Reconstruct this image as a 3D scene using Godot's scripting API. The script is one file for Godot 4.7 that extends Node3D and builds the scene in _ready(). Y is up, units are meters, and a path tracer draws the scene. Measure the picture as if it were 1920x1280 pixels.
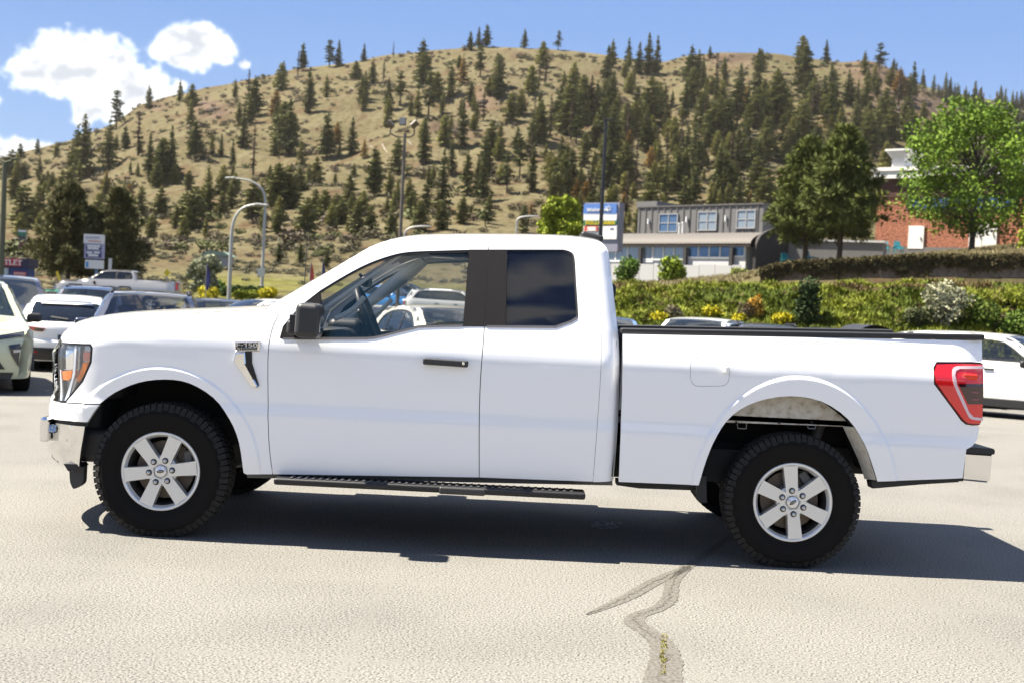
extends Node3D
# A white extended-cab pickup on a sunlit dealer lot, seen side-on; parked cars, a planted bank, buildings and a dry wooded hill behind.

const FOCAL := 2311.0            # focal length in pixels of the 1920 x 1280 photograph
const EYE := Vector3(0, 1.44, 0)
const STEP := 0.699              # metres of depth per unit of the depths used for placing
const UNIT := 3306.0             # photo pixels that one metre spans at a placing depth of one
const AXIS := 0.0121             # the lot's depth axis meets the picture right of its middle by this slope
var lens_basis: Basis
var used_names := {}
var materials := {}

# ---------------------------------------------------------------- mesh builder
class Geo:
	var v := PackedVector3Array()
	var n := PackedVector3Array()
	var c := PackedColorArray()
	var uv := PackedVector2Array()
	var ink := Color(1, 1, 1)

	func vert(p: Vector3, m: Vector3) -> void:
		v.append(p)
		n.append(m)
		c.append(ink)

	func tri(a: Vector3, b: Vector3, d: Vector3) -> void:
		var m := -(b - a).cross(d - a).normalized()
		vert(a, m)
		vert(b, m)
		vert(d, m)

	func quad(a: Vector3, b: Vector3, d: Vector3, e: Vector3) -> void:
		tri(a, b, d)
		tri(a, d, e)

	func tri_n(a: Vector3, b: Vector3, d: Vector3, na: Vector3, nb: Vector3, nd: Vector3) -> void:
		if -(b - a).cross(d - a).dot(na + nb + nd) < 0.0:
			vert(a, na)
			vert(d, nd)
			vert(b, nb)
		else:
			vert(a, na)
			vert(b, nb)
			vert(d, nd)

	func box(mid: Vector3, size: Vector3, turn := Basis.IDENTITY) -> void:
		var h := size * 0.5
		var p := []
		for i in 8:
			p.append(mid + turn * Vector3(h.x if i & 1 else -h.x, h.y if i & 2 else -h.y, h.z if i & 4 else -h.z))
		for f in [[0, 1, 3, 2], [5, 4, 6, 7], [4, 0, 2, 6], [1, 5, 7, 3], [2, 3, 7, 6], [4, 5, 1, 0]]:
			quad(p[f[0]], p[f[1]], p[f[2]], p[f[3]])

	func rbox(mid: Vector3, size: Vector3, r: float, turn := Basis.IDENTITY, fine := false) -> void:
		var h := size * 0.5
		var rr := minf(r, minf(h.x, minf(h.y, h.z)) * 0.98)
		for axis in 3:
			var ua := (axis + 1) % 3
			var va := (axis + 2) % 3
			var us := _lines(h[ua], rr, fine)
			var vs := _lines(h[va], rr, fine)
			for side in [-1.0, 1.0]:
				var rows := []
				for uu in us:
					var row := []
					for vv in vs:
						var q := Vector3.ZERO
						q[axis] = h[axis] * side
						q[ua] = uu
						q[va] = vv
						var core := Vector3(clampf(q.x, -h.x + rr, h.x - rr), clampf(q.y, -h.y + rr, h.y - rr), clampf(q.z, -h.z + rr, h.z - rr))
						var dir := (q - core).normalized()
						row.append([mid + turn * (core + dir * rr), turn * dir])
					rows.append(row)
				for i in us.size() - 1:
					for j in vs.size() - 1:
						var a = rows[i][j]
						var b = rows[i + 1][j]
						var d = rows[i + 1][j + 1]
						var e = rows[i][j + 1]
						tri_n(a[0], b[0], d[0], a[1], b[1], d[1])
						tri_n(a[0], d[0], e[0], a[1], d[1], e[1])

	func _lines(h: float, r: float, fine: bool) -> Array:
		if fine:
			return [-h, -h + r * 0.42, -h + r, h - r, h - r * 0.42, h]
		return [-h, -h + r, h - r, h]

	# profile: [radius, along]; turned about the axis given by turn.z
	func lathe(profile: Array, mid: Vector3, turn := Basis.IDENTITY, steps := 32, smooth := false) -> void:
		var count := profile.size()
		var norms := []
		for i in count - 1:
			var d: Vector2 = profile[i + 1] - profile[i]
			norms.append(Vector2(d.y, -d.x).normalized())
		for i in count - 1:
			var na: Vector2 = norms[i]
			var nb: Vector2 = norms[i]
			if smooth:
				if i > 0 and norms[i - 1].dot(norms[i]) > 0.5:
					na = (norms[i - 1] + norms[i]).normalized()
				if i < count - 2 and norms[i + 1].dot(norms[i]) > 0.5:
					nb = (norms[i + 1] + norms[i]).normalized()
			for s in steps:
				var t0 := TAU * s / steps
				var t1 := TAU * (s + 1) / steps
				var d0 := Vector3(cos(t0), sin(t0), 0)
				var d1 := Vector3(cos(t1), sin(t1), 0)
				var z := Vector3(0, 0, 1)
				var a: Vector3 = mid + turn * (d0 * profile[i].x + z * profile[i].y)
				var b: Vector3 = mid + turn * (d1 * profile[i].x + z * profile[i].y)
				var e: Vector3 = mid + turn * (d0 * profile[i + 1].x + z * profile[i + 1].y)
				var f: Vector3 = mid + turn * (d1 * profile[i + 1].x + z * profile[i + 1].y)
				var n0a := turn * (d0 * na.x + z * na.y)
				var n1a := turn * (d1 * na.x + z * na.y)
				var n0b := turn * (d0 * nb.x + z * nb.y)
				var n1b := turn * (d1 * nb.x + z * nb.y)
				if profile[i].x > 0.0:
					tri_n(a, b, f, n0a, n1a, n1b)
				if profile[i + 1].x > 0.0:
					tri_n(a, f, e, n0a, n1b, n0b)

	func tube(path: Array, radii, sides := 8, capped := true) -> void:
		var count := path.size()
		var rings := []
		var up := Vector3.UP
		for i in count:
			var t: Vector3 = (path[mini(i + 1, count - 1)] - path[maxi(i - 1, 0)]).normalized()
			if absf(t.dot(up)) > 0.95:
				up = Vector3.RIGHT if absf(t.x) < 0.9 else Vector3.BACK
			var s := t.cross(up).normalized()
			up = s.cross(t).normalized()
			var r: float = radii[i] if radii is Array else radii
			var ring := []
			for k in sides:
				var a := TAU * k / sides
				var d := s * cos(a) + up * sin(a)
				ring.append([path[i] + d * r, d])
			rings.append(ring)
		for i in count - 1:
			for k in sides:
				var a = rings[i][k]
				var b = rings[i][(k + 1) % sides]
				var d = rings[i + 1][(k + 1) % sides]
				var e = rings[i + 1][k]
				tri_n(a[0], b[0], d[0], a[1], b[1], d[1])
				tri_n(a[0], d[0], e[0], a[1], d[1], e[1])
		if capped:
			for end in [0, count - 1]:
				for k in range(1, sides - 1):
					tri(rings[end][0][0], rings[end][k][0], rings[end][k + 1][0])

	# rows of points; smooth normals, pointing away from `inside`
	func grid(rows: Array, inside: Vector3, closed := false) -> void:
		var nr := rows.size()
		var nc: int = rows[0].size()
		var norms := []
		var votes := 0.0
		for i in nr:
			var line := []
			for j in nc:
				var du: Vector3 = rows[mini(i + 1, nr - 1)][j] - rows[maxi(i - 1, 0)][j]
				var jl := (j - 1 + nc) % nc if closed else maxi(j - 1, 0)
				var jr := (j + 1) % nc if closed else mini(j + 1, nc - 1)
				var m := du.cross(rows[i][jr] - rows[i][jl]).normalized()
				votes += m.dot((rows[i][j] - inside).normalized())
				line.append(m)
			norms.append(line)
		var sign_ := 1.0 if votes >= 0.0 else -1.0
		for i in nr - 1:
			for j in (nc if closed else nc - 1):
				var k := (j + 1) % nc
				tri_n(rows[i][j], rows[i + 1][j], rows[i + 1][k], norms[i][j] * sign_, norms[i + 1][j] * sign_, norms[i + 1][k] * sign_)
				tri_n(rows[i][j], rows[i + 1][k], rows[i][k], norms[i][j] * sign_, norms[i + 1][k] * sign_, norms[i][k] * sign_)

	# a flat outline extruded from z0 to z1 (front), front edge chamfered
	func prism(outline: PackedVector2Array, z0: float, z1: float, chamfer := 0.0, frame := Transform3D.IDENTITY) -> void:
		var poly := outline
		if Geometry2D.is_polygon_clockwise(poly):
			poly = poly.duplicate()
			poly.reverse()
		var top := poly
		if chamfer > 0.0:
			var inner := Geometry2D.offset_polygon(poly, -chamfer, Geometry2D.JOIN_MITER)
			if inner.size() == 1 and inner[0].size() == poly.size():
				# match the starting corner
				var best := 0
				for k in inner[0].size():
					if inner[0][k].distance_squared_to(poly[0]) < inner[0][best].distance_squared_to(poly[0]):
						best = k
				top = PackedVector2Array()
				for k in poly.size():
					top.append(inner[0][(best + k) % poly.size()])
		var zc := z1 - chamfer if top != poly else z1
		var count := poly.size()
		for k in count:
			var a := poly[k]
			var b := poly[(k + 1) % count]
			quad(frame * Vector3(a.x, a.y, z0), frame * Vector3(a.x, a.y, zc), frame * Vector3(b.x, b.y, zc), frame * Vector3(b.x, b.y, z0))
			if top != poly:
				var d := top[k]
				var e := top[(k + 1) % count]
				quad(frame * Vector3(a.x, a.y, zc), frame * Vector3(d.x, d.y, z1), frame * Vector3(e.x, e.y, z1), frame * Vector3(b.x, b.y, zc))
		for pair in [[top, z1], [poly, z0]]:
			var ids := Geometry2D.triangulate_polygon(pair[0])
			for k in range(0, ids.size(), 3):
				var pa: Vector2 = pair[0][ids[k]]
				var pb: Vector2 = pair[0][ids[k + 1]]
				var pd: Vector2 = pair[0][ids[k + 2]]
				tri(frame * Vector3(pa.x, pa.y, pair[1]), frame * Vector3(pb.x, pb.y, pair[1]), frame * Vector3(pd.x, pd.y, pair[1]))

	func ball(mid: Vector3, r: Vector3, rings := 8, sides := 12) -> void:
		var rows := []
		for i in rings + 1:
			var a := PI * i / rings - PI / 2
			var row := []
			for k in sides:
				var t := TAU * k / sides
				row.append(mid + Vector3(cos(a) * cos(t) * r.x, sin(a) * r.y, cos(a) * sin(t) * r.z))
			rows.append(row)
		for i in rings:
			for k in sides:
				var j := (k + 1) % sides
				var q := [rows[i][k], rows[i + 1][k], rows[i + 1][j], rows[i][j]]
				var m := []
				for p in q:
					m.append(((p - mid) / (r * r)).normalized())
				tri_n(q[0], q[1], q[2], m[0], m[1], m[2])
				tri_n(q[0], q[2], q[3], m[0], m[2], m[3])

	func moved(frame: Transform3D) -> Geo:
		var o := Geo.new()
		var flip := frame.basis.determinant() < 0.0
		var nb := frame.basis.inverse().transposed()
		for k in range(0, v.size(), 3):
			for q in ([0, 2, 1] if flip else [0, 1, 2]):
				o.v.append(frame * v[k + q])
				o.n.append((nb * n[k + q]).normalized())
				o.c.append(c[k + q])
		return o

	func add(o: Geo) -> void:
		v.append_array(o.v)
		n.append_array(o.n)
		c.append_array(o.c)

	func mesh(colored := false) -> ArrayMesh:
		var arrays := []
		arrays.resize(Mesh.ARRAY_MAX)
		arrays[Mesh.ARRAY_VERTEX] = v
		arrays[Mesh.ARRAY_NORMAL] = n
		if colored:
			arrays[Mesh.ARRAY_COLOR] = c
		if uv.size() == v.size():
			arrays[Mesh.ARRAY_TEX_UV] = uv
		var m := ArrayMesh.new()
		m.add_surface_from_arrays(Mesh.PRIMITIVE_TRIANGLES, arrays)
		return m

# ---------------------------------------------------------------- places, names and nodes
func at(px: float, py: float, depth: float) -> Vector3:      # the point at that depth in front of the eye on the sight line of a photo position
	var d := lens_basis * Vector3((px - 960.0) / FOCAL, (640.0 - py) / FOCAL, -1.0)
	return EYE + d * (depth * STEP / -d.z)

func on_plane(px: float, py: float, o: Vector3, m: Vector3) -> Vector3:
	var d := lens_basis * Vector3((px - 960.0) / FOCAL, (640.0 - py) / FOCAL, -1.0)
	return EYE + d * ((o - EYE).dot(m) / d.dot(m))

func numbered(called: String) -> String:
	used_names[called] = used_names.get(called, -1) + 1
	return called if used_names[called] == 0 else "%s_%03d" % [called, used_names[called]]

func tag(o: Node3D, label: String, category: String, group := "", kind := "") -> Node3D:
	if label:
		o.set_meta("label", label)
	if category:
		o.set_meta("category", category)
	if group:
		o.set_meta("group", group)
	if kind:
		o.set_meta("kind", kind)
	return o

func thing(called: String, label: String, category: String, where := Vector3.ZERO, turn := 0.0, group := "") -> Node3D:
	var o := Node3D.new()
	o.name = numbered(called)
	add_child(o)
	o.position = where
	o.rotation.y = turn
	tag(o, label, category, group)
	return o

func part(called: String, g, m: Material, parent: Node3D, where := Transform3D.IDENTITY) -> MeshInstance3D:
	var o := MeshInstance3D.new()
	o.name = called
	if g is Geo:
		o.mesh = g.mesh(m is StandardMaterial3D and m.vertex_color_use_as_albedo)
	else:
		o.mesh = g
	o.material_override = m
	o.transform = where
	parent.add_child(o, true)
	return o

func single(called: String, g, m: Material, label: String, category: String, group := "", where := Transform3D.IDENTITY) -> MeshInstance3D:
	var o := part(numbered(called), g, m, self, where)
	tag(o, label, category, group)
	return o

func setting(called: String, g, m: Material, kind := "structure") -> MeshInstance3D:
	var o := part(numbered(called), g, m, self)
	o.set_meta("kind", kind)
	return o

# ---------------------------------------------------------------- materials (colours are linear base colours)
func rgb(r: float, g: float, b: float, a := 1.0) -> Color:
	var k := Color(r, g, b).linear_to_srgb()
	k.a = a
	return k

func plain(key: String, r: float, g: float, b: float, rough := 0.6, metal := 0.0, coat := 0.0) -> StandardMaterial3D:
	if materials.has(key):
		return materials[key]
	var m := StandardMaterial3D.new()
	m.resource_name = key
	m.albedo_color = rgb(r, g, b)
	m.roughness = rough
	m.metallic = metal
	if coat > 0.0:
		m.clearcoat_enabled = true
		m.clearcoat = coat
		m.clearcoat_roughness = 0.03
	materials[key] = m
	return m

func pane(key: String, r: float, g: float, b: float, alpha: float, rough := 0.02) -> StandardMaterial3D:
	if materials.has(key):
		return materials[key]
	var m := plain(key, r, g, b, rough)
	m.albedo_color = rgb(r, g, b, alpha)
	m.transparency = BaseMaterial3D.TRANSPARENCY_ALPHA
	return m

func noise_tex(seed_: int, freq: float, octaves: int, stops: Array, size := 512, kind := FastNoiseLite.TYPE_SIMPLEX_SMOOTH, bump := false) -> NoiseTexture2D:
	var f := FastNoiseLite.new()
	f.seed = seed_
	f.noise_type = kind
	f.frequency = freq
	f.fractal_octaves = octaves
	f.fractal_type = FastNoiseLite.FRACTAL_FBM if octaves > 1 else FastNoiseLite.FRACTAL_NONE
	var t := NoiseTexture2D.new()
	t.width = size
	t.height = size
	t.seamless = true
	t.noise = f
	if stops:
		var ramp := Gradient.new()
		ramp.offsets = PackedFloat32Array(stops.map(func(s): return s[0]))
		ramp.colors = PackedColorArray(stops.map(func(s): return s[1]))
		t.color_ramp = ramp
	if bump:
		t.as_normal_map = true
	return t

func leafy(key: String, light := 0.35, tint := Color(1, 1, 1)) -> StandardMaterial3D:
	if materials.has(key):
		return materials[key]
	var m := plain(key, tint.r, tint.g, tint.b, 0.7)
	m.vertex_color_use_as_albedo = true
	m.metallic_specular = 0.3
	m.backlight_enabled = true
	m.backlight = Color(light, light, light)
	return m

# ---------------------------------------------------------------- camera, sky, sun
func make_camera() -> void:
	var cam := Camera3D.new()
	cam.name = "camera"
	add_child(cam)
	cam.position = EYE
	lens_basis = Basis.from_euler(Vector3(deg_to_rad(-1.48), deg_to_rad(0.40), deg_to_rad(2.75)))
	cam.basis = lens_basis
	var look := CameraAttributesPhysical.new()
	look.frustum_focal_length = 12.0 * FOCAL / 640.0
	look.frustum_focus_distance = 7.25
	look.frustum_near = 0.1
	look.frustum_far = 4000.0
	look.exposure_aperture = 3.6
	cam.attributes = look
	cam.fov = rad_to_deg(2.0 * atan(640.0 / FOCAL))
	cam.near = 0.1
	cam.far = 4000.0
	cam.current = true

func make_light() -> void:
	var sun := DirectionalLight3D.new()
	sun.name = "sun"
	add_child(sun)
	sun.look_at_from_position(Vector3.ZERO, Vector3(0.76, -1.34, 0.045), Vector3.UP)
	sun.light_energy = 1.55
	sun.light_color = Color(1.0, 0.965, 0.90)
	sun.light_angular_distance = 0.5
	sun.shadow_enabled = true
	var e := Environment.new()
	e.background_mode = Environment.BG_SKY
	e.sky = Sky.new()
	var panorama := PanoramaSkyMaterial.new()
	panorama.panorama = ImageTexture.create_from_image(sky_image())
	e.sky.sky_material = panorama
	e.background_energy_multiplier = 0.41
	e.tonemap_mode = Environment.TONE_MAPPER_LINEAR
	e.tonemap_exposure = 3.6
	e.fog_enabled = true
	e.fog_density = 0.00006
	e.fog_light_color = Color(1.0, 0.98, 0.94)
	e.sdfgi_enabled = true
	e.ssao_enabled = true
	e.ssil_enabled = true
	var w := WorldEnvironment.new()
	w.name = "air"
	w.environment = e
	add_child(w)

func air_color(el: float) -> Color:      # el: sine of the height above the horizon
	var t := clampf(el, 0.0, 1.0)
	var low := Color(0.64, 0.735, 0.845)
	var mid := Color(0.44, 0.575, 0.785)
	var high := Color(0.27, 0.41, 0.66)
	if t < 0.27:
		return low.lerp(mid, smoothstep(-0.02, 0.27, t))
	return mid.lerp(high, smoothstep(0.27, 1.0, t))

func sky_image() -> Image:
	var f := FastNoiseLite.new()
	f.seed = 11
	f.frequency = 1.0
	f.fractal_octaves = 5
	var w := 1024
	var h := 512
	var im := Image.create(w, h, false, Image.FORMAT_RGB8)
	for j in h:
		var el := cos(PI * (j + 0.5) / h)
		var base := air_color(el)
		im.fill_rect(Rect2i(0, j, w, 1), base)
		if el < 0.02 or el > 0.9:
			continue
		var ce := sqrt(1.0 - el * el)
		for i in w:
			var az := wrapf(TAU * (i + 0.5) / w, -PI, PI)
			if absf(az) < 0.46 and el < 0.36:
				continue
			var d := Vector3(sin(az) * ce, el * 2.0, -cos(az) * ce)
			var q := f.get_noise_3dv(d * 2.2)
			var k := smoothstep(0.10, 0.24, q)  # clouds out of view, cover raised to fill the truck's shaded side
			if k > 0.0:
				im.set_pixel(i, j, base.lerp(Color(0.97, 0.975, 0.985), k))
	im.resize(4096, 2048, Image.INTERPOLATE_CUBIC)
	# the clouds over the shoulder of the hill: puffs given by place and radius
	var puffs := [[66, 128, 50], [98, 98, 46], [140, 108, 62], [185, 124, 64], [228, 150, 62], [40, 124, 30], [268, 162, 50], [298, 186, 38], [180, 188, 42], [162, 210, 30], [222, 202, 42], [250, 190, 48], [120, 140, 48], [205, 165, 54],
		[298, 92, 24], [330, 80, 38], [372, 74, 40], [402, 92, 36], [368, 104, 34], [420, 110, 16], [334, 110, 20], [338, 162, 11], [6, 290, 38], [52, 284, 28], [84, 284, 22], [-8, 188, 9], [458, 122, 8]]
	f.frequency = 0.016
	f.fractal_octaves = 6
	var inv := lens_basis.transposed()
	for j in range(800, 1024):
		var el := cos(PI * (j + 0.5) / 2048.0)
		var ce := sqrt(1.0 - el * el)
		for i in range(-310, 311):
			var az := TAU * (i + 0.5) / 4096.0
			var d := inv * Vector3(sin(az) * ce, el, -cos(az) * ce)
			var px := 960.0 - d.x / d.z * FOCAL
			var py := 640.0 + d.y / d.z * FOCAL
			var base := air_color(el)
			var q := 0.0
			var shade := 0.0
			if px < 520.0:
				for p in puffs:
					var dist := Vector2((px - p[0]) * 0.9, (py - p[1]) * 1.15).length()
					q = maxf(q, 1.0 - dist / (p[2] * 1.22))
				if q > 0.0:
					q += 0.42 * f.get_noise_2d(px, py) + 0.16 * f.get_noise_2d(px * 4.0 + 90.0, py * 4.0)
				shade = clampf(f.get_noise_2d(px * 0.7 + 300.0, py * 1.1) * 1.7 + 0.4, 0.0, 1.0) * smoothstep(0.2, 0.6, q)
			var k := smoothstep(0.04, 0.40, q)
			im.set_pixel((i + 4096) % 4096, j, base.lerp(Color(0.97, 0.975, 0.985).lerp(Color(0.74, 0.76, 0.79), shade), k))
	return im

# ---------------------------------------------------------------- land
var skyline: Array = []          # [angle, height at 760 m]
var land_noise := FastNoiseLite.new()
var fine_noise := FastNoiseLite.new()
const RIDGE := 760.0

func ridge_height(a: float) -> float:
	if a <= skyline[0].x:
		return skyline[0].y
	for k in skyline.size() - 1:
		if a < skyline[k + 1].x:
			var t: float = (a - skyline[k].x) / (skyline[k + 1].x - skyline[k].x)
			return lerpf(skyline[k].y, skyline[k + 1].y, t * t * (3.0 - 2.0 * t) * 0.5 + t * 0.5)
	return skyline[-1].y

func steps(table: Array, x: float) -> float:
	if x <= table[0][0]:
		return table[0][1]
	for k in table.size() - 1:
		if x < table[k + 1][0]:
			return lerpf(table[k][1], table[k + 1][1], (x - table[k][0]) / (table[k + 1][0] - table[k][0]))
	return table[-1][1]

func wall_top(a: float) -> float:
	return steps([[0.12, 2.75], [0.15, 3.45], [0.16, 3.6], [0.23, 4.0], [0.30, 4.2]], a)

func low_land(a: float, d: float) -> float:
	var left := steps([[55, -0.06], [70, 0.5], [82, 0.9], [100, 1.6], [130, 2.8], [170, 5.2]], d)
	var far_right := lerpf(5.8, 9.0, clampf((a - 0.11) / 0.145, -0.3, 1.3))
	var bank := lerpf(2.45, 2.85, clampf((a - 0.1) / 0.13, 0.0, 1.2))
	var right := steps([[41.5, -0.06], [43, 0.30], [46, bank * 0.50], [50, bank * 0.93], [52, bank], [56.7, bank + 0.12], [57.3, wall_top(a) - 0.1], [145, far_right], [170, far_right + 1.0]], d)
	return lerpf(left, right, smoothstep(0.006, 0.03, a))

func lot_fall(d: float) -> float:      # the lot drains away from the viewer
	return -0.0076 * maxf(0.0, d - 14.0)

func ground(x: float, z: float) -> float:
	return maxf(land(x, z), lot_fall(-z / STEP) if -z / STEP < 62.0 else -99.0)

func land(x: float, z: float) -> float:
	var d := -z / STEP
	if d < 30.0:
		return -0.06 + lot_fall(d)
	var a := x / d + AXIS
	var fall := lot_fall(d)
	if d <= 170.0:
		return low_land(a, d) + fall
	var base := low_land(a, 170.0)
	var top := ridge_height(a)
	if d <= RIDGE:
		var t := (d - 170.0) / (RIDGE - 170.0)
		var s := t * (0.55 + 0.45 * t)
		var bump := sin(PI * t)
		return fall + base + (top - base) * s + bump * (land_noise.get_noise_2d(x, z) * 9.0 + fine_noise.get_noise_2d(x, z) * 1.6)
	return fall + top - (d - RIDGE) * 0.22

func hit_land(px: float, py: float, from := 60.0) -> Vector3:      # where the sight line meets the land
	var d := from
	var last := d
	while d < 1000.0:
		var p := at(px, py, d)
		if land(p.x, p.z) > p.y:
			for k in 12:
				var m := (last + d) * 0.5
				var q := at(px, py, m)
				if land(q.x, q.z) > q.y:
					d = m
				else:
					last = m
			return at(px, py, d)
		last = d
		d += 0.25 if d < 60.0 else maxf(0.5, d * 0.01)
	return Vector3.INF

func make_land() -> void:
	land_noise.seed = 5
	land_noise.frequency = 0.009
	land_noise.fractal_octaves = 3
	fine_noise.seed = 9
	fine_noise.frequency = 0.045
	fine_noise.fractal_octaves = 3
	for p in [[-500, 330], [-200, 312], [0, 296], [60, 280], [110, 268], [200, 238], [235, 218], [255, 196], [330, 177], [400, 161], [500, 142], [560, 127], [640, 119], [740, 100], [840, 91], [900, 86], [960, 88], [1060, 93], [1130, 101], [1180, 112], [1240, 116], [1290, 103], [1360, 97], [1450, 99], [1520, 109], [1580, 116], [1630, 112], [1680, 131], [1720, 157], [1800, 206], [1860, 245], [1920, 285], [2200, 360], [2500, 400]]:
		var q := at(p[0], p[1], RIDGE)
		skyline.append(Vector2(q.x / RIDGE + AXIS, q.y - lot_fall(RIDGE)))
	# asphalt lot
	var lot := Geo.new()
	var xs := [-120.0, -40.0, -12.0, 0.0, 12.0, 40.0, 120.0]
	var zs := [45.0, 10.0, -4.0, -14.0 * STEP, -30.0 * STEP, -62.0 * STEP]
	for i in xs.size() - 1:
		for j in zs.size() - 1:
			var ya := lot_fall(-zs[j] / STEP)
			var yb := lot_fall(-zs[j + 1] / STEP)
			lot.quad(Vector3(xs[i], ya, zs[j]), Vector3(xs[i], yb, zs[j + 1]), Vector3(xs[i + 1], yb, zs[j + 1]), Vector3(xs[i + 1], ya, zs[j]))
	setting("parking_lot", lot, asphalt())
	# terrain: fields, bank and hill
	var cols := 230
	var rows := PackedFloat32Array()
	var d := 36.0
	while d < 1000.0:
		rows.append(d)
		d += 0.5 if d < 58.0 else (1.5 if d < 180.0 else maxf(2.5, (d - 180.0) * 0.012 + 2.5))
	var pts := []
	var inks := []
	var soil := FastNoiseLite.new()
	soil.seed = 21
	soil.frequency = 0.03
	soil.fractal_octaves = 4
	for dd in rows:
		var line := []
		var tone := []
		for k in cols + 1:
			var a := lerpf(-0.52, 0.56, k / float(cols))
			var x: float = (a - AXIS) * dd
			var p := Vector3(x, land(x, -dd * STEP), -dd * STEP)
			line.append(p)
			tone.append(ground_tint(p, a, dd, soil))
		pts.append(line)
		inks.append(tone)
	var g := Geo.new()
	var nr := pts.size()
	var norms := []
	for i in nr:
		var line := []
		for k in cols + 1:
			var du: Vector3 = pts[mini(i + 1, nr - 1)][k] - pts[maxi(i - 1, 0)][k]
			var dv: Vector3 = pts[i][mini(k + 1, cols)] - pts[i][maxi(k - 1, 0)]
			var m := dv.cross(du).normalized()
			line.append(m if m.y > 0.0 else -m)
		norms.append(line)
	for i in nr - 1:
		for k in cols:
			for q in [[0, 0, 1, 0, 1, 1], [0, 0, 1, 1, 0, 1]]:
				for c in [0, 2, 4]:
					g.v.append(pts[i + q[c]][k + q[c + 1]])
					g.n.append(norms[i + q[c]][k + q[c + 1]])
					g.c.append(inks[i + q[c]][k + q[c + 1]])
	var m := plain("dry_grass", 1, 1, 1, 0.95)
	m.vertex_color_use_as_albedo = true
	m.metallic_specular = 0.15
	m.uv1_triplanar = true
	m.uv1_world_triplanar = true
	m.uv1_scale = Vector3.ONE * 0.035
	m.albedo_texture = noise_tex(3, 0.02, 5, [[0.0, Color(0.66, 0.64, 0.58)], [0.5, Color(0.93, 0.92, 0.90)], [1.0, Color(1, 1, 1)]])
	m.heightmap_enabled = true
	m.heightmap_scale = 30.0
	m.heightmap_texture = noise_tex(4, 0.035, 4, [])
	# corner order for a surface seen from above
	for k in range(0, g.v.size(), 3):
		if -(g.v[k + 1] - g.v[k]).cross(g.v[k + 2] - g.v[k]).y < 0.0:
			var tv := g.v[k + 1]
			g.v[k + 1] = g.v[k + 2]
			g.v[k + 2] = tv
			var tn := g.n[k + 1]
			g.n[k + 1] = g.n[k + 2]
			g.n[k + 2] = tn
			var tc := g.c[k + 1]
			g.c[k + 1] = g.c[k + 2]
			g.c[k + 2] = tc
	setting("hill", g, m)
	# the wooded ridge behind, to the right
	var far := Geo.new()
	var line := []
	for p in [[1500, 175], [1640, 155], [1700, 152], [1760, 168], [1820, 180], [1880, 190], [1960, 205], [2100, 230], [2400, 260]]:
		line.append(at(p[0], p[1], 1050.0))
	var far_rows := []
	for t in [0.0, 0.5, 0.85, 1.0]:
		var row := []
		for p in line:
			row.append(Vector3(p.x, lerpf(10.0, p.y, t), -lerpf(880.0, 1050.0, t) * STEP))
		far_rows.append(row)
	var back := []
	for p in line:
		back.append(Vector3(p.x, p.y * 0.7, -1150.0 * STEP))
	far_rows.append(back)
	far.grid(far_rows, Vector3(250, -300, -900))
	setting("wooded_ridge", far, plain("ridge_soil", 0.06, 0.06, 0.03, 0.95))

func ground_tint(p: Vector3, a: float, d: float, soil: FastNoiseLite) -> Color:
	var straw := Color(0.105, 0.091, 0.051)
	var pale := Color(0.130, 0.116, 0.069)
	var dirt := Color(0.095, 0.070, 0.043)
	var green := Color(0.072, 0.075, 0.032)
	var q := soil.get_noise_2d(p.x, p.z)
	var q2 := soil.get_noise_2d(p.x * 3.1 + 70.0, p.z * 3.1)
	var c := straw.lerp(pale, clampf(0.5 + q * 1.3, 0.0, 1.0)).lerp(dirt, smoothstep(0.08, 0.42, q2))
	if d > 170.0:
		# the eastern flank is greener and more broken
		var e := smoothstep(0.04, 0.2, a) * 0.55
		c = c.lerp(green.lerp(dirt, clampf(0.5 + q2 * 1.5, 0.0, 1.0)), e)
		# bare rock: scree and outcrops
		var rock := Color(0.08, 0.058, 0.043)
		for o in [[1690, 185, 80, 38], [1760, 205, 50, 30], [1640, 130, 60, 20], [395, 205, 40, 20], [290, 200, 30, 10], [1360, 110, 60, 12], [905, 190, 40, 20], [850, 245, 50, 14], [1150, 255, 26, 16]]:
			var w := at(o[0], o[1], d)
			var k := Vector2((p.x - w.x) / (o[2] * d / UNIT), (p.y - w.y) / (o[3] * d / UNIT)).length() + q2 * 0.9
			if d > 300.0:
				c = c.lerp(rock.lerp(Color(0.135, 0.10, 0.074), clampf(0.5 + q * 2.0 + q2, 0.0, 1.0)), 1.0 - smoothstep(0.7, 1.1, k))
	elif a < 0.02:
		# lawns and scrub beyond the lot
		var lawn := smoothstep(-0.3, 0.1, q + 0.2) * smoothstep(-0.21, -0.155, a) * (1.0 - smoothstep(140.0, 168.0, d))
		c = c.lerp(Color(0.125, 0.130, 0.036), lawn * 0.9)
	elif d < 57.0:
		c = Color(0.08, 0.06, 0.04)
	return c

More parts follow.
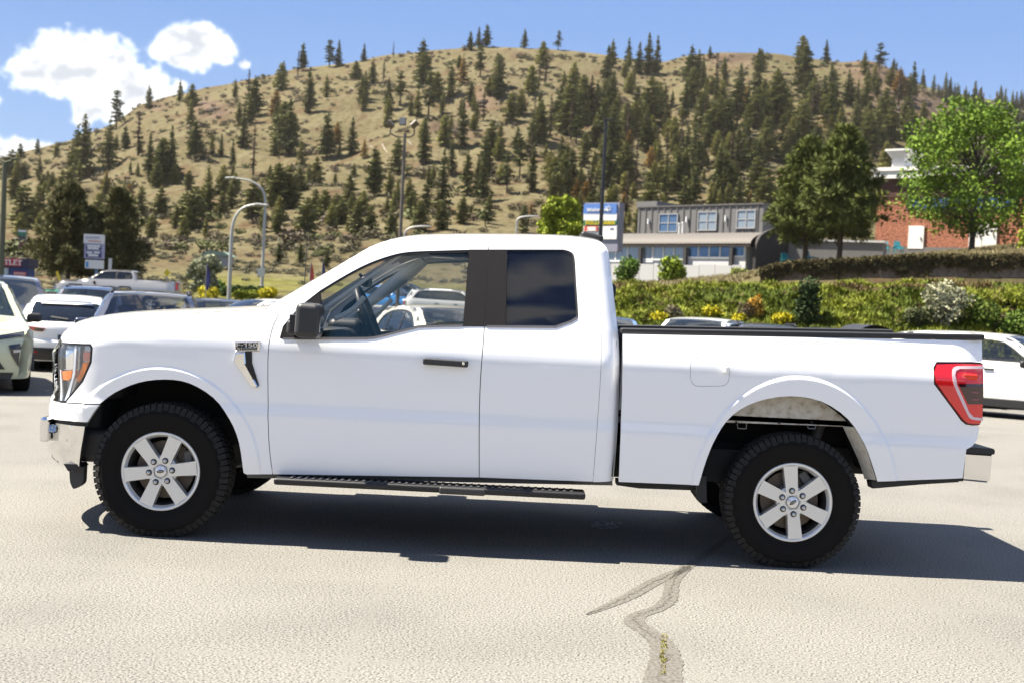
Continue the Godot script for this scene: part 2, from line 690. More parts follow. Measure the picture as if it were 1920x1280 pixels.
func asphalt() -> StandardMaterial3D:
	var m := plain("asphalt", 1, 1, 1, 0.92)
	m.metallic_specular = 0.3
	m.uv1_triplanar = true
	m.uv1_world_triplanar = true
	m.uv1_scale = Vector3.ONE * 0.70
	m.albedo_texture = noise_tex(31, 0.095, 3, [[0.0, rgb(0.014, 0.013, 0.012)], [0.25, rgb(0.042, 0.040, 0.037)], [0.31, rgb(0.122, 0.117, 0.107)], [0.42, rgb(0.156, 0.150, 0.138)], [0.52, rgb(0.174, 0.168, 0.155)], [0.64, rgb(0.194, 0.188, 0.174)], [0.76, rgb(0.238, 0.230, 0.214)], [1.0, rgb(0.40, 0.39, 0.37)]], 1024)
	m.detail_enabled = true
	m.detail_blend_mode = BaseMaterial3D.BLEND_MODE_MUL
	m.detail_uv_layer = BaseMaterial3D.DETAIL_UV_2
	m.uv2_triplanar = true
	m.uv2_world_triplanar = true
	m.uv2_scale = Vector3.ONE * 0.09
	m.detail_albedo = noise_tex(32, 0.012, 5, [[0.0, Color(0.90, 0.90, 0.90)], [0.35, Color(0.955, 0.955, 0.95)], [0.6, Color(0.985, 0.985, 0.98)], [1.0, Color(1, 1, 1)]])
	m.heightmap_enabled = true
	m.heightmap_scale = 0.10
	m.heightmap_texture = noise_tex(33, 0.24, 2, [], 1024)
	return m

# ---------------------------------------------------------------- panels: an outline in the x-y plane, bulged by a depth function
var depth_of: Callable

func dense(outline: PackedVector2Array, step: float) -> PackedVector2Array:
	var o := PackedVector2Array()
	for k in outline.size():
		var a := outline[k]
		var b := outline[(k + 1) % outline.size()]
		var m := maxi(1, ceili(a.distance_to(b) / step))
		for i in m:
			o.append(a.lerp(b, i / float(m)))
	return o

func normal_of(f: Callable, p: Vector2) -> Vector3:
	var e := 0.004
	return Vector3(-(f.call(p + Vector2(e, 0)) - f.call(p - Vector2(e, 0))) / (2 * e), -(f.call(p + Vector2(0, e)) - f.call(p - Vector2(0, e))) / (2 * e), 1.0).normalized()

func panel(outline_: PackedVector2Array, holes: Array, f: Callable, step: float, hem := 0.014, gap := 0.0, lift := 0.0, creases := []) -> Geo:
	var poly := outline_
	if Geometry2D.is_polygon_clockwise(poly):
		poly = poly.duplicate()
		poly.reverse()
	if gap > 0.0:
		var shrunk := Geometry2D.offset_polygon(poly, -gap, Geometry2D.JOIN_ROUND)
		if shrunk.size() > 0:
			poly = shrunk[0]
	var lo := poly[0]
	var hi := poly[0]
	for p in poly:
		lo = lo.min(p)
		hi = hi.max(p)
	var g := Geo.new()
	var known := {}
	var nx := ceili((hi.x - lo.x) / step)
	var ny := ceili((hi.y - lo.y) / step)
	for i in nx:
		for j in ny:
			var c0 := lo + Vector2(i, j) * step
			var cut := 1
			for w in creases:
				var d: Vector2 = c0 + Vector2(step, step) * 0.5 - w[0]
				var r := Vector2(d.x / w[1], d.y / w[2]).length()
				if d.y > -0.15 and r > 0.94 and r < 1.10:
					cut = 4
			var s := step / cut
			for u in cut:
				for v in cut:
					var q := c0 + Vector2(u, v) * s
					var pieces: Array = Geometry2D.intersect_polygons(poly, PackedVector2Array([q, q + Vector2(s, 0), q + Vector2(s, s), q + Vector2(0, s)]))
					for h in holes:
						var rest := []
						for p in pieces:
							rest.append_array(Geometry2D.clip_polygons(p, h))
						pieces = rest
					for p in pieces:
						_fill(g, p, f, lift, known)
	if hem > 0.0:
		for r in [poly] + holes:
			var rim := dense(r, step)
			for k in rim.size():
				var p := rim[k]
				var q := rim[(k + 1) % rim.size()]
				var pa := Vector3(p.x, p.y, f.call(p) + lift)
				var qa := Vector3(q.x, q.y, f.call(q) + lift)
				g.quad(pa, qa, qa - Vector3(0, 0, hem), pa - Vector3(0, 0, hem))
	return g

func _fill(g: Geo, p: PackedVector2Array, f: Callable, lift: float, known: Dictionary) -> void:
	var ids := Geometry2D.triangulate_polygon(p)
	var pos := PackedVector3Array()
	var nor := PackedVector3Array()
	for q in p:
		var key := Vector2i((q * 20000.0).round())
		if not known.has(key):
			known[key] = [Vector3(q.x, q.y, f.call(q) + lift), normal_of(f, q)]
		pos.append(known[key][0])
		nor.append(known[key][1])
	for k in range(0, ids.size(), 3):
		g.tri_n(pos[ids[k]], pos[ids[k + 1]], pos[ids[k + 2]], nor[ids[k]], nor[ids[k + 1]], nor[ids[k + 2]])

func both_sides(called: String, g: Geo, m: Material, parent: Node3D) -> MeshInstance3D:
	var near_side := part(called, g, m, parent)
	part(called, g.moved(Transform3D(Basis.from_scale(Vector3(1, 1, -1)), Vector3.ZERO)), m, parent)
	return near_side

# a strip across the vehicle along its silhouette
func across(line: Array, f: Callable, crown: Callable, t0 := -1.0, t1 := 1.0, lanes := 12, sink := 0.0) -> Geo:
	var rows := []
	for p in line:
		var w: float = f.call(p) - sink
		var row := []
		var c: Vector2 = crown.call(p)
		for k in lanes + 1:
			var t := lerpf(t0, t1, k / float(lanes))
			var s := 1.0 - pow(absf(t), 2.4)
			row.append(Vector3(p.x + c.x * s, p.y + c.y * s - sink, w * t))
		rows.append(row)
	var g := Geo.new()
	g.grid(rows, Vector3(0, 0.7, 0))
	return g

# ---------------------------------------------------------------- the white pickup
const TRUCK_Z := -8.2
const TRUCK_X := -0.1246
var truck_edge := PackedVector2Array()
const FRONT_HUB := Vector2(300, 886)
const REAR_HUB := Vector2(1487, 944)
var hub_f: Vector2
var hub_r: Vector2
const SIDE := [[0.30, 0.950], [0.40, 0.968], [0.50, 0.982], [0.60, 0.990], [0.70, 0.996], [0.745, 1.0015], [0.775, 0.9995], [0.805, 0.9925], [0.84, 0.9925], [0.95, 0.999], [1.06, 1.003], [1.13, 1.004], [1.17, 1.001], [1.21, 0.991], [1.26, 0.976], [1.33, 0.956], [1.40, 0.932], [1.48, 0.905], [1.60, 0.862], [1.75, 0.806], [1.86, 0.765], [2.0, 0.71]]

func side_base(y: float) -> float:
	return (steps(SIDE, y - 0.016) + steps(SIDE, y) * 2.0 + steps(SIDE, y + 0.016)) * 0.25

func flare(p: Vector2) -> float:
	var best := 0.0
	for w in [[hub_f, 0.585, 0.615], [hub_r, 0.60, 0.735]]:
		var d: Vector2 = p - w[0]
		if d.y < -0.1 or absf(d.x) > 0.9 or d.y > 0.95:
			continue
		var r := Vector2(d.x / w[1], d.y / w[2]).length()      # 1 on the crease
		var b := 0.0
		if r < 1.0:
			b = 0.012 - 0.10 * pow(1.0 - r, 2.0)
		else:
			b = 0.009 * (1.0 - smoothstep(1.0, 1.03, r)) + 0.003 * (1.0 - smoothstep(1.02, 1.25, r))
		best = maxf(best, b * smoothstep(-0.1, 0.12, d.y))
	return best

func truck_plan(x: float) -> float:      # how far the nose and tail turn in, seen from above
	var k := 0.0
	if x < -2.30:
		k += pow((-2.30 - x) / 0.38, 2.0) * 0.16
	if x > 2.66:
		k += pow((x - 2.66) / 0.17, 2.0) * 0.03
	return k

func truck_round(p: Vector2) -> float:
	var r := 0.085
	if p.x < -1.25:
		r = lerpf(0.085, 0.15, smoothstep(-1.25, -1.7, p.x))
	if p.y < 0.9 and p.x > -2.3:
		return 0.0
	if p.x > 0.75:
		return 0.0
	var d := 10.0
	for k in truck_edge.size() - 1:
		d = minf(d, Geometry2D.get_closest_point_to_segment(p, truck_edge[k], truck_edge[k + 1]).distance_squared_to(p))
	d = sqrt(d)
	if d >= r:
		return 0.0
	var t := 1.0 - d / r
	return r * 0.8 * (1.0 - sqrt(maxf(0.0, 1.0 - t * t * 0.985)))

func truck_side(p: Vector2) -> float:
	return side_base(p.y) + flare(p) - truck_plan(p.x) - truck_round(p)

func truck_flat(p: Vector2) -> float:
	return side_base(p.y) - truck_plan(p.x)

var cab_edge := PackedVector2Array()

func cab_corner(p: Vector2) -> float:      # the quarter panel turns in towards the back of the cab
	var d := 10.0
	if p.x > 0.4:
		for k in cab_edge.size() - 1:
			d = minf(d, Geometry2D.get_closest_point_to_segment(p, cab_edge[k], cab_edge[k + 1]).distance_squared_to(p))
		d = sqrt(d)
	var r := 0.11
	var k := 0.0
	if d < r:
		var t := 1.0 - d / r
		k = 0.085 * (1.0 - sqrt(1.0 - t * t * 0.98))
	return side_base(p.y) - maxf(k, truck_round(p))

func on_side(px: float, py: float) -> Vector2:
	var p := at(px, py, 10.3)
	for k in 4:
		p = at(px, py, (-TRUCK_Z - (side_base(p.y) - truck_plan(p.x - TRUCK_X))) / STEP)
	return Vector2(p.x - TRUCK_X, p.y)

func outline(pairs: Array) -> PackedVector2Array:
	var o := PackedVector2Array()
	for q in pairs:
		o.append(on_side(q[0], q[1]))
	return o

func smooth_line(pts: PackedVector2Array, cuts := 3) -> PackedVector2Array:      # open Catmull-Rom
	var o := PackedVector2Array()
	var m := pts.size()
	for k in m - 1:
		for i in cuts:
			o.append(pts[k].cubic_interpolate(pts[k + 1], pts[maxi(k - 1, 0)], pts[mini(k + 2, m - 1)], i / float(cuts)))
	o.append(pts[m - 1])
	return o

func joined(lists: Array) -> PackedVector2Array:
	var o := PackedVector2Array()
	for l in lists:
		for p in l:
			if o.is_empty() or o[-1].distance_squared_to(p) > 1e-7:
				o.append(p)
	if o.size() > 1 and o[0].distance_squared_to(o[-1]) < 1e-7:
		o.remove_at(o.size() - 1)
	return o

func back_to_front(l: PackedVector2Array) -> PackedVector2Array:
	var o := l.duplicate()
	o.reverse()
	return o

func round_corners(poly: PackedVector2Array, r: float) -> PackedVector2Array:
	var o := PackedVector2Array()
	var m := poly.size()
	for k in m:
		var a := poly[(k + m - 1) % m]
		var b := poly[k]
		var c := poly[(k + 1) % m]
		var ra := minf(r, a.distance_to(b) * 0.45)
		var rc := minf(r, c.distance_to(b) * 0.45)
		var p := b + (a - b).normalized() * ra
		var q := b + (c - b).normalized() * rc
		for i in 5:
			var t := i / 4.0
			o.append(p.lerp(b, t).lerp(b.lerp(q, t), t))
	return o

func make_truck() -> void:
	hub_f = on_side(FRONT_HUB.x, FRONT_HUB.y)
	hub_r = on_side(REAR_HUB.x, REAR_HUB.y)
	var paint := plain("white_paint", 0.87, 0.875, 0.88, 0.35, 0.0, 1.0)
	var black := plain("black_plastic", 0.0121, 0.0121, 0.0132, 0.55)
	var grey := plain("grey_plastic", 0.0303, 0.0303, 0.0319, 0.5)
	var chrome := plain("chrome", 0.80, 0.80, 0.80, 0.06, 1.0)
	var dark := plain("underbody_black", 0.018, 0.018, 0.018, 0.8)
	var glass := pane("side_glass", 0.006, 0.026, 0.030, 0.24)
	var tint := pane("privacy_glass", 0.003, 0.003, 0.006, 0.93)
	var t := thing("pickup_truck", "white extended cab pickup truck parked broadside in the foreground", "pickup truck", Vector3(TRUCK_X, 0, TRUCK_Z))
	var cabin_line := [[725, 450], [767, 443], [825, 440.5], [941, 440.5], [1018, 441.6], [1072, 444], [1118, 450], [1134, 458], [1143, 472]]
	var hood_line := smooth_line(outline([[103, 640], [110, 630], [133, 613], [180, 602], [233, 595], [333, 588], [433, 583], [498, 579]]))
	var shield_line := smooth_line(outline([[498, 579], [602, 516], [656, 483], [694, 461], [725, 450]]))
	var roof_line := smooth_line(outline(cabin_line))
	var nose_line := outline([[96, 871], [84, 860], [78, 826], [79, 800], [84, 790], [83, 775], [85, 752], [94, 740], [94, 660], [103, 640]])
	var back_line := smooth_line(outline([[1143, 472], [1150, 530], [1157, 590], [1162, 640], [1163, 700], [1160, 800], [1152, 903]]))
	truck_edge = joined([nose_line, hood_line, shield_line, roof_line])
	cab_edge = back_line
	var f := truck_side
	# --- seams
	var seam_a := smooth_line(outline([[511, 889], [503.6, 824], [501.7, 708], [503.6, 647], [513, 608], [528.6, 581]]))
	var seam_top := smooth_line(outline([[528.6, 581], [555.6, 562], [602, 533], [656, 502], [710, 475], [748, 463.6], [787, 459.7], [844.6, 456.6], [917, 454.7]]))
	var seam_b := smooth_line(outline([[917, 454.7], [911, 554], [907, 631], [901, 708], [898.6, 785], [898.6, 895]]))
	var seam_c := smooth_line(outline([[917, 454.7], [1018, 454.7], [1064, 457], [1095, 463.6], [1110.5, 477], [1118, 500], [1124, 554], [1127.5, 616], [1128, 670], [1124, 747], [1120, 804], [1114, 882], [1112, 903]]))
	var arch_f := smooth_line(outline([[187, 757], [215, 736], [260, 717], [310, 711], [355, 718], [400, 745], [430, 785], [448, 830], [456, 886]]))
	var arch_r := smooth_line(outline([[1310, 909], [1325, 860], [1345, 815], [1375, 776], [1420, 752], [1480, 742], [1540, 752], [1590, 785], [1620, 830], [1638, 878], [1645, 902]]))
	# --- front fender
	var fender := joined([seam_a, back_to_front(smooth_line(outline([[103, 641], [110, 630.5], [133, 613.5], [180, 602.5], [233, 595.5], [333, 588.5], [433, 583.5], [498, 579.5], [528.6, 581]]))),
		outline([[103.5, 642], [169, 645], [172.5, 652], [170.5, 679], [155, 714], [122, 754], [187, 757]]), arch_f, outline([[462, 889], [511, 889]])])
	both_sides("fender", panel(fender, [], f, 0.032, 0.02, 0.0022, 0.0, [[hub_f, 0.585, 0.615]]), paint, t)
	# --- doors
	var glass_f := smooth_line(outline([[600, 544.5], [648, 515.6], [690.5, 494], [733, 479], [767.6, 472.4], [825, 470], [878, 468.6]]))
	var sill_f := smooth_line(outline([[867, 612.5], [794.5, 614], [775, 617], [733, 627.5], [710, 633], [686.6, 636], [620, 636.5], [530, 636.5]]), 2)
	var open_f := joined([outline([[524, 634], [530, 612], [560, 576]]), glass_f, outline([[916, 468]]), outline([[909.5, 612.5]]), sill_f])
	var door_f := joined([seam_a, seam_top, seam_b])
	both_sides("front_door", panel(door_f, [open_f], f, 0.036, 0.02, 0.0024), paint, t)
	var open_r := joined([outline([[919.5, 468], [1056, 468]]), smooth_line(outline([[1056, 468], [1070, 472.5], [1077.5, 484], [1080.5, 530], [1084.5, 590], [1083, 597]])), outline([[1072, 604], [1042, 615], [913, 613.5]])])
	var door_r := joined([seam_b, back_to_front(seam_c)])
	both_sides("rear_door", panel(door_r, [open_r], f, 0.036, 0.02, 0.0024), paint, t)
	# --- cab: roof rail, quarter panel, A pillar
	var rail := joined([seam_top, seam_c, back_to_front(back_line), back_to_front(roof_line), back_to_front(shield_line), outline([[528.6, 581]])])
	both_sides("cab_side", panel(rail, [], cab_corner, 0.03, 0.02, 0.0), paint, t)
	var crown_roof := func(p: Vector2) -> Vector2: return Vector2(0, 0.04)
	var crown_hood := func(p: Vector2) -> Vector2: return Vector2(-0.16 * smoothstep(-1.6, -2.5, p.x), 0.035)
	var crown_nose := func(p: Vector2) -> Vector2: return Vector2(-0.17, 0.0)
	var crown_shield := func(p: Vector2) -> Vector2: return Vector2(-0.13 * smoothstep(1.95, 1.2, p.y), 0.03)
	part("roof", across(roof_line, f, crown_roof, -1, 1, 16), paint, t)
	part("hood", across(hood_line, f, crown_hood, -1, 1, 18), paint, t)
	var screen := pane("windshield_glass", 0.04, 0.08, 0.07, 0.06)
	screen.metallic_specular = 0.22
	part("windshield", across(shield_line, f, crown_shield, -0.9, 0.9, 14), screen, t)
	for s in [-1.0, 1.0]:
		part("pillar", across(shield_line, f, crown_shield, s * 0.9, s, 3), paint, t)
	part("cab_back", across(back_line, cab_corner, func(p): return Vector2(0.015, 0), -1, 1, 12), paint, t)
	var back_glass := Geo.new()
	back_glass.rbox(Vector3(0.625, 1.55, 0), Vector3(0.03, 0.34, 1.25), 0.012)
	part("back_window", back_glass, tint, t)
	# --- nose: bumper, cap, grille
	var bumper_line := outline([[98, 872], [84, 860], [78, 826], [79, 800], [84, 793]])
	part("front_bumper", across(bumper_line, f, crown_nose, -1, 1, 16), chrome, t)
	var cap_line := outline([[88, 786], [83, 775], [85, 752], [94, 744]])
	part("bumper_cap", across(cap_line, f, crown_nose, -1, 1, 16), paint, t)
	var grille := Geo.new()
	grille.add(across(outline([[97, 746], [92.5, 738], [92, 662], [97, 652], [104, 640]]), f, crown_nose, -0.97, 0.97, 16))
	var grille_part := part("grille", grille, chrome, t)
	for y in [[676, 684], [690, 693], [710, 713], [718, 721]]:
		var gl := outline([[99, y[0]], [95.5, y[0] + 1], [95.5, y[1] - 1], [99, y[1]]])
		part("grille_bar", across(gl, f, crown_nose, -0.92, 0.92, 16), black, grille_part)
	var bumper_side := joined([outline([[84, 793], [90, 791], [158, 799]]), outline([[156, 812], [150, 846], [146.5, 874]]), outline([[120, 873], [98, 872], [84, 860], [78, 826], [79, 800]])])
	both_sides("bumper_end", panel(bumper_side, [], func(p): return truck_side(p) - 0.012, 0.03, 0.03), chrome, t)
	var cap_side := outline([[85, 752], [119, 754.5], [187, 758], [176, 772], [164, 791], [120, 788], [89, 785], [83, 775]])
	both_sides("bumper_cap", panel(cap_side, [], f, 0.03, 0.03, 0.0015), paint, t)
	var slot := outline([[89, 785], [120, 788], [164, 791], [159, 800], [90, 792]])
	both_sides("bumper_gap", panel(slot, [], func(p): return truck_side(p) - 0.035, 0.04, 0.0), black, t)
	# the squared chrome surround of the fog lamp, seen edge-on
	for s in [-1.0, 1.0]:
		var fog := Geo.new()
		var fp := on_side(80, 802)
		fog.rbox(Vector3(fp.x + 0.035, fp.y, s * 0.80), Vector3(0.055, 0.150, 0.12), 0.018, Basis.IDENTITY, true)
		part("fog_lamp_surround", fog, chrome, t)
		var dam := Geo.new()
		dam.prism(outline([[122, 868], [146, 870], [150, 876], [130, 882]]), s * 0.80, s * 0.93, 0.0)
		part("air_dam", dam, black, t)
		var flap := Geo.new()
		flap.prism(round_corners(outline([[124, 874], [148, 874], [148, 908], [142, 914], [132, 919], [127, 905]]), 0.015), s * 0.80, s * 0.86, 0.004)
		part("air_flap", flap, grey, t)
		# headlight
		make_headlight(t, s)
		make_taillight(t, s)
	var nose_block := Geo.new()  # added filler blocks that stop light leaking through the nose into its shadow
	nose_block.rbox(Vector3(-2.46, 0.68, 0), Vector3(0.16, 0.34, 1.66), 0.05)
	nose_block.rbox(Vector3(-2.38, 0.98, 0), Vector3(0.22, 0.40, 1.5), 0.05)
	part("added_nose_block", nose_block, dark, t)
	var lower := Geo.new()
	lower.rbox(Vector3(-2.42, 0.51, 0), Vector3(0.34, 0.21, 1.74), 0.05)
	part("air_dam", lower, black, t)
	# --- bed
	var bed_top := outline([[1167.5, 626], [1300, 628.5], [1500, 632], [1700, 635.5], [1842, 638]])
	var tail := outline([[1842.5, 660], [1842.5, 678], [1757, 678], [1751.5, 688], [1752, 719], [1803, 788], [1814, 797], [1838, 799], [1834, 822], [1824, 836], [1813, 842], [1806, 896], [1645, 902]])
	var bed := joined([bed_top, tail, back_to_front(arch_r), outline([[1160, 903], [1164, 800], [1167.5, 700], [1167.5, 640]])])
	var cap_ring := round_corners(outline([[1294, 670], [1367, 669], [1368, 723], [1295, 724]]), 0.055)
	both_sides("bed_side", panel(bed, [cap_ring], truck_side, 0.034, 0.02, 0.001, 0.0, [[hub_r, 0.60, 0.735]]), paint, t)
	var lid := part("fuel_door", panel(cap_ring, [], truck_side, 0.034, 0.012, 0.0022), paint, t)
	var knob := Geo.new()
	var kp := on_side(1362, 692)
	knob.rbox(Vector3(kp.x, kp.y, truck_flat(kp) + 0.012), Vector3(0.026, 0.042, 0.04), 0.010, Basis.IDENTITY, true)
	part("pull_tab", knob, paint, lid)
	var rails := Geo.new()
	for s in [-1.0, 1.0]:
		var r0 := on_side(1164.5, 620.5)
		var r1 := on_side(1842, 632)
		var mid := (r0 + r1) * 0.5
		var turn := Basis(Vector3.BACK, (r1 - r0).angle())
		var one := Geo.new()
		one.rbox(Vector3(mid.x, mid.y, s * 0.895), Vector3(r0.distance_to(r1), 0.034, 0.10), 0.010, turn)
		part("rail_cap", one, plain("rail_plastic", 0.0193, 0.0193, 0.0209, 0.6), t)
	rails.rbox(Vector3(1.76, 0.86, 0), Vector3(2.1, 0.05, 1.72), 0.01)
	part("bed_floor", rails, black, t)
	for s in [-1.0, 1.0]:
		var inner := Geo.new()
		inner.box(Vector3(1.76, 1.10, s * 0.80), Vector3(2.12, 0.44, 0.02))
		part("bed_wall", inner, black, t)
	var gate := Geo.new()
	gate.rbox(Vector3(2.785, 1.05, 0), Vector3(0.06, 0.52, 1.70), 0.02)
	part("tailgate", gate, paint, t)
	var front_wall := Geo.new()
	front_wall.box(Vector3(0.745, 1.08, 0), Vector3(0.03, 0.46, 1.72))
	part("bed_wall", front_wall, paint, t)
	var strip := Geo.new()
	strip.prism(outline([[1638, 905], [1644, 902.5], [1806, 896.5], [1803, 905], [1730, 910], [1646, 917], [1640, 917]]), 0.84, 0.94, 0.004)
	both_sides("lower_trim", strip, black, t)
	# --- rear bumper
	for s in [-1.0, 1.0]:
		var rb := Geo.new()
		rb.prism(outline([[1809, 902], [1815, 850], [1861, 851], [1856, 898], [1851, 904]]), s * 0.55, s * 0.93, 0.01)
		part("rear_bumper", rb, chrome, t)
		var pad := Geo.new()
		pad.prism(round_corners(outline([[1814, 850], [1818, 839], [1861, 839.5], [1863, 843], [1862, 850.5]]), 0.008), s * 0.50, s * 0.945, 0.006)
		part("step_pad", pad, black, t)
		var corner := Geo.new()
		corner.prism(outline([[1803, 903], [1812, 842], [1816, 842], [1810, 903]]), s * 0.80, s * 0.945, 0.0)
		part("bumper_gap", corner, black, t)
	var rb_mid := Geo.new()
	rb_mid.rbox(Vector3(2.78, 0.66, 0), Vector3(0.10, 0.16, 1.15), 0.03)
	part("rear_bumper", rb_mid, chrome, t)
	make_glazing(t, open_f, open_r, glass_f, sill_f, black, glass, tint)
	make_cabin(t, dark, grey)
	make_mirror_and_trim(t, paint, black, grey, chrome)
	make_chassis(t, dark, black, paint, arch_f, arch_r)
	for w in [[hub_f, 1.0, 0.14], [hub_r, 1.0, 0.64], [hub_f, -1.0, 0.4], [hub_r, -1.0, 0.2]]:
		make_wheel(t, Vector3(w[0].x, 0.388, w[1] * 0.855), w[1], w[2])

func make_headlight(t: Node3D, s: float) -> void:
	var f := truck_side
	var lamp := outline([[103.6, 642.5], [168, 645.5], [171.5, 652], [169.5, 678], [154, 714], [122, 753], [106, 752.5], [104.8, 693]])
	var mirror := Transform3D(Basis.from_scale(Vector3(1, 1, s)), Vector3.ZERO)
	var bowl := panel(lamp, [], func(p): return truck_side(p) - 0.05, 0.04, 0.0)
	var h := part("headlight", bowl.moved(mirror), plain("lamp_bowl", 0.42, 0.43, 0.45, 0.22, 0.8), t)
	part("lamp_rim", panel(lamp, [Geometry2D.offset_polygon(lamp, -0.008)[0]] , f, 0.03, 0.05).moved(mirror), plain("lamp_black", 0.015, 0.015, 0.018, 0.3), h)
	part("lens", panel(lamp, [], f, 0.035, 0.0, 0.0, -0.002).moved(mirror), pane("lamp_lens", 0.6, 0.65, 0.7, 0.05), h)
	var amber := plain("amber_lens", 0.75, 0.20, 0.02, 0.25)
	for q in [[[153, 680], [166, 677], [163, 692], [147, 714], [140, 716]], [[110, 696], [132, 694], [130, 708], [124, 713], [112, 711]]]:
		part("indicator", panel(outline(q), [], func(p): return truck_side(p) - 0.02, 0.03, 0.02).moved(mirror), amber, h)
	part("reflector", panel(outline([[153, 660], [166, 660], [166, 675], [153, 676]]), [], func(p): return truck_side(p) - 0.02, 0.03, 0.02).moved(mirror), plain("pink_reflector", 0.62, 0.24, 0.18, 0.3), h)
	var chrome := plain("lamp_chrome", 0.85, 0.86, 0.88, 0.08, 1.0)
	part("reflector", panel(outline([[112, 656], [134, 657], [133, 692], [112, 694]]), [], func(p): return truck_side(p) - 0.03 - 0.1 * absf(p.x + 2.52), 0.02, 0.02).moved(mirror), chrome, h)
	part("light_guide", panel(outline([[138, 648], [142, 648], [139, 700], [125, 750], [118, 752], [132, 712], [136, 690]]), [], func(p): return truck_side(p) - 0.008, 0.03, 0.02).moved(mirror), plain("light_guide_white", 0.75, 0.78, 0.82, 0.2), h)
	part("light_guide", panel(outline([[104, 690], [110, 694], [112, 712], [113, 752], [106, 752]]), [], func(p): return truck_side(p) - 0.008, 0.03, 0.02).moved(mirror), plain("light_guide_white", 0.75, 0.78, 0.82, 0.2), h)

func make_taillight(t: Node3D, s: float) -> void:
	var mirror := Transform3D(Basis.from_scale(Vector3(1, 1, s)), Vector3.ZERO)
	var lens := joined([outline([[1757, 679]]), smooth_line(outline([[1757, 679], [1800, 678], [1841, 679], [1845.5, 683]]), 2), outline([[1846, 730], [1845.5, 779]]), smooth_line(outline([[1845.5, 779], [1841, 793], [1835, 797.5], [1815, 796], [1803, 787]]), 2), smooth_line(outline([[1803, 787], [1753, 718], [1752, 688], [1757, 679]]), 2)])
	var bulge := func(p: Vector2) -> float: return truck_flat(p) + 0.004
	var rim := part("taillight", panel(lens, [], func(p): return truck_flat(p) - 0.015, 0.03, 0.03).moved(mirror), plain("tail_dark_red", 0.07, 0.002, 0.004, 0.2), t)
	var inner := Geometry2D.offset_polygon(lens, -0.011)[0]
	part("lens", panel(inner, [], bulge, 0.03, 0.02).moved(mirror), plain("tail_red", 0.74, 0.010, 0.012, 0.12, 0.0, 1.0), rim)
	var u := joined([outline([[1845, 685.5], [1796, 685.5]]), smooth_line(outline([[1796, 685.5], [1788, 689], [1785.5, 700], [1790, 724], [1813, 774], [1822, 785], [1843, 787.5]]), 3), outline([[1844, 783], [1826, 781], [1818, 773], [1795, 722], [1791, 702], [1793, 694], [1800, 690.5], [1845, 690.5]])])
	part("light_guide", panel(u, [], func(p): return bulge.call(p) + 0.003, 0.03, 0.012).moved(mirror), plain("tail_white", 0.72, 0.55, 0.58, 0.2), rim)
	part("smoked_lens", panel(outline([[1797, 719], [1844, 719], [1844, 757], [1815, 757]]), [], func(p): return bulge.call(p) + 0.0022, 0.03, 0.0).moved(mirror), plain("tail_smoke", 0.035, 0.002, 0.006, 0.08, 0.0, 1.0), rim)
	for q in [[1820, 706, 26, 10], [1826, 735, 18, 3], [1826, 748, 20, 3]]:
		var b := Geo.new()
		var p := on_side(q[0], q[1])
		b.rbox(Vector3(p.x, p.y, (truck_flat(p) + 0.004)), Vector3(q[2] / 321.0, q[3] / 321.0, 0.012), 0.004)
		part("bulb_window", b.moved(mirror), plain("tail_bright", 0.85, 0.06, 0.03, 0.15) if q[1] < 720 else plain("tail_glint", 0.30, 0.10, 0.11, 0.15), rim)

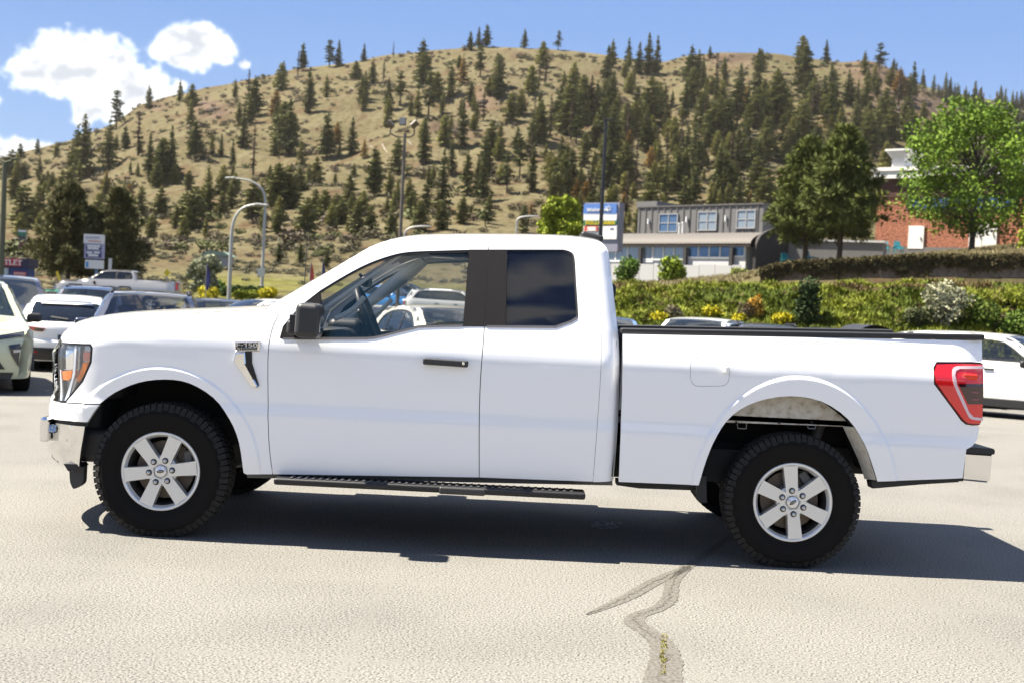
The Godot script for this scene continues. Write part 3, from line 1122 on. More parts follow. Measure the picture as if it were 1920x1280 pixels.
func make_glazing(t: Node3D, open_f: PackedVector2Array, open_r: PackedVector2Array, glass_f: PackedVector2Array, sill_f: PackedVector2Array, black: Material, glass: Material, tint: Material) -> void:
	var f := truck_flat
	var soft := func(p: Vector2) -> float: return truck_flat(p) - 0.016
	# front side glass, seals, sail panel, pillar appliques
	var pane_f := joined([outline([[600, 636.5], [598, 546]]), glass_f, outline([[868, 612.5]]), sill_f.slice(0, sill_f.size() - 3)])
	both_sides("side_window", panel(pane_f, [], soft, 0.08, 0.0), glass, t)
	var seal := panel(open_f, [Geometry2D.offset_polygon(open_f, -0.014)[0]], func(p): return truck_flat(p) - 0.004, 0.05, 0.03, 0.001)
	both_sides("window_seal", seal, black, t)
	var seal_r := panel(open_r, [Geometry2D.offset_polygon(open_r, -0.012)[0]], func(p): return truck_flat(p) - 0.004, 0.05, 0.03, 0.001)
	both_sides("window_seal", seal_r, black, t)
	var trim := plain("sill_trim", 0.16, 0.15, 0.145, 0.35, 0.6)
	var lower := joined([sill_f, back_to_front(smooth_line(outline([[868, 609], [794.5, 610.5], [774, 613.5], [732, 624], [709, 629.5], [686, 632.5], [620, 633], [530, 633]]), 2))])
	both_sides("sill_trim", panel(lower, [], func(p): return truck_flat(p) + 0.004, 0.03, 0.02), trim, t)
	var lower_r := outline([[913, 613.8], [1042, 615], [1072, 604.5], [1083, 597.5], [1082, 593], [1071, 600.5], [1041, 611], [913, 610]])
	both_sides("sill_trim", panel(lower_r, [], func(p): return truck_flat(p) + 0.004, 0.03, 0.02), trim, t)
	var rough := plain("pillar_black", 0.0165, 0.0154, 0.0176, 0.5)
	rough.roughness = 0.85
	rough.metallic_specular = 0.25
	rough.normal_enabled = true
	rough.normal_texture = noise_tex(41, 0.25, 2, [], 256, FastNoiseLite.TYPE_SIMPLEX_SMOOTH, true)
	rough.normal_scale = 0.5
	rough.uv1_triplanar = true
	rough.uv1_scale = Vector3.ONE * 5.0
	both_sides("pillar_trim", panel(outline([[879, 467.5], [917.6, 467.5], [911.9, 554], [909.3, 612.5], [867, 612.5], [873, 540]]), [], func(p): return truck_flat(p) + 0.003, 0.05, 0.03, 0.002), rough, t)
	both_sides("pillar_trim", panel(outline([[916.6, 467.5], [951.5, 467.5], [949, 613.5], [908.4, 613], [910.8, 554]]), [], func(p): return truck_flat(p) + 0.003, 0.05, 0.03, 0.002), rough, t)
	both_sides("sail_panel", panel(outline([[524.5, 634], [531, 611], [560, 575], [598, 546], [601, 560], [601, 635.5]]), [], func(p): return truck_flat(p) - 0.002, 0.04, 0.03), rough, t)
	var pane_r := joined([outline([[951.5, 468], [1056, 468]]), smooth_line(outline([[1056, 468], [1070, 472.5], [1077.5, 484], [1080.5, 530], [1084.5, 590], [1083, 597]])), outline([[1072, 604], [1042, 615], [949, 613.5]])])
	both_sides("rear_window", panel(pane_r, [], func(p): return truck_flat(p) - 0.010, 0.08, 0.0), tint, t)
	# added black sheet that gives the door gaps their shade by colour
	var shell := outline([[470, 880], [470, 640], [1158, 640], [1150, 895], [890, 890]])
	both_sides("gap_shade_sheet", panel(shell, [], func(p): return truck_flat(p) - 0.045, 0.12, 0.0), plain("gap_shade_black", 0.02, 0.02, 0.02, 0.9), t)

func make_cabin(t: Node3D, dark: Material, grey: Material) -> void:
	var cloth := plain("headliner", 0.32, 0.33, 0.33, 0.9)
	var trim := plain("cabin_grey", 0.50, 0.53, 0.52, 0.75)
	var dash := plain("dash_black", 0.0099, 0.0110, 0.0132, 0.5)
	var roof_in := smooth_line(outline([[700, 478], [735, 467], [790, 459], [941, 457], [1072, 460], [1105, 470]]))
	part("headliner", across(roof_in, truck_flat, func(p): return Vector2(0, 0.05), -0.97, 0.97, 10), cloth, t)
	var console := Geo.new()
	console.rbox(Vector3(-0.38, 1.79, 0.0), Vector3(0.26, 0.05, 0.30), 0.02)
	part("roof_console", console, grey, t)
	var lens := Geo.new()
	lens.rbox(Vector3(-0.42, 1.765, 0.02), Vector3(0.15, 0.012, 0.18), 0.004)
	part("dome_light", lens, plain("dome_lens", 0.6, 0.62, 0.6, 0.3), t)
	# inner A pillars, each with a grab handle
	for s in [-1.0, 1.0]:
		var a0 := on_side(560, 600)
		var a1 := on_side(752, 467)
		var pillar := Geo.new()
		var za := side_base(a0.y) - 0.075
		var zb := side_base(a1.y) - 0.09
		var path := []
		for k in 7:
			var q := a0.lerp(a1, k / 6.0)
			path.append(Vector3(q.x + 0.02, q.y - 0.01, s * lerpf(za, zb, k / 6.0)))
		pillar.tube(path, [0.035, 0.036, 0.040, 0.046, 0.052, 0.05, 0.035] if s < 0 else 0.012, 10)
		part("inner_pillar", pillar, trim, t)
		var grip := Geo.new()
		var gp := []
		for k in 9:
			var u := k / 8.0
			var q := a0.lerp(a1, lerpf(0.20, 0.50, u))
			gp.append(Vector3(q.x + 0.07 + 0.012 * sin(PI * u), q.y - 0.075 - 0.012 * sin(PI * u), s * (lerpf(za, zb, 0.4) - 0.03 - 0.03 * sin(PI * u))))
		grip.tube(gp, 0.016, 8)
		part("grab_handle", grip, trim, t)
		if s > 0:
			continue
		var visor := Geo.new()
		var v0 := on_side(700, 478)
		visor.rbox(Vector3(v0.x + 0.02, v0.y + 0.035, s * 0.38), Vector3(0.16, 0.025, 0.46), 0.01, Basis(Vector3.BACK, 0.45))
		part("sun_visor", visor, cloth, t)
	# dashboard
	var d := Geo.new()
	var dp := on_side(575, 622)
	d.rbox(Vector3(dp.x + 0.0, 1.17, 0), Vector3(0.50, 0.22, 1.56), 0.07, Basis.IDENTITY, true)
	d.rbox(Vector3(dp.x + 0.16, 1.27, 0.37), Vector3(0.22, 0.13, 0.42), 0.05, Basis.IDENTITY, true)
	d.rbox(Vector3(dp.x + 0.22, 1.27, -0.03), Vector3(0.05, 0.18, 0.30), 0.02, Basis(Vector3.BACK, 0.2), true)
	d.rbox(Vector3(dp.x + 0.2, 0.95, 0), Vector3(0.3, 0.4, 1.56), 0.05)
	part("dashboard", d, dash, t)
	# steering wheel
	var sw := Node3D.new()
	sw.name = "steering_wheel"
	t.add_child(sw)
	var sp := on_side(672, 586)
	sw.position = Vector3(sp.x - 0.01, sp.y - 0.02, 0.40)
	sw.basis = Basis(Vector3.BACK, 0.42) * Basis(Vector3.UP, PI / 2)
	var ring := Geo.new()
	var loop := []
	for k in 33:
		var a := TAU * k / 32.0
		loop.append(Vector3(cos(a) * 0.19, sin(a) * 0.19, 0))
	ring.tube(loop, 0.018, 10, false)
	part("wheel_rim", ring, dash, sw)
	var hub := Geo.new()
	hub.rbox(Vector3(0, 0, -0.03), Vector3(0.16, 0.12, 0.06), 0.025)
	hub.box(Vector3(-0.12, 0, -0.01), Vector3(0.16, 0.035, 0.02))
	hub.box(Vector3(0.12, 0, -0.01), Vector3(0.16, 0.035, 0.02))
	hub.box(Vector3(0, -0.12, -0.01), Vector3(0.04, 0.15, 0.02))
	part("wheel_hub", hub, dash, sw)
	# rear-view mirror
	var rv := Geo.new()
	var mp := on_side(662, 520)
	rv.rbox(Vector3(mp.x - 0.03, mp.y - 0.01, 0), Vector3(0.05, 0.07, 0.25), 0.02)
	rv.tube([Vector3(mp.x - 0.03, mp.y, 0), Vector3(mp.x - 0.08, mp.y + 0.04, 0)], 0.012, 6)
	part("rear_view_mirror", rv, dash, t)
	# seats
	var seat := plain("seat_cloth", 0.0193, 0.0198, 0.0220, 0.9)
	for x in [0.0, 0.62]:
		for s in [-1.0, 1.0]:
			var b := Geo.new()
			b.rbox(Vector3(x - 0.05, 1.17, s * 0.40), Vector3(0.16, 0.66, 0.52), 0.06, Basis(Vector3.BACK, -0.2), true)
			b.rbox(Vector3(x - 0.30, 0.86, s * 0.40), Vector3(0.50, 0.16, 0.52), 0.06)
			b.rbox(Vector3(x + 0.03, 1.55, s * 0.40), Vector3(0.10, 0.18, 0.27), 0.045, Basis(Vector3.BACK, -0.15), true)
			if x < 0.5 or s < 2.0:
				part("seat", b, seat, t)
	# inner door skins, floor
	var skin := outline([[540, 880], [530, 645], [690, 645], [780, 624], [1085, 620], [1120, 880]])
	both_sides("door_lining", panel(skin, [], func(p): return truck_flat(p) - 0.10, 0.12, 0.0), dash, t)
	var fl := Geo.new()
	fl.box(Vector3(-0.25, 0.62, 0), Vector3(1.95, 0.06, 1.72))
	fl.box(Vector3(-1.26, 0.88, 0), Vector3(0.04, 0.56, 1.72))
	fl.box(Vector3(0.66, 0.96, 0), Vector3(0.04, 0.72, 1.70))
	part("cab_floor", fl, dark, t)

func make_mirror_and_trim(t: Node3D, paint: Material, black: Material, grey: Material, chrome: Material) -> void:
	for s in [-1.0, 1.0]:
		var flip := Transform3D(Basis.from_scale(Vector3(1, 1, s)), Vector3.ZERO)
		# wing mirror: shell, arm, glass
		var g := Geo.new()
		var c := at(581, 601, 10.09) - Vector3(TRUCK_X, 0, 0)
		g.rbox(Vector3(c.x - 0.002, c.y, 1.15), Vector3(0.142, 0.198, 0.20), 0.035, Basis(Vector3.BACK, -0.03), true)
		var m := part("wing_mirror", g.moved(flip), plain("mirror_grey", 0.0248, 0.0248, 0.0259, 0.45), t)
		var arm := Geo.new()
		arm.rbox(Vector3(c.x - 0.085, c.y - 0.045, 1.03), Vector3(0.10, 0.085, 0.24), 0.02, Basis.IDENTITY, true)
		part("mirror_arm", arm.moved(flip), grey, m)
		var gl := Geo.new()
		gl.rbox(Vector3(c.x + 0.066, c.y, 1.15), Vector3(0.008, 0.13, 0.13), 0.003)
		part("mirror_glass", gl.moved(flip), chrome, m)
		var lampp := Geo.new()
		lampp.rbox(Vector3(c.x - 0.095, c.y - 0.02, 1.152), Vector3(0.045, 0.10, 0.012), 0.005)
		part("arm_cover", lampp.moved(flip), plain("arm_cover", 0.0154, 0.0154, 0.0165, 0.4), m)
		# door handle
		var h := Geo.new()
		var hp := on_side(836, 678.5)
		var hz := side_base(hp.y)
		h.rbox(Vector3(hp.x, hp.y, hz + 0.038), Vector3(0.265, 0.040, 0.026), 0.011, Basis(Vector3.BACK, -0.02), true)
		h.box(Vector3(hp.x - 0.10, hp.y, hz + 0.012), Vector3(0.05, 0.030, 0.04))
		h.box(Vector3(hp.x + 0.10, hp.y, hz + 0.012), Vector3(0.05, 0.030, 0.04))
		var hh := part("door_handle", h.moved(flip), grey, t)
		var lock := Geo.new()
		lock.lathe([Vector2(0.0, 0.004), Vector2(0.008, 0.004), Vector2(0.010, 0.0)], Vector3(hp.x + 0.105, hp.y - 0.001, hz + 0.051), Basis.IDENTITY, 14)
		part("lock", lock.moved(flip), chrome, hh)
		# running board
		var rb := Geo.new()
		var b0 := at(513, 906, 10.21) - Vector3(TRUCK_X, 0, 0)
		var b1 := at(1098, 925, 10.21) - Vector3(TRUCK_X, 0, 0)
		rb.rbox(Vector3((b0.x + b1.x) * 0.5, (b0.y + b1.y) * 0.5, 0.995), Vector3(b1.x - b0.x, 0.040, 0.17), 0.014, Basis.IDENTITY, true)
		var board := part("running_board", rb.moved(flip), plain("step_black", 0.0099, 0.0099, 0.0105, 0.45), t)
		var ribs := Geo.new()
		for k in 40:
			ribs.rbox(Vector3(lerpf(b0.x + 0.10, b1.x - 0.08, k / 39.0), (b0.y + b1.y) * 0.5 + 0.021, 1.005), Vector3(0.018, 0.010, 0.12), 0.003)
		part("tread_rib", ribs.moved(flip), grey, board)
		var clip := Geo.new()
		clip.rbox(Vector3(lerpf(b0.x, b1.x, 0.605), (b0.y + b1.y) * 0.5 - 0.004, 1.0), Vector3(0.27, 0.043, 0.176), 0.012)
		part("step_joint", clip.moved(flip), plain("step_grey", 0.0385, 0.0385, 0.0385, 0.4), board)
		for x in [0.06, 0.38, 0.72, 0.95]:
			var br := Geo.new()
			br.box(Vector3(lerpf(b0.x, b1.x, x), 0.50, 0.86), Vector3(0.05, 0.04, 0.22), Basis(Vector3.RIGHT, 0.35))
			part("step_bracket", br.moved(flip), black, board)
		# fender vent and badge
		var v := Geo.new()
		var vp := outline([[441, 661.5], [459.5, 659.5], [461, 681], [484.5, 723], [482.5, 726], [472.5, 725.5], [441.5, 681.5], [438.5, 676]])
		var vz := side_base(1.10)
		v.prism(vp, vz - 0.01, vz + 0.018, 0.006)
		var vent := part("fender_vent", v.moved(flip), chrome, t)
		var hole := Geo.new()
		hole.prism(outline([[459.5, 658], [472, 658], [472.5, 680], [485.5, 722], [484, 724], [462, 683]]), vz - 0.01, vz + 0.006, 0.0)
		part("vent_slot", hole.moved(flip), plain("vent_dark", 0.006, 0.006, 0.008, 0.4), vent)
		var plate := Geo.new()
		var q := outline([[440.5, 640.5], [488.5, 640], [486, 658], [440.5, 658]])
		plate.prism(q, vz - 0.012, vz + 0.010, 0.003)
		var badge := part("badge", plate.moved(flip), chrome, t)
		var face := Geo.new()
		face.prism(outline([[443, 642.5], [484, 642], [482.5, 656], [443, 656]]), vz, vz + 0.0112, 0.0)
		part("badge_face", face.moved(flip), plain("badge_black", 0.02, 0.021, 0.026, 0.3), badge)
		var bar := Geo.new()
		bar.prism(outline([[456, 651.2], [482, 651], [481.5, 654.5], [456, 654.5]]), vz, vz + 0.0125, 0.0)
		part("badge_bar", bar.moved(flip), plain("badge_grey", 0.16, 0.17, 0.16, 0.3), badge)
		var words := [["F-150", 463.0, 646.4, 0.025, 1.5], ["XLT", 449.5, 653.0, 0.012, 1.2]]
		for w in words:
			var tm := text_mesh(w[0], w[3], 0.002, true)
			var p := on_side(w[1], w[2])
			var fr := Transform3D(Basis(Vector3.BACK, deg_to_rad(0.4)).scaled_local(Vector3(w[4], 1, 1)), Vector3(p.x, p.y, vz + 0.0125))
			if s < 0:
				fr = Transform3D(Basis(Vector3.UP, PI).scaled_local(Vector3(w[4], 1, 1)), Vector3(p.x, p.y, -(vz + 0.0125)))
			part("lettering", tm, plain("badge_silver", 0.75, 0.76, 0.78, 0.2, 0.8), badge, fr)
	# roof marker pod and aerial
	var fin := Geo.new()
	var fa := at(1107, 444, 11.73) - Vector3(TRUCK_X, 0, 0)
	fin.rbox(Vector3(fa.x, fa.y - 0.012, 0.0), Vector3(0.15, 0.045, 0.44), 0.02, Basis(Vector3.BACK, -0.18), true)
	part("brake_light_pod", fin, black, t)
	var mast := Geo.new()
	var m0 := at(569, 560, 12.73)
	var m1 := at(577, 428, 12.73)
	mast.tube([m0 - Vector3(TRUCK_X, 0, TRUCK_Z), m1 - Vector3(TRUCK_X, 0, TRUCK_Z)], [0.004, 0.0018], 6)
	part("aerial", mast, black, t)
	var seam := Geo.new()
	var s0 := on_side(434, 585)
	var s1 := on_side(414, 603)
	var cut := []
	for k in 5:
		var q := s0.lerp(s1, k / 4.0)
		cut.append(Vector3(q.x, q.y, truck_side(q) + 0.0005))
	seam.tube(cut, 0.0016, 5)
	part("hood_seam", seam, plain("seam_grey", 0.2, 0.2, 0.21, 0.7), t)

func text_mesh(words: String, size: float, depth := 0.01, bold := false, serif := false) -> TextMesh:
	var tm := TextMesh.new()
	var font := SystemFont.new()
	font.font_names = PackedStringArray(["Droid Serif"] if serif else ["Droid Sans"])
	font.font_weight = 700 if bold else 400
	tm.font = font
	tm.text = words
	tm.font_size = 64
	tm.pixel_size = size / 47.0      # capital height is about 47 of 64 points
	tm.depth = depth
	tm.curve_step = 2.0
	return tm

func make_chassis(t: Node3D, dark: Material, black: Material, paint: Material, arch_f: PackedVector2Array, arch_r: PackedVector2Array) -> void:
	var g := Geo.new()
	for s in [-1.0, 1.0]:
		g.box(Vector3(0.1, 0.60, s * 0.45), Vector3(5.0, 0.16, 0.09))
	g.box(Vector3(-0.1, 0.56, 0), Vector3(2.2, 0.12, 1.2))
	g.box(Vector3(-2.1, 0.66, 0), Vector3(0.8, 0.3, 0.7))
	g.box(Vector3(1.1, 0.55, 0.5), Vector3(0.9, 0.2, 0.35))
	part("frame", g, dark, t)
	for h in [hub_f, hub_r]:
		var axle := Geo.new()
		axle.tube([Vector3(h.x, 0.39, -0.78), Vector3(h.x, 0.39, 0.78)], 0.045, 10)
		axle.ball(Vector3(h.x, 0.39, 0.05), Vector3(0.15, 0.15, 0.15))
		part("axle", axle, dark, t)
	var pipe := Geo.new()
	pipe.tube([Vector3(-0.8, 0.47, -0.35), Vector3(1.0, 0.47, -0.35), Vector3(2.0, 0.62, -0.5), Vector3(2.6, 0.60, -0.6)], 0.04, 8)
	part("exhaust_pipe", pipe, plain("exhaust_metal", 0.15, 0.13, 0.11, 0.5, 0.8), t)
	var liner_dark := plain("wheel_liner", 0.016, 0.016, 0.016, 0.95)
	for s in [-1.0, 1.0]:
		# wheel-house liners: a swept arch and the inner wall
		for w in [[arch_f, 0.0], [arch_r, 1.0]]:
			var l := Geo.new()
			var rows := []
			for p in w[0]:
				rows.append([Vector3(p.x, p.y, s * (truck_side(p) - 0.012)), Vector3(p.x, p.y + 0.02, s * 0.90), Vector3(p.x, p.y + 0.03, s * 0.45)])
			l.grid(rows, Vector3(w[0][w[0].size() / 2].x, 0.4, s * 0.7))
			part("wheel_liner", l, liner_dark, t)
			var wall := Geo.new()
			var mid: Vector2 = hub_f if w[1] == 0.0 else hub_r
			wall.box(Vector3(mid.x, 0.86, s * 0.44), Vector3(1.1, 0.66, 0.03))
			part("wheel_wall", wall, liner_dark, t)
		# painted inner skin of the rear wheel house, with its bolts and lower lip
		var dusty := plain("dusty_inner_white", 0.72, 0.70, 0.66, 0.8)
		dusty.albedo_texture = noise_tex(51, 0.06, 5, [[0.0, Color(0.62, 0.56, 0.48)], [0.30, Color(0.88, 0.86, 0.82)], [1.0, Color(1, 1, 1)]], 256)
		dusty.uv1_triplanar = true
		var skin := joined([smooth_line(outline([[1366, 795], [1378, 774], [1420, 750], [1480, 740], [1540, 750], [1590, 784], [1606, 804]])), outline([[1600, 803], [1480, 799]])])
		var pn := panel(skin, [], func(p): return 0.86, 0.06, 0.004)
		var inner := part("inner_fender", pn.moved(Transform3D(Basis.from_scale(Vector3(1, 1, s)), Vector3.ZERO)), dusty, t)
		var curl := Geo.new()
		var rows := []
		for q in [[1603, 800], [1618, 830], [1632, 862], [1640, 885], [1644, 900]]:
			var p := on_side(q[0], q[1])
			rows.append([Vector3(p.x + 0.01, p.y, s * (truck_side(p) - 0.012)), Vector3(p.x - 0.01, p.y - 0.005, s * 0.93), Vector3(p.x - 0.035, p.y - 0.01, s * 0.86)])
		curl.grid(rows, Vector3(rows[2][0].x - 1.0, 0.6, s * 0.9))
		part("inner_fender", curl, dusty, t)
		for bx in [1388, 1470, 1532]:
			var bolt := Geo.new()
			var p := on_side(bx, 795)
			bolt.lathe([Vector2(0, 0.006), Vector2(0.008, 0.006), Vector2(0.008, 0.0)], Vector3(p.x, p.y, s * 0.865), Basis(Vector3.UP, 0.0 if s > 0 else PI), 8)
			part("bolt", bolt, dark, inner)
		for bx in [[1390, 1408], [1524, 1540]]:
			var hook := Geo.new()
			var p := on_side(bx[0], 797)
			var q := on_side(bx[1], 798)
			hook.tube([Vector3(p.x, p.y, s * 0.86), Vector3(p.x + 0.004, p.y - 0.028, s * 0.87), Vector3(q.x - 0.004, q.y - 0.028, s * 0.87), Vector3(q.x, q.y, s * 0.86)], 0.003, 5)
			part("bracket", hook, plain("wire_grey", 0.3, 0.3, 0.3, 0.5), inner)
		# mud flaps and rocker
		var mud := Geo.new()
		mud.prism(outline([[1308, 893], [1326, 893], [1326, 942], [1312, 942], [1307, 928]]), s * 0.80, s * 0.955, 0.0)
		part("mud_flap", mud, plain("mud_flap_black", 0.0110, 0.0110, 0.0110, 0.7), t)
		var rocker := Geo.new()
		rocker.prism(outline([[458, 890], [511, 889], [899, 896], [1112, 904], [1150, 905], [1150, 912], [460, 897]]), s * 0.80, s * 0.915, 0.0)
		part("rocker", rocker, plain("sill_shade_grey", 0.10, 0.098, 0.092, 0.8), t)  # rocker colour darkened to stand in for the shade under the doors
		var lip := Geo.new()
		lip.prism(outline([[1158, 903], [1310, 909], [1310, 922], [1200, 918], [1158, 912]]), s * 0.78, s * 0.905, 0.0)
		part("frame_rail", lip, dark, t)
		var shock := Geo.new()
		shock.tube([Vector3(hub_r.x + 0.25, 0.92, s * 0.6), Vector3(hub_r.x + 0.12, 0.45, s * 0.62)], 0.032, 10)
		part("shock_absorber", shock, plain("shock_grey", 0.10, 0.10, 0.10, 0.5), t)

func make_wheel(t: Node3D, where: Vector3, s: float, turn: float) -> void:
	var w := Node3D.new()
	w.name = "wheel"
	t.add_child(w, true)
	w.position = where
	w.basis = Basis(Vector3.UP, 0.0 if s > 0 else PI) * Basis(Vector3.BACK, turn)
	if not materials.has("tyre_meshes"):
		materials["tyre_meshes"] = wheel_meshes()
	var set_: Dictionary = materials["tyre_meshes"]
	var rubber := plain("tyre_rubber", 0.0116, 0.0107, 0.0099, 0.85)
	var alloy := plain("alloy_silver", 0.72, 0.72, 0.70, 0.36, 0.55, 0.4)
	rubber.metallic_specular = 0.2
	var tyre := part("tyre", set_.tyre, rubber, w)
	part("tread", set_.tread, plain("tread_rubber", 0.0143, 0.0132, 0.0121, 0.9), tyre)
	var rim := part("rim", set_.rim, alloy, w)
	part("barrel", set_.barrel, plain("barrel_grey", 0.05, 0.048, 0.046, 0.6, 0.3), rim)
	for k in 6:
		var fr := Transform3D(Basis(Vector3.BACK, TAU * k / 6.0), Vector3.ZERO)
		part("spoke", set_.spoke, alloy, rim, fr)
		part("lug_nut", set_.nut, plain("nut_chrome", 0.5, 0.5, 0.5, 0.25, 1.0), rim, fr)
		part("lug_recess", set_.recess, plain("nut_recess", 0.03, 0.03, 0.03, 0.6), rim, fr)
	part("hub", set_.hub, alloy, rim)
	var cap := part("centre_cap", set_.cap, plain("cap_silver", 0.72, 0.72, 0.72, 0.25, 0.6), w)
	part("emblem", set_.oval, plain("emblem_dark", 0.01, 0.012, 0.02, 0.3), w)
	part("lettering", set_.script, plain("emblem_silver", 0.7, 0.7, 0.7, 0.3, 0.6), w, Transform3D(Basis.IDENTITY, Vector3(0, 0, 0.112)))
	part("brake_disc", set_.disc, plain("disc_rust", 0.20, 0.16, 0.125, 0.55, 0.5), w)
	part("brake_caliper", set_.caliper, plain("caliper_grey", 0.16, 0.15, 0.14, 0.6, 0.3), w)

func wheel_meshes() -> Dictionary:
	var d := {}
	var g := Geo.new()
	g.lathe([Vector2(0.226, -0.10), Vector2(0.28, -0.124), Vector2(0.33, -0.131), Vector2(0.368, -0.122), Vector2(0.388, -0.10), Vector2(0.394, -0.06), Vector2(0.396, 0), Vector2(0.394, 0.06), Vector2(0.388, 0.10), Vector2(0.368, 0.122), Vector2(0.345, 0.130), Vector2(0.341, 0.134), Vector2(0.335, 0.134), Vector2(0.331, 0.131), Vector2(0.29, 0.128), Vector2(0.262, 0.122), Vector2(0.258, 0.118), Vector2(0.244, 0.116), Vector2(0.236, 0.108), Vector2(0.226, 0.09)], Vector3.ZERO, Basis.IDENTITY, 72, true)
	d.tyre = g.mesh()
	g = Geo.new()
	var rng := RandomNumberGenerator.new()
	rng.seed = 4
	for k in 66:
		var a := TAU * k / 66.0
		for s in [-1.0, 1.0]:
			var bb := Basis(Vector3.BACK, a + (0.5 if s > 0 else 0.0) * TAU / 66.0)
			var long := 0.030 if k % 2 == 0 else 0.042
			g.box(bb * Vector3(0.3895, 0, s * 0.088), Vector3(0.018, 0.029, 0.044), bb)
			g.box(bb * Vector3(0.378 - long * 0.15, 0, s * 0.1145), Vector3(long, 0.029, 0.012), bb * Basis(Vector3.UP, s * 0.55))
		for z in [-0.045, 0.0, 0.045]:
			var c := Basis(Vector3.BACK, a + z * 3.0)
			g.box(c * Vector3(0.396, 0, z), Vector3(0.014, 0.027, 0.034), c * Basis(Vector3.RIGHT, rng.randf_range(-0.4, 0.4)))
	d.tread = g.mesh()
	g = Geo.new()
	g.lathe([Vector2(0.204, 0.083), Vector2(0.214, 0.098), Vector2(0.218, 0.108), Vector2(0.228, 0.111), Vector2(0.234, 0.108), Vector2(0.237, 0.098), Vector2(0.237, 0.08)], Vector3.ZERO, Basis.IDENTITY, 64, true)
	d.rim = g.mesh()
	g = Geo.new()
	g.lathe([Vector2(0.190, -0.11), Vector2(0.196, 0.03), Vector2(0.2035, 0.082)], Vector3.ZERO, Basis.IDENTITY, 48, true)
	g.lathe([Vector2(0.0, -0.11), Vector2(0.19, -0.11)], Vector3.ZERO, Basis.IDENTITY, 32)
	d.barrel = g.mesh()
	g = Geo.new()
	g.prism(PackedVector2Array([Vector2(0.045, -0.036), Vector2(0.10, -0.036), Vector2(0.209, -0.041), Vector2(0.217, -0.047), Vector2(0.219, 0.047), Vector2(0.209, 0.041), Vector2(0.10, 0.036), Vector2(0.045, 0.036)]), 0.045, 0.104, 0.007, Transform3D(Basis(Vector3.UP, -0.03), Vector3.ZERO))
	d.spoke = g.mesh()
	g = Geo.new()
	g.lathe([Vector2(0.0, 0.088), Vector2(0.082, 0.088), Vector2(0.092, 0.078), Vector2(0.092, 0.03)], Vector3.ZERO, Basis.IDENTITY, 36)
	d.hub = g.mesh()
	g = Geo.new()
	g.lathe([Vector2(0.0, 0.126), Vector2(0.007, 0.126), Vector2(0.0115, 0.120), Vector2(0.0115, 0.10)], Vector3(0.069, 0, 0), Basis.IDENTITY, 12, true)
	d.nut = g.mesh()
	g = Geo.new()
	g.lathe([Vector2(0.0, 0.1078), Vector2(0.0185, 0.1078), Vector2(0.019, 0.10)], Vector3(0.069, 0, 0), Basis.IDENTITY, 18)
	d.recess = g.mesh()
	g = Geo.new()
	g.lathe([Vector2(0.0, 0.112), Vector2(0.030, 0.111), Vector2(0.035, 0.107), Vector2(0.037, 0.10), Vector2(0.037, 0.08)], Vector3.ZERO, Basis.IDENTITY, 30, true)
	d.cap = g.mesh()
	g = Geo.new()
	var oval := PackedVector2Array()
	for k in 24:
		oval.append(Vector2(cos(TAU * k / 24.0) * 0.0225, sin(TAU * k / 24.0) * 0.0092))
	g.prism(oval, 0.108, 0.1128, 0.0008)
	d.oval = g.mesh()
	d.script = text_mesh("Ford", 0.0075, 0.003, true, true)
	g = Geo.new()
	g.lathe([Vector2(0.0, 0.02), Vector2(0.10, 0.02), Vector2(0.10, 0.0), Vector2(0.172, 0.0), Vector2(0.172, -0.025), Vector2(0.0, -0.025)], Vector3.ZERO, Basis.IDENTITY, 48)
	d.disc = g.mesh()
	g = Geo.new()
	g.rbox(Vector3(0.15, 0.02, 0.0), Vector3(0.06, 0.17, 0.075), 0.015)
	d.caliper = g.mesh()
	return d

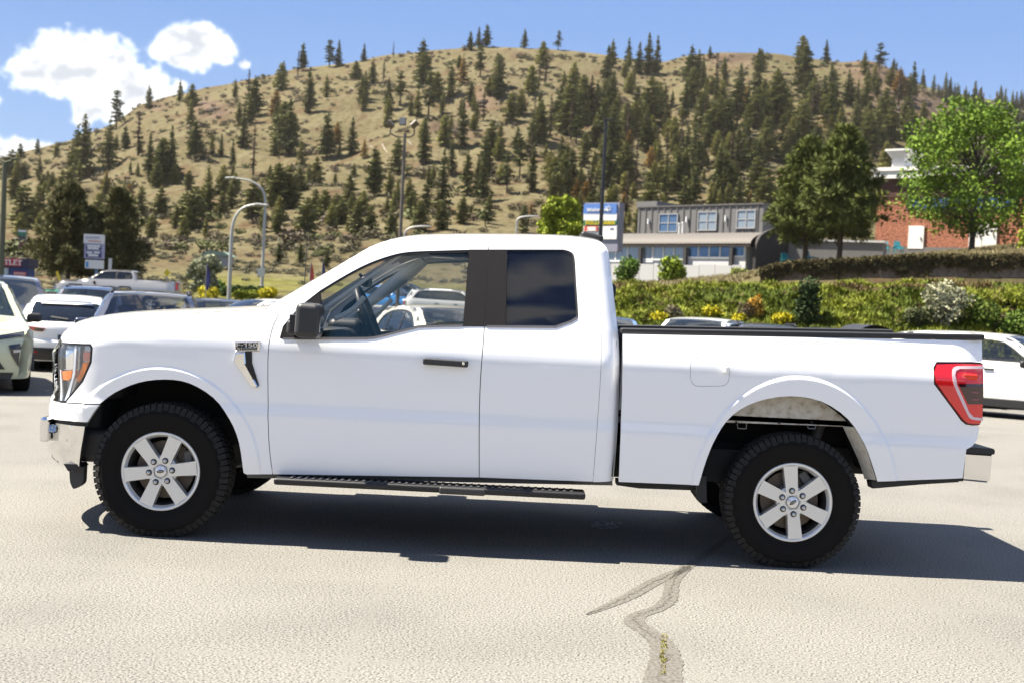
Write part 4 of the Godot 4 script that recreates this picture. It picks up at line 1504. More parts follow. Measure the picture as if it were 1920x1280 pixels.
# ---------------------------------------------------------------- parked cars: front towards -x, origin on the ground below the middle
const SHAPES := {
	"suv": {"nose": [[-0.486, 0.15], [-0.497, 0.28], [-0.498, 0.42], [-0.482, 0.52], [-0.455, 0.565]], "hood": [[-0.455, 0.565], [-0.40, 0.605], [-0.30, 0.645], [-0.235, 0.67]], "shield": [[-0.235, 0.67], [-0.16, 0.81], [-0.085, 0.945], [-0.05, 0.972]],
		"roof": [[-0.05, 0.972], [0.03, 0.992], [0.12, 1.0], [0.28, 0.99], [0.37, 0.968], [0.415, 0.94]], "rear": [[0.415, 0.94], [0.45, 0.80], [0.472, 0.68]], "gate": [[0.472, 0.68], [0.488, 0.60], [0.491, 0.46]], "tail": [[0.491, 0.46], [0.5, 0.40], [0.499, 0.25], [0.485, 0.16]],
		"window": [[-0.195, 0.675], [-0.135, 0.785], [-0.065, 0.915], [0.02, 0.945], [0.12, 0.95], [0.28, 0.935], [0.36, 0.895], [0.405, 0.74], [0.39, 0.705], [0.10, 0.685]], "posts": [0.045, 0.235]},
	"hatch": {"nose": [[-0.484, 0.15], [-0.497, 0.28], [-0.498, 0.42], [-0.475, 0.53]], "hood": [[-0.475, 0.53], [-0.40, 0.585], [-0.30, 0.63], [-0.245, 0.655]], "shield": [[-0.245, 0.655], [-0.15, 0.82], [-0.06, 0.945], [-0.02, 0.975]],
		"roof": [[-0.02, 0.975], [0.06, 0.995], [0.14, 1.0], [0.26, 0.98], [0.35, 0.94], [0.385, 0.905]], "rear": [[0.385, 0.905], [0.43, 0.78], [0.462, 0.665]], "gate": [[0.462, 0.665], [0.485, 0.60], [0.488, 0.44]], "tail": [[0.488, 0.44], [0.5, 0.40], [0.498, 0.25], [0.482, 0.16]],
		"window": [[-0.20, 0.66], [-0.12, 0.80], [-0.045, 0.91], [0.04, 0.95], [0.14, 0.952], [0.24, 0.93], [0.32, 0.86], [0.345, 0.75], [0.32, 0.71], [0.10, 0.68]], "posts": [0.05, 0.23]},
	"pickup": {"nose": [[-0.486, 0.2], [-0.498, 0.34], [-0.498, 0.54], [-0.485, 0.62]], "hood": [[-0.485, 0.62], [-0.42, 0.68], [-0.30, 0.715], [-0.235, 0.735]], "shield": [[-0.235, 0.735], [-0.17, 0.86], [-0.115, 0.96], [-0.085, 0.98]],
		"roof": [[-0.085, 0.98], [-0.02, 0.998], [0.06, 1.0], [0.135, 0.988], [0.155, 0.965]], "rear": [[0.155, 0.965], [0.165, 0.86], [0.17, 0.775]], "gate": [[0.17, 0.775], [0.33, 0.778], [0.47, 0.785], [0.493, 0.77]], "tail": [[0.493, 0.77], [0.497, 0.56], [0.499, 0.30], [0.485, 0.2]],
		"window": [[-0.19, 0.75], [-0.145, 0.86], [-0.10, 0.94], [-0.02, 0.962], [0.06, 0.962], [0.12, 0.95], [0.135, 0.84], [0.13, 0.785], [0.02, 0.765]], "posts": [0.005]},
}

func car_line(list: Array, s: Dictionary) -> PackedVector2Array:
	var o := PackedVector2Array()
	for q in list:
		o.append(Vector2(q[0] * s.l, q[1] * s.h))
	return o

func car(s: Dictionary) -> Node3D:
	var shape: Dictionary = SHAPES[s.shape]
	var paint: Material = s.paint
	var black := plain("car_black_trim", 0.010, 0.010, 0.011, 0.5)
	var glass: Material = pane("car_glass", 0.02, 0.035, 0.04, s.get("tint", 0.35)) if not s.has("tint") else pane("car_glass_%d" % int(s.tint * 100), 0.015, 0.02, 0.028, s.tint)
	var t := thing(s.called, s.label, s.get("kind", "car"), s.at, s.turn, s.get("group", ""))
	var deep: float = -s.at.z / STEP
	t.rotation.y += atan2(s.at.x + AXIS * deep, deep) - atan2(s.at.x, -s.at.z)
	var half: float = s.w * 0.5
	var edge := PackedVector2Array()
	for k in ["nose", "hood", "shield", "roof", "rear", "gate", "tail"]:
		edge.append_array(car_line(shape[k], s))
	var f := func(p: Vector2) -> float:
		var u: float = p.y / s.h
		var w := steps([[0.12, 0.93], [0.22, 0.97], [0.38, 0.995], [0.48, 1.0], [0.56, 0.99], [0.64, 0.965], [0.70, 0.93], [0.98, 0.74], [1.1, 0.68]], u) * half
		var q: float = absf(p.x) / (s.l * 0.5)
		w -= pow(maxf(0.0, q - 0.80) / 0.2, 2.0) * 0.16
		var d := 9.0
		if u > 0.5 or q > 0.88:
			for k in edge.size() - 1:
				d = minf(d, Geometry2D.get_closest_point_to_segment(p, edge[k], edge[k + 1]).distance_squared_to(p))
			d = sqrt(d)
		if d < 0.09:
			var v := 1.0 - d / 0.09
			w -= 0.07 * (1.0 - sqrt(1.0 - v * v * 0.98))
		return w
	# flank with wheel openings
	var r_arch: float = s.get("arch", 0.385)
	var ax := [-0.305 * s.l, 0.29 * s.l]
	var low := PackedVector2Array()
	var sill: float = 0.155 * s.h
	for k in [1, 0]:
		for i in 13:
			var a: float = lerpf(-0.25, PI + 0.25, i / 12.0)
			low.append(Vector2(ax[k] + cos(a) * r_arch, maxf(sill, 0.335 + sin(a) * r_arch)))
	var flank := joined([smooth_line(car_line(shape.nose, s), 2), smooth_line(car_line(shape.hood, s), 2), smooth_line(car_line(shape.shield, s), 2), smooth_line(car_line(shape.roof, s), 2), smooth_line(car_line(shape.rear, s), 2), smooth_line(car_line(shape.gate, s), 2), smooth_line(car_line(shape.tail, s), 2), low])
	var day := smooth_line(car_line(shape.window, s), 2)
	both_sides("body_side", panel(flank, [day], f, 0.13, 0.03), paint, t)
	both_sides("side_window", panel(day, [], f, 0.2, 0.0, 0.0, -0.018), glass, t)
	both_sides("window_trim", panel(day, [Geometry2D.offset_polygon(day, -0.022)[0]], f, 0.2, 0.0, 0.0, -0.006), black, t)
	for q in shape.posts:
		var post := Geometry2D.intersect_polygons(day, PackedVector2Array([Vector2(q * s.l - 0.05, 0), Vector2(q * s.l + 0.05, 0), Vector2(q * s.l + 0.03, 3), Vector2(q * s.l - 0.05, 3)]))
		if post.size():
			both_sides("door_post", panel(post[0], [], f, 0.2, 0.0, 0.0, -0.008), black, t)
	# strips across
	var bow: float = s.get("bow", 0.13)
	var crown := func(p: Vector2) -> Vector2:
		var q: float = p.x / (s.l * 0.5)
		var fore := smoothstep(0.30, 0.95, absf(q))
		return Vector2(signf(q) * bow * fore - (0.08 if p.x < 0.0 and p.y > 0.66 * s.h else 0.0), 0.03 if p.y > 0.5 * s.h and absf(q) < 0.92 else 0.0)
	var second: Material = s.get("roof_paint", paint)
	for k in [["nose", "front_bumper", paint], ["hood", "hood", paint], ["roof", "roof", second], ["gate", "tailgate", paint], ["tail", "rear_bumper", paint]]:
		part(k[1], across(smooth_line(car_line(shape[k[0]], s), 3), f, crown, -1, 1, 12), k[2], t)
	for k in [["shield", "windshield"], ["rear", "rear_window"]]:
		var line := smooth_line(car_line(shape[k[0]], s), 3)
		part(k[1], across(line, f, crown, -0.88, 0.88, 10), glass, t)
		for e in [-1.0, 1.0]:
			part("pillar", across(line, f, crown, e * 0.88, e, 2), paint, t)
	# floor, dashboard, seats
	var inside := plain("car_interior", 0.014, 0.014, 0.016, 0.8)
	var fl := Geo.new()
	fl.box(Vector3(0.02 * s.l, 0.34, 0), Vector3(0.86 * s.l, 0.24, s.w * 0.80))
	part("floor_pan", fl, inside, t)
	var dash := Geo.new()
	dash.rbox(Vector3(-0.19 * s.l, 0.60 * s.h, 0), Vector3(0.34, 0.16, s.w * 0.76), 0.05)
	part("dashboard", dash, inside, t)
	for x in [-0.005, 0.19]:
		if s.shape == "pickup" and x > 0.1:
			x = 0.12
		for e in [-1.0, 1.0]:
			var seat := Geo.new()
			seat.rbox(Vector3(x * s.l, 0.52 * s.h, e * s.w * 0.2), Vector3(0.15, 0.42 * s.h, s.w * 0.27), 0.05, Basis(Vector3.BACK, -0.2))
			seat.rbox(Vector3(x * s.l + 0.05, 0.795 * s.h, e * s.w * 0.2), Vector3(0.10, 0.17, 0.26), 0.045, Basis(Vector3.BACK, -0.15), true)
			part("seat", seat, inside, t)
	# wheels
	if not materials.has("car_wheel"):
		materials["car_wheel"] = car_wheel_meshes()
	var cw: Dictionary = materials["car_wheel"]
	for k in 2:
		for e in [-1.0, 1.0]:
			var w := Node3D.new()
			w.name = "wheel"
			t.add_child(w, true)
			w.position = Vector3(ax[k], 0.335, e * (half - 0.12))
			w.rotation.y = 0.0 if e > 0 else PI
			part("tyre", cw.tyre, plain("tyre_rubber", 0.0116, 0.0107, 0.0099, 0.85), w)
			part("rim", cw.rim, plain("alloy_silver", 0.72, 0.72, 0.70, 0.36, 0.55, 0.4), w)
	# mirrors
	for e in [-1.0, 1.0]:
		var m := Geo.new()
		m.rbox(Vector3(-0.165 * s.l, 0.665 * s.h, e * (half + 0.09)), Vector3(0.10, 0.14, 0.22), 0.05, Basis.IDENTITY, true)
		m.rbox(Vector3(-0.165 * s.l, 0.63 * s.h, e * (half - 0.01)), Vector3(0.06, 0.05, 0.14), 0.02)
		part("wing_mirror", m, s.get("mirror", black), t)
	var handles: Array = [-0.02, 0.17] if s.shape != "pickup" else [-0.035, 0.105]
	for e in [-1.0, 1.0]:
		for x in handles:
			var hd := Geo.new()
			hd.rbox(Vector3(x * s.l, 0.585 * s.h, e * (half - 0.005)), Vector3(0.19, 0.035, 0.05), 0.012)
			part("door_handle", hd, s.get("mirror", black), t)
	# lower cladding and arch lips
	if s.get("clad", false):
		for e in [-1.0, 1.0]:
			for x in ax:
				var lip := Geo.new()
				var ring := []
				for i in 15:
					var a := lerpf(0.0, PI, i / 14.0)
					ring.append(Vector3(x + cos(a) * (r_arch + 0.02), 0.335 + sin(a) * (r_arch + 0.02), e * (half - 0.012)))
				lip.tube(ring, 0.035, 6)
				part("arch_lip", lip, black, t)
			var side := Geo.new()
			side.rbox(Vector3((ax[0] + ax[1]) * 0.5, 0.30, e * (half - 0.03)), Vector3(ax[1] - ax[0] - 2 * r_arch, 0.17, 0.05), 0.02)
			part("sill_cladding", side, black, t)
	if s.get("rails", false):
		for e in [-1.0, 1.0]:
			var rail := Geo.new()
			rail.tube([Vector3(-0.02 * s.l, 0.985 * s.h, e * half * 0.66), Vector3(0.02 * s.l, 1.02 * s.h, e * half * 0.66), Vector3(0.28 * s.l, 1.02 * s.h, e * half * 0.66), Vector3(0.34 * s.l, 0.985 * s.h, e * half * 0.66)], 0.02, 6)
			part("roof_rail", rail, black, t)
	s.node = t
	s.side = f
	s.crown = crown
	# lamps, grille, plates on the two ends
	var red := plain("car_tail_red", 0.32, 0.008, 0.012, 0.15, 0.0, 0.6)
	var clear := plain("car_lamp", 0.38, 0.40, 0.43, 0.12, 0.6, 0.6)
	var marks: Array = s.get("marks", [["headlight", false, [[0.56, 0.53], [0.93, 0.555], [0.95, 0.48], [0.6, 0.475]], clear], ["grille", false, [[-0.5, 0.47], [0.5, 0.47], [0.42, 0.30], [-0.42, 0.30]], black], ["taillight", true, [[0.60, 0.60], [0.97, 0.62], [0.96, 0.50], [0.62, 0.52]], red], ["bumper_trim", true, [[-0.8, 0.28], [0.8, 0.28], [0.75, 0.17], [-0.75, 0.17]], black]])
	for m in marks:
		end_mark(s, m)
	if s.shape == "pickup":
		var bed := Geo.new()
		bed.box(Vector3(0.33 * s.l, 0.785 * s.h + 0.02, 0), Vector3(0.30 * s.l, 0.02, s.w * 0.72))
		part("bed_cover", bed, black, t)
	return t

# a mark on the front or rear face; outline in (share of half width, share of height)
func end_mark(s: Dictionary, m: Array) -> void:
	var shape: Dictionary = SHAPES[s.shape]
	var line := []
	for k in (["tail", "gate", "rear"] if m[1] else ["nose", "hood", "shield"]):
		for q in shape[k]:
			line.append(Vector2(q[0] * s.l, q[1] * s.h))
	line.sort_custom(func(a, b): return a.y < b.y)
	var depth := func(p: Vector2) -> float:
		var x: float = steps(line.map(func(q): return [q.y, q.x]), p.y)
		var q := Vector2(x, p.y)
		var t := minf(1.0, absf(p.x) / maxf(0.1, s.side.call(q)))
		x += s.crown.call(q).x * (1.0 - pow(t, 2.4))
		return x if m[1] else -x
	var poly := PackedVector2Array()
	for q in m[2]:
		poly.append(Vector2(q[0] * s.side.call(Vector2((0.49 if m[1] else -0.49) * s.l, q[1] * s.h)), q[1] * s.h))
	var g := panel(poly, [], depth, 0.08, 0.045, 0.0, 0.024 if m.size() < 5 else m[4] + 0.02)
	var frame := Transform3D(Basis(Vector3(0, 0, 1), Vector3(0, 1, 0), Vector3(1 if m[1] else -1, 0, 0)), Vector3.ZERO)
	part(m[0], g.moved(frame), m[3], s.node)
	if poly[0].x > 0.0 or m[2][1][0] < 0.0:
		part(m[0], g.moved(Transform3D(Basis.from_scale(Vector3(1, 1, -1)), Vector3.ZERO) * frame), m[3], s.node)

func car_wheel_meshes() -> Dictionary:
	var d := {}
	var g := Geo.new()
	g.lathe([Vector2(0.22, -0.10), Vector2(0.30, -0.11), Vector2(0.33, -0.09), Vector2(0.338, 0.0), Vector2(0.33, 0.09), Vector2(0.30, 0.11), Vector2(0.235, 0.105), Vector2(0.225, 0.07)], Vector3.ZERO, Basis.IDENTITY, 32, true)
	d.tyre = g.mesh()
	g = Geo.new()
	g.lathe([Vector2(0.20, -0.05), Vector2(0.205, 0.05), Vector2(0.232, 0.09), Vector2(0.236, 0.06)], Vector3.ZERO, Basis.IDENTITY, 32, true)
	for k in 5:
		g.prism(PackedVector2Array([Vector2(0.0, -0.03), Vector2(0.21, -0.022), Vector2(0.21, 0.022), Vector2(0.0, 0.03)]), 0.05, 0.085, 0.006, Transform3D(Basis(Vector3.BACK, TAU * k / 5.0), Vector3.ZERO))
	d.rim = g.mesh()
	return d

func stand(px: float, depth: float) -> Vector3:
	var x := at(px, 600.0, depth).x
	return Vector3(x, ground(x, -depth * STEP), -depth * STEP)

func make_cars() -> void:
	var white := plain("car_white", 0.80, 0.80, 0.79, 0.35, 0.0, 1.0)
	var pearl := plain("car_cream", 0.70, 0.68, 0.58, 0.35, 0.0, 1.0)
	var pale := plain("car_pale_green", 0.44, 0.46, 0.31, 0.35, 0.0, 1.0)
	var navy := plain("car_navy", 0.022, 0.026, 0.05, 0.3, 0.3, 1.0)
	var slate := plain("car_slate_blue", 0.032, 0.038, 0.062, 0.3, 0.3, 1.0)
	var silver := plain("car_silver_beige", 0.42, 0.40, 0.37, 0.3, 0.5, 1.0)
	var green := plain("car_green", 0.04, 0.20, 0.13, 0.3, 0.0, 1.0)
	var azure := plain("car_bright_blue", 0.015, 0.16, 0.45, 0.3, 0.0, 1.0)
	var sky_blue := plain("car_light_blue", 0.12, 0.22, 0.42, 0.3, 0.2, 1.0)
	var black := plain("car_black_trim", 0.010, 0.010, 0.011, 0.5)
	var red := plain("car_tail_red", 0.32, 0.008, 0.012, 0.15, 0.0, 0.6)
	var clear := plain("car_lamp", 0.38, 0.40, 0.43, 0.12, 0.6, 0.6)
	var lamp_dark := plain("car_lamp_dark", 0.02, 0.022, 0.03, 0.12, 0.2, 0.6)
	var front := PI / 2
	car({"called": "crossover_car", "label": "pale green crossover at the photo's left edge, nose towards the viewer", "at": stand(-80, 27.2), "turn": 1.90, "shape": "suv", "l": 4.8, "w": 1.90, "h": 1.60, "paint": pale, "clad": true, "mirror": black,
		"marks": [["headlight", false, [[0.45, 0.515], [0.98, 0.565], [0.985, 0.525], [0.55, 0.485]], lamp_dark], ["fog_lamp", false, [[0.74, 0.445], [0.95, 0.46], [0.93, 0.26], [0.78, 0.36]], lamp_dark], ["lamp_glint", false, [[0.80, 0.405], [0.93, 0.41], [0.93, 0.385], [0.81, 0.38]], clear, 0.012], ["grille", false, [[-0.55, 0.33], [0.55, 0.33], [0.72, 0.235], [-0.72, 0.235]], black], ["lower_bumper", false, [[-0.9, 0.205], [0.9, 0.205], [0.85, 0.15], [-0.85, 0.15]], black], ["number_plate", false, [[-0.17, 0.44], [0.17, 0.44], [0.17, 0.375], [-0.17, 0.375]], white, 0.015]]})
	car({"called": "sport_utility_car", "label": "tall dark navy vehicle with black windscreen behind the pale green crossover", "at": stand(0, 36.6), "turn": 1.83, "shape": "suv", "l": 5.1, "w": 2.02, "h": 1.80, "paint": navy, "tint": 0.80})
	car({"called": "hatchback_car", "label": "white hatchback seen from behind with red tail lamp beside the pale green crossover", "at": stand(130, 36.2), "turn": -1.36, "shape": "hatch", "l": 4.46, "w": 1.80, "h": 1.45, "paint": white, "tint": 0.82, "mirror": black,
		"marks": [["taillight", true, [[0.48, 0.575], [0.97, 0.60], [0.98, 0.545], [0.55, 0.53]], red], ["lamp_inner", true, [[0.50, 0.565], [0.74, 0.578], [0.74, 0.545], [0.56, 0.54]], lamp_dark, 0.011], ["lower_bumper", true, [[-0.92, 0.33], [0.92, 0.33], [0.86, 0.17], [-0.86, 0.17]], black], ["reflector", true, [[0.66, 0.285], [0.86, 0.285], [0.86, 0.26], [0.66, 0.26]], red, 0.012], ["number_plate", true, [[-0.18, 0.50], [0.18, 0.50], [0.18, 0.43], [-0.18, 0.43]], lamp_dark, 0.012], ["spoiler", true, [[-0.78, 0.945], [0.78, 0.945], [0.80, 0.895], [-0.80, 0.895]], white, 0.06], ["wiper", true, [[-0.05, 0.715], [0.40, 0.735], [0.40, 0.722], [-0.05, 0.695]], black, 0.02]]})
	car({"called": "sport_utility_car", "label": "slate blue crossover facing the viewer just above the truck's hood", "at": stand(280, 29.2), "turn": 1.76, "shape": "suv", "l": 4.5, "w": 1.86, "h": 1.55, "paint": slate, "rails": true, "tint": 0.25, "mirror": slate})
	car({"called": "sport_utility_car", "label": "dark boxy car half hidden between white hatchback and slate blue crossover", "at": stand(196, 47), "turn": -front, "shape": "suv", "l": 4.7, "w": 1.9, "h": 1.76, "paint": navy, "tint": 0.8, "rails": true})
	car({"called": "sport_utility_car", "label": "dark blue car roof right of the slate blue crossover above the hood", "at": stand(402, 46), "turn": front, "shape": "suv", "l": 4.5, "w": 1.84, "h": 1.58, "paint": slate, "tint": 0.6})
	car({"called": "hatchback_car", "label": "white car just in front of the truck's windscreen base behind the hood", "at": stand(484, 45), "turn": 0.7, "shape": "hatch", "l": 4.3, "w": 1.8, "h": 1.62, "paint": white, "tint": 0.5})
	car({"called": "parked_pickup", "label": "silver beige crew cab pickup parked side-on below the pine trees", "kind": "pickup truck", "at": stand(221, 82) + Vector3(0, 0.15, 0), "turn": 0.0, "shape": "pickup", "l": 5.5, "w": 1.92, "h": 1.84, "arch": 0.44, "paint": silver, "tint": 0.6,
		"marks": [["headlight", false, [[0.56, 0.53], [0.97, 0.555], [0.97, 0.45], [0.6, 0.475]], clear], ["taillight", true, [[0.80, 0.75], [1.03, 0.75], [1.03, 0.56], [0.82, 0.56]], red, 0.012]]})
	car({"called": "hatchback_car", "label": "small green car partly hidden behind the tall navy vehicle", "at": stand(98, 63), "turn": -0.4, "shape": "hatch", "l": 4.2, "w": 1.75, "h": 1.5, "paint": green, "tint": 0.6})
	car({"called": "sport_utility_car", "label": "white crossover with black roof seen side-on through the truck's side window", "at": stand(850, 84) + Vector3(0, 0.1, 0), "turn": PI, "shape": "suv", "l": 4.7, "w": 1.9, "h": 1.70, "paint": white, "roof_paint": black, "tint": 0.75, "clad": true})
	car({"called": "hatchback_car", "label": "bright blue car behind the grey lamp pole seen through the side window", "at": stand(729, 92) + Vector3(0, 0.1, 0), "turn": 2.5, "shape": "hatch", "l": 4.2, "w": 1.8, "h": 1.55, "paint": azure, "tint": 0.7})
	car({"called": "hatchback_car", "label": "distant black car right of the bright blue car through the side window", "at": stand(762, 104) + Vector3(0, 0.1, 0), "turn": 2.9, "shape": "hatch", "l": 4.3, "w": 1.8, "h": 1.5, "paint": black, "tint": 0.7})
	car({"called": "hatchback_car", "label": "cream white hatchback close behind the truck seen through the side window", "at": stand(838, 31), "turn": 1.95, "shape": "hatch", "l": 4.4, "w": 1.82, "h": 1.55, "paint": pearl, "tint": 0.45})
	car({"called": "hatchback_car", "label": "white car seen between steering wheel and cream hatchback through the side window", "at": stand(703, 37), "turn": 1.7, "shape": "hatch", "l": 4.4, "w": 1.8, "h": 1.54, "paint": white, "tint": 0.5})
	car({"called": "hatchback_car", "label": "light blue car roof between the truck's cab and the white car above the bed rail", "at": stand(1133, 36), "turn": front, "shape": "hatch", "l": 4.4, "w": 1.82, "h": 1.53, "paint": sky_blue, "tint": 0.5})
	car({"called": "sport_utility_car", "label": "white car roof showing above the truck's bed rail near the cab", "at": stand(1312, 38), "turn": front - 0.35, "shape": "suv", "l": 4.5, "w": 1.85, "h": 1.62, "paint": white, "tint": 0.6})
	car({"called": "sport_utility_car", "label": "dark slate car roof with rails above the middle of the bed rail", "at": stand(1440, 38.5), "turn": front, "shape": "suv", "l": 4.5, "w": 1.84, "h": 1.56, "paint": slate, "tint": 0.7, "rails": true})
	car({"called": "hatchback_car", "label": "dark navy car roof low behind the bed rail below the dark upright shrub", "at": stand(1560, 36.5), "turn": front - 0.25, "shape": "hatch", "l": 4.5, "w": 1.84, "h": 1.52, "paint": slate, "tint": 0.7})
	var open_car := car({"called": "hatchback_car", "label": "dark car with its curved black tailgate raised behind the bed rail", "at": stand(1748, 39), "turn": PI + 0.15, "shape": "hatch", "l": 4.3, "w": 1.8, "h": 1.50, "paint": black, "tint": 0.7})
	var lid := Geo.new()
	var rows := []
	for k in 9:
		var u := k / 8.0
		var row := []
		for z in 7:
			var v := z / 6.0 - 0.5
			row.append(Vector3(1.02 + u * 0.95, 1.50 + 0.22 * sin(u * 2.6) - 0.16 * u * u, v * 1.35))
		rows.append(row)
	lid.grid(rows, Vector3(1.3, 0.8, 0))
	part("raised_tailgate", lid, black, open_car)
	var lining := lid.moved(Transform3D(Basis.IDENTITY, Vector3(0, -0.04, 0)))
	part("tailgate_lining", lining, plain("tailgate_lining", 0.16, 0.15, 0.13, 0.7), open_car)
	car({"called": "sport_utility_car", "label": "white crossover with black cladding at the photo's right edge behind the taillight", "at": stand(1884, 34.2), "turn": PI - 0.62, "shape": "suv", "l": 4.6, "w": 1.86, "h": 1.57, "paint": white, "clad": true, "tint": 0.40, "mirror": black})

# ---------------------------------------------------------------- plants
func leaf(g: Geo, p: Vector3, along: Vector3, across_: Vector3, out: Vector3) -> void:
	var face := along.cross(across_).normalized()
	if face.dot(out) < 0.0:
		face = -face
	var m := (face * 0.6 + out * 0.4).normalized()
	g.tri_n(p, p + along * 0.5 + across_, p + along, m, m, m)
	g.tri_n(p, p + along, p + along * 0.5 - across_, m, m, m)

func any_way(rng: RandomNumberGenerator) -> Vector3:
	var z := rng.randf_range(-1, 1)
	var a := rng.randf_range(0, TAU)
	var r := sqrt(1.0 - z * z)
	return Vector3(r * cos(a), z, r * sin(a))

func mixed(rng: RandomNumberGenerator, a: Color, b: Color) -> Color:
	var c := a.lerp(b, rng.randf())
	var k := rng.randf_range(0.85, 1.15)
	return Color(c.r * k, c.g * k, c.b * k)

# leaves through the outer part of a lumpy ball
func foliage(g: Geo, mid: Vector3, r: Vector3, count: int, size: float, rng: RandomNumberGenerator, a: Color, b: Color, hollow := 0.45) -> void:
	for k in count:
		var d := any_way(rng)
		var s := lerpf(hollow, 1.0, sqrt(rng.randf()))
		var p := mid + d * r * s
		var lie := (any_way(rng) + d * 0.5).normalized()
		var side := lie.cross(any_way(rng)).normalized()
		g.ink = mixed(rng, a, b)
		var l := size * rng.randf_range(0.7, 1.3)
		leaf(g, p, lie * l, side * l * 0.33, d)

func shrub(called: String, label: String, px: float, base_py: float, depth: float, wide: float, high: float, a: Color, b: Color, seed_: int, size := 0.09, group := "", density := 1.0, upright := false) -> Node3D:
	var p := at(px, base_py, depth)
	var found := hit_land(px, base_py, 38.0 if depth < 50.0 else 56.0)
	if found != Vector3.INF:
		p = found
		var k := -p.z / STEP / depth
		wide *= k
		high *= k
		size *= k
	p.y = minf(p.y, ground(p.x, p.z) + 0.3)
	var t := thing(called, label, "shrub", p, 0.0, group)
	var rng := RandomNumberGenerator.new()
	rng.seed = seed_
	var g := Geo.new()
	var lumps := 9 if not upright else 12
	for k in lumps:
		var u := rng.randf()
		var ang := rng.randf_range(0, TAU)
		var spread := wide * 0.30 * sqrt(rng.randf())
		var y := high * (lerpf(0.25, 0.72, u) if not upright else lerpf(0.12, 0.86, k / float(lumps)))
		if upright:
			spread *= 0.5 * (1.3 - y / high)
		var r := Vector3(wide * rng.randf_range(0.2, 0.3), high * rng.randf_range(0.2, 0.28), wide * rng.randf_range(0.2, 0.3))
		if upright:
			r = Vector3(wide * 0.28, high * 0.14, wide * 0.28) * rng.randf_range(0.8, 1.25)
		foliage(g, Vector3(cos(ang) * spread, y, sin(ang) * spread), r, int(130 * density), size, rng, a, b)
	part("foliage", g, leafy("leaf_material"), t)
	var stem := Geo.new()
	for k in 4:
		var ang := TAU * k / 4.0 + 0.4
		stem.tube([Vector3(0, -0.3, 0), Vector3(cos(ang) * wide * 0.06, high * 0.3, sin(ang) * wide * 0.06), Vector3(cos(ang) * wide * 0.2, high * 0.62, sin(ang) * wide * 0.2)], [0.025 * high + 0.008, 0.016 * high, 0.005], 5)
	part("stem", stem, plain("bark_dark", 0.05, 0.038, 0.028, 0.9), t)
	return t

# one conifer mesh of unit height: trunk and drooping whorls of needle sprays
func conifer(seed_: int, wide: float, bare: float, full: float, ragged: float, a: Color, b: Color, bark: Color, tiers := 26) -> ArrayMesh:
	var rng := RandomNumberGenerator.new()
	rng.seed = seed_
	var g := Geo.new()
	g.ink = bark
	g.tube([Vector3(0, -0.06, 0), Vector3(rng.randf_range(-0.008, 0.008), 0.4, 0), Vector3(0, 0.97, 0)], [0.022, 0.014, 0.003], 5)
	for k in tiers:
		var u := (k + rng.randf_range(-0.4, 0.4)) / tiers
		var y := lerpf(bare, 0.985, clampf(u, 0.0, 1.0))
		var reach := wide * (pow(1.0 - u, full) * 0.93 + 0.045) * (0.55 + 0.45 * smoothstep(0.0, 0.14, u))
		var arms := 5 + rng.randi_range(0, 2)
		for i in arms:
			if rng.randf() < ragged * 0.45:
				continue
			var ang := TAU * (i + rng.randf_range(-0.35, 0.35)) / arms + k * 1.9
			var l := reach * rng.randf_range(1.0 - ragged, 1.12)
			var dir := Vector3(cos(ang), 0, sin(ang))
			var side := Vector3(-sin(ang), 0, cos(ang))
			var droop := rng.randf_range(-0.32, -0.05) + u * 0.45
			g.ink = mixed(rng, a, b)
			var root := Vector3(0, y, 0)
			# sprays along the branch: lit flat plumes with hanging tips
			var steps_ := 3
			for s in steps_:
				var f0 := (s + 0.15) / float(steps_)
				var c := root + dir * l * f0 + Vector3(0, droop * l * f0, 0)
				var w := l * 0.34 * (1.15 - f0) + 0.012
				var tip := dir * l * 0.52 + Vector3(0, droop * l * 0.5 + rng.randf_range(-0.015, 0.02), 0)
				var up := Vector3(0, rng.randf_range(0.25, 0.6), 0) * w
				leaf(g, c, tip, side * w + up * rng.randf_range(-0.6, 0.6), (Vector3.UP + dir * 0.6).normalized())
				leaf(g, c + Vector3(0, 0.006, 0), tip * 0.8 - Vector3(0, 0.03, 0), Vector3(0, w * 0.55, 0) + side * w * rng.randf_range(-0.5, 0.5), (dir + Vector3.UP * 0.3).normalized())
	return g.mesh(true)

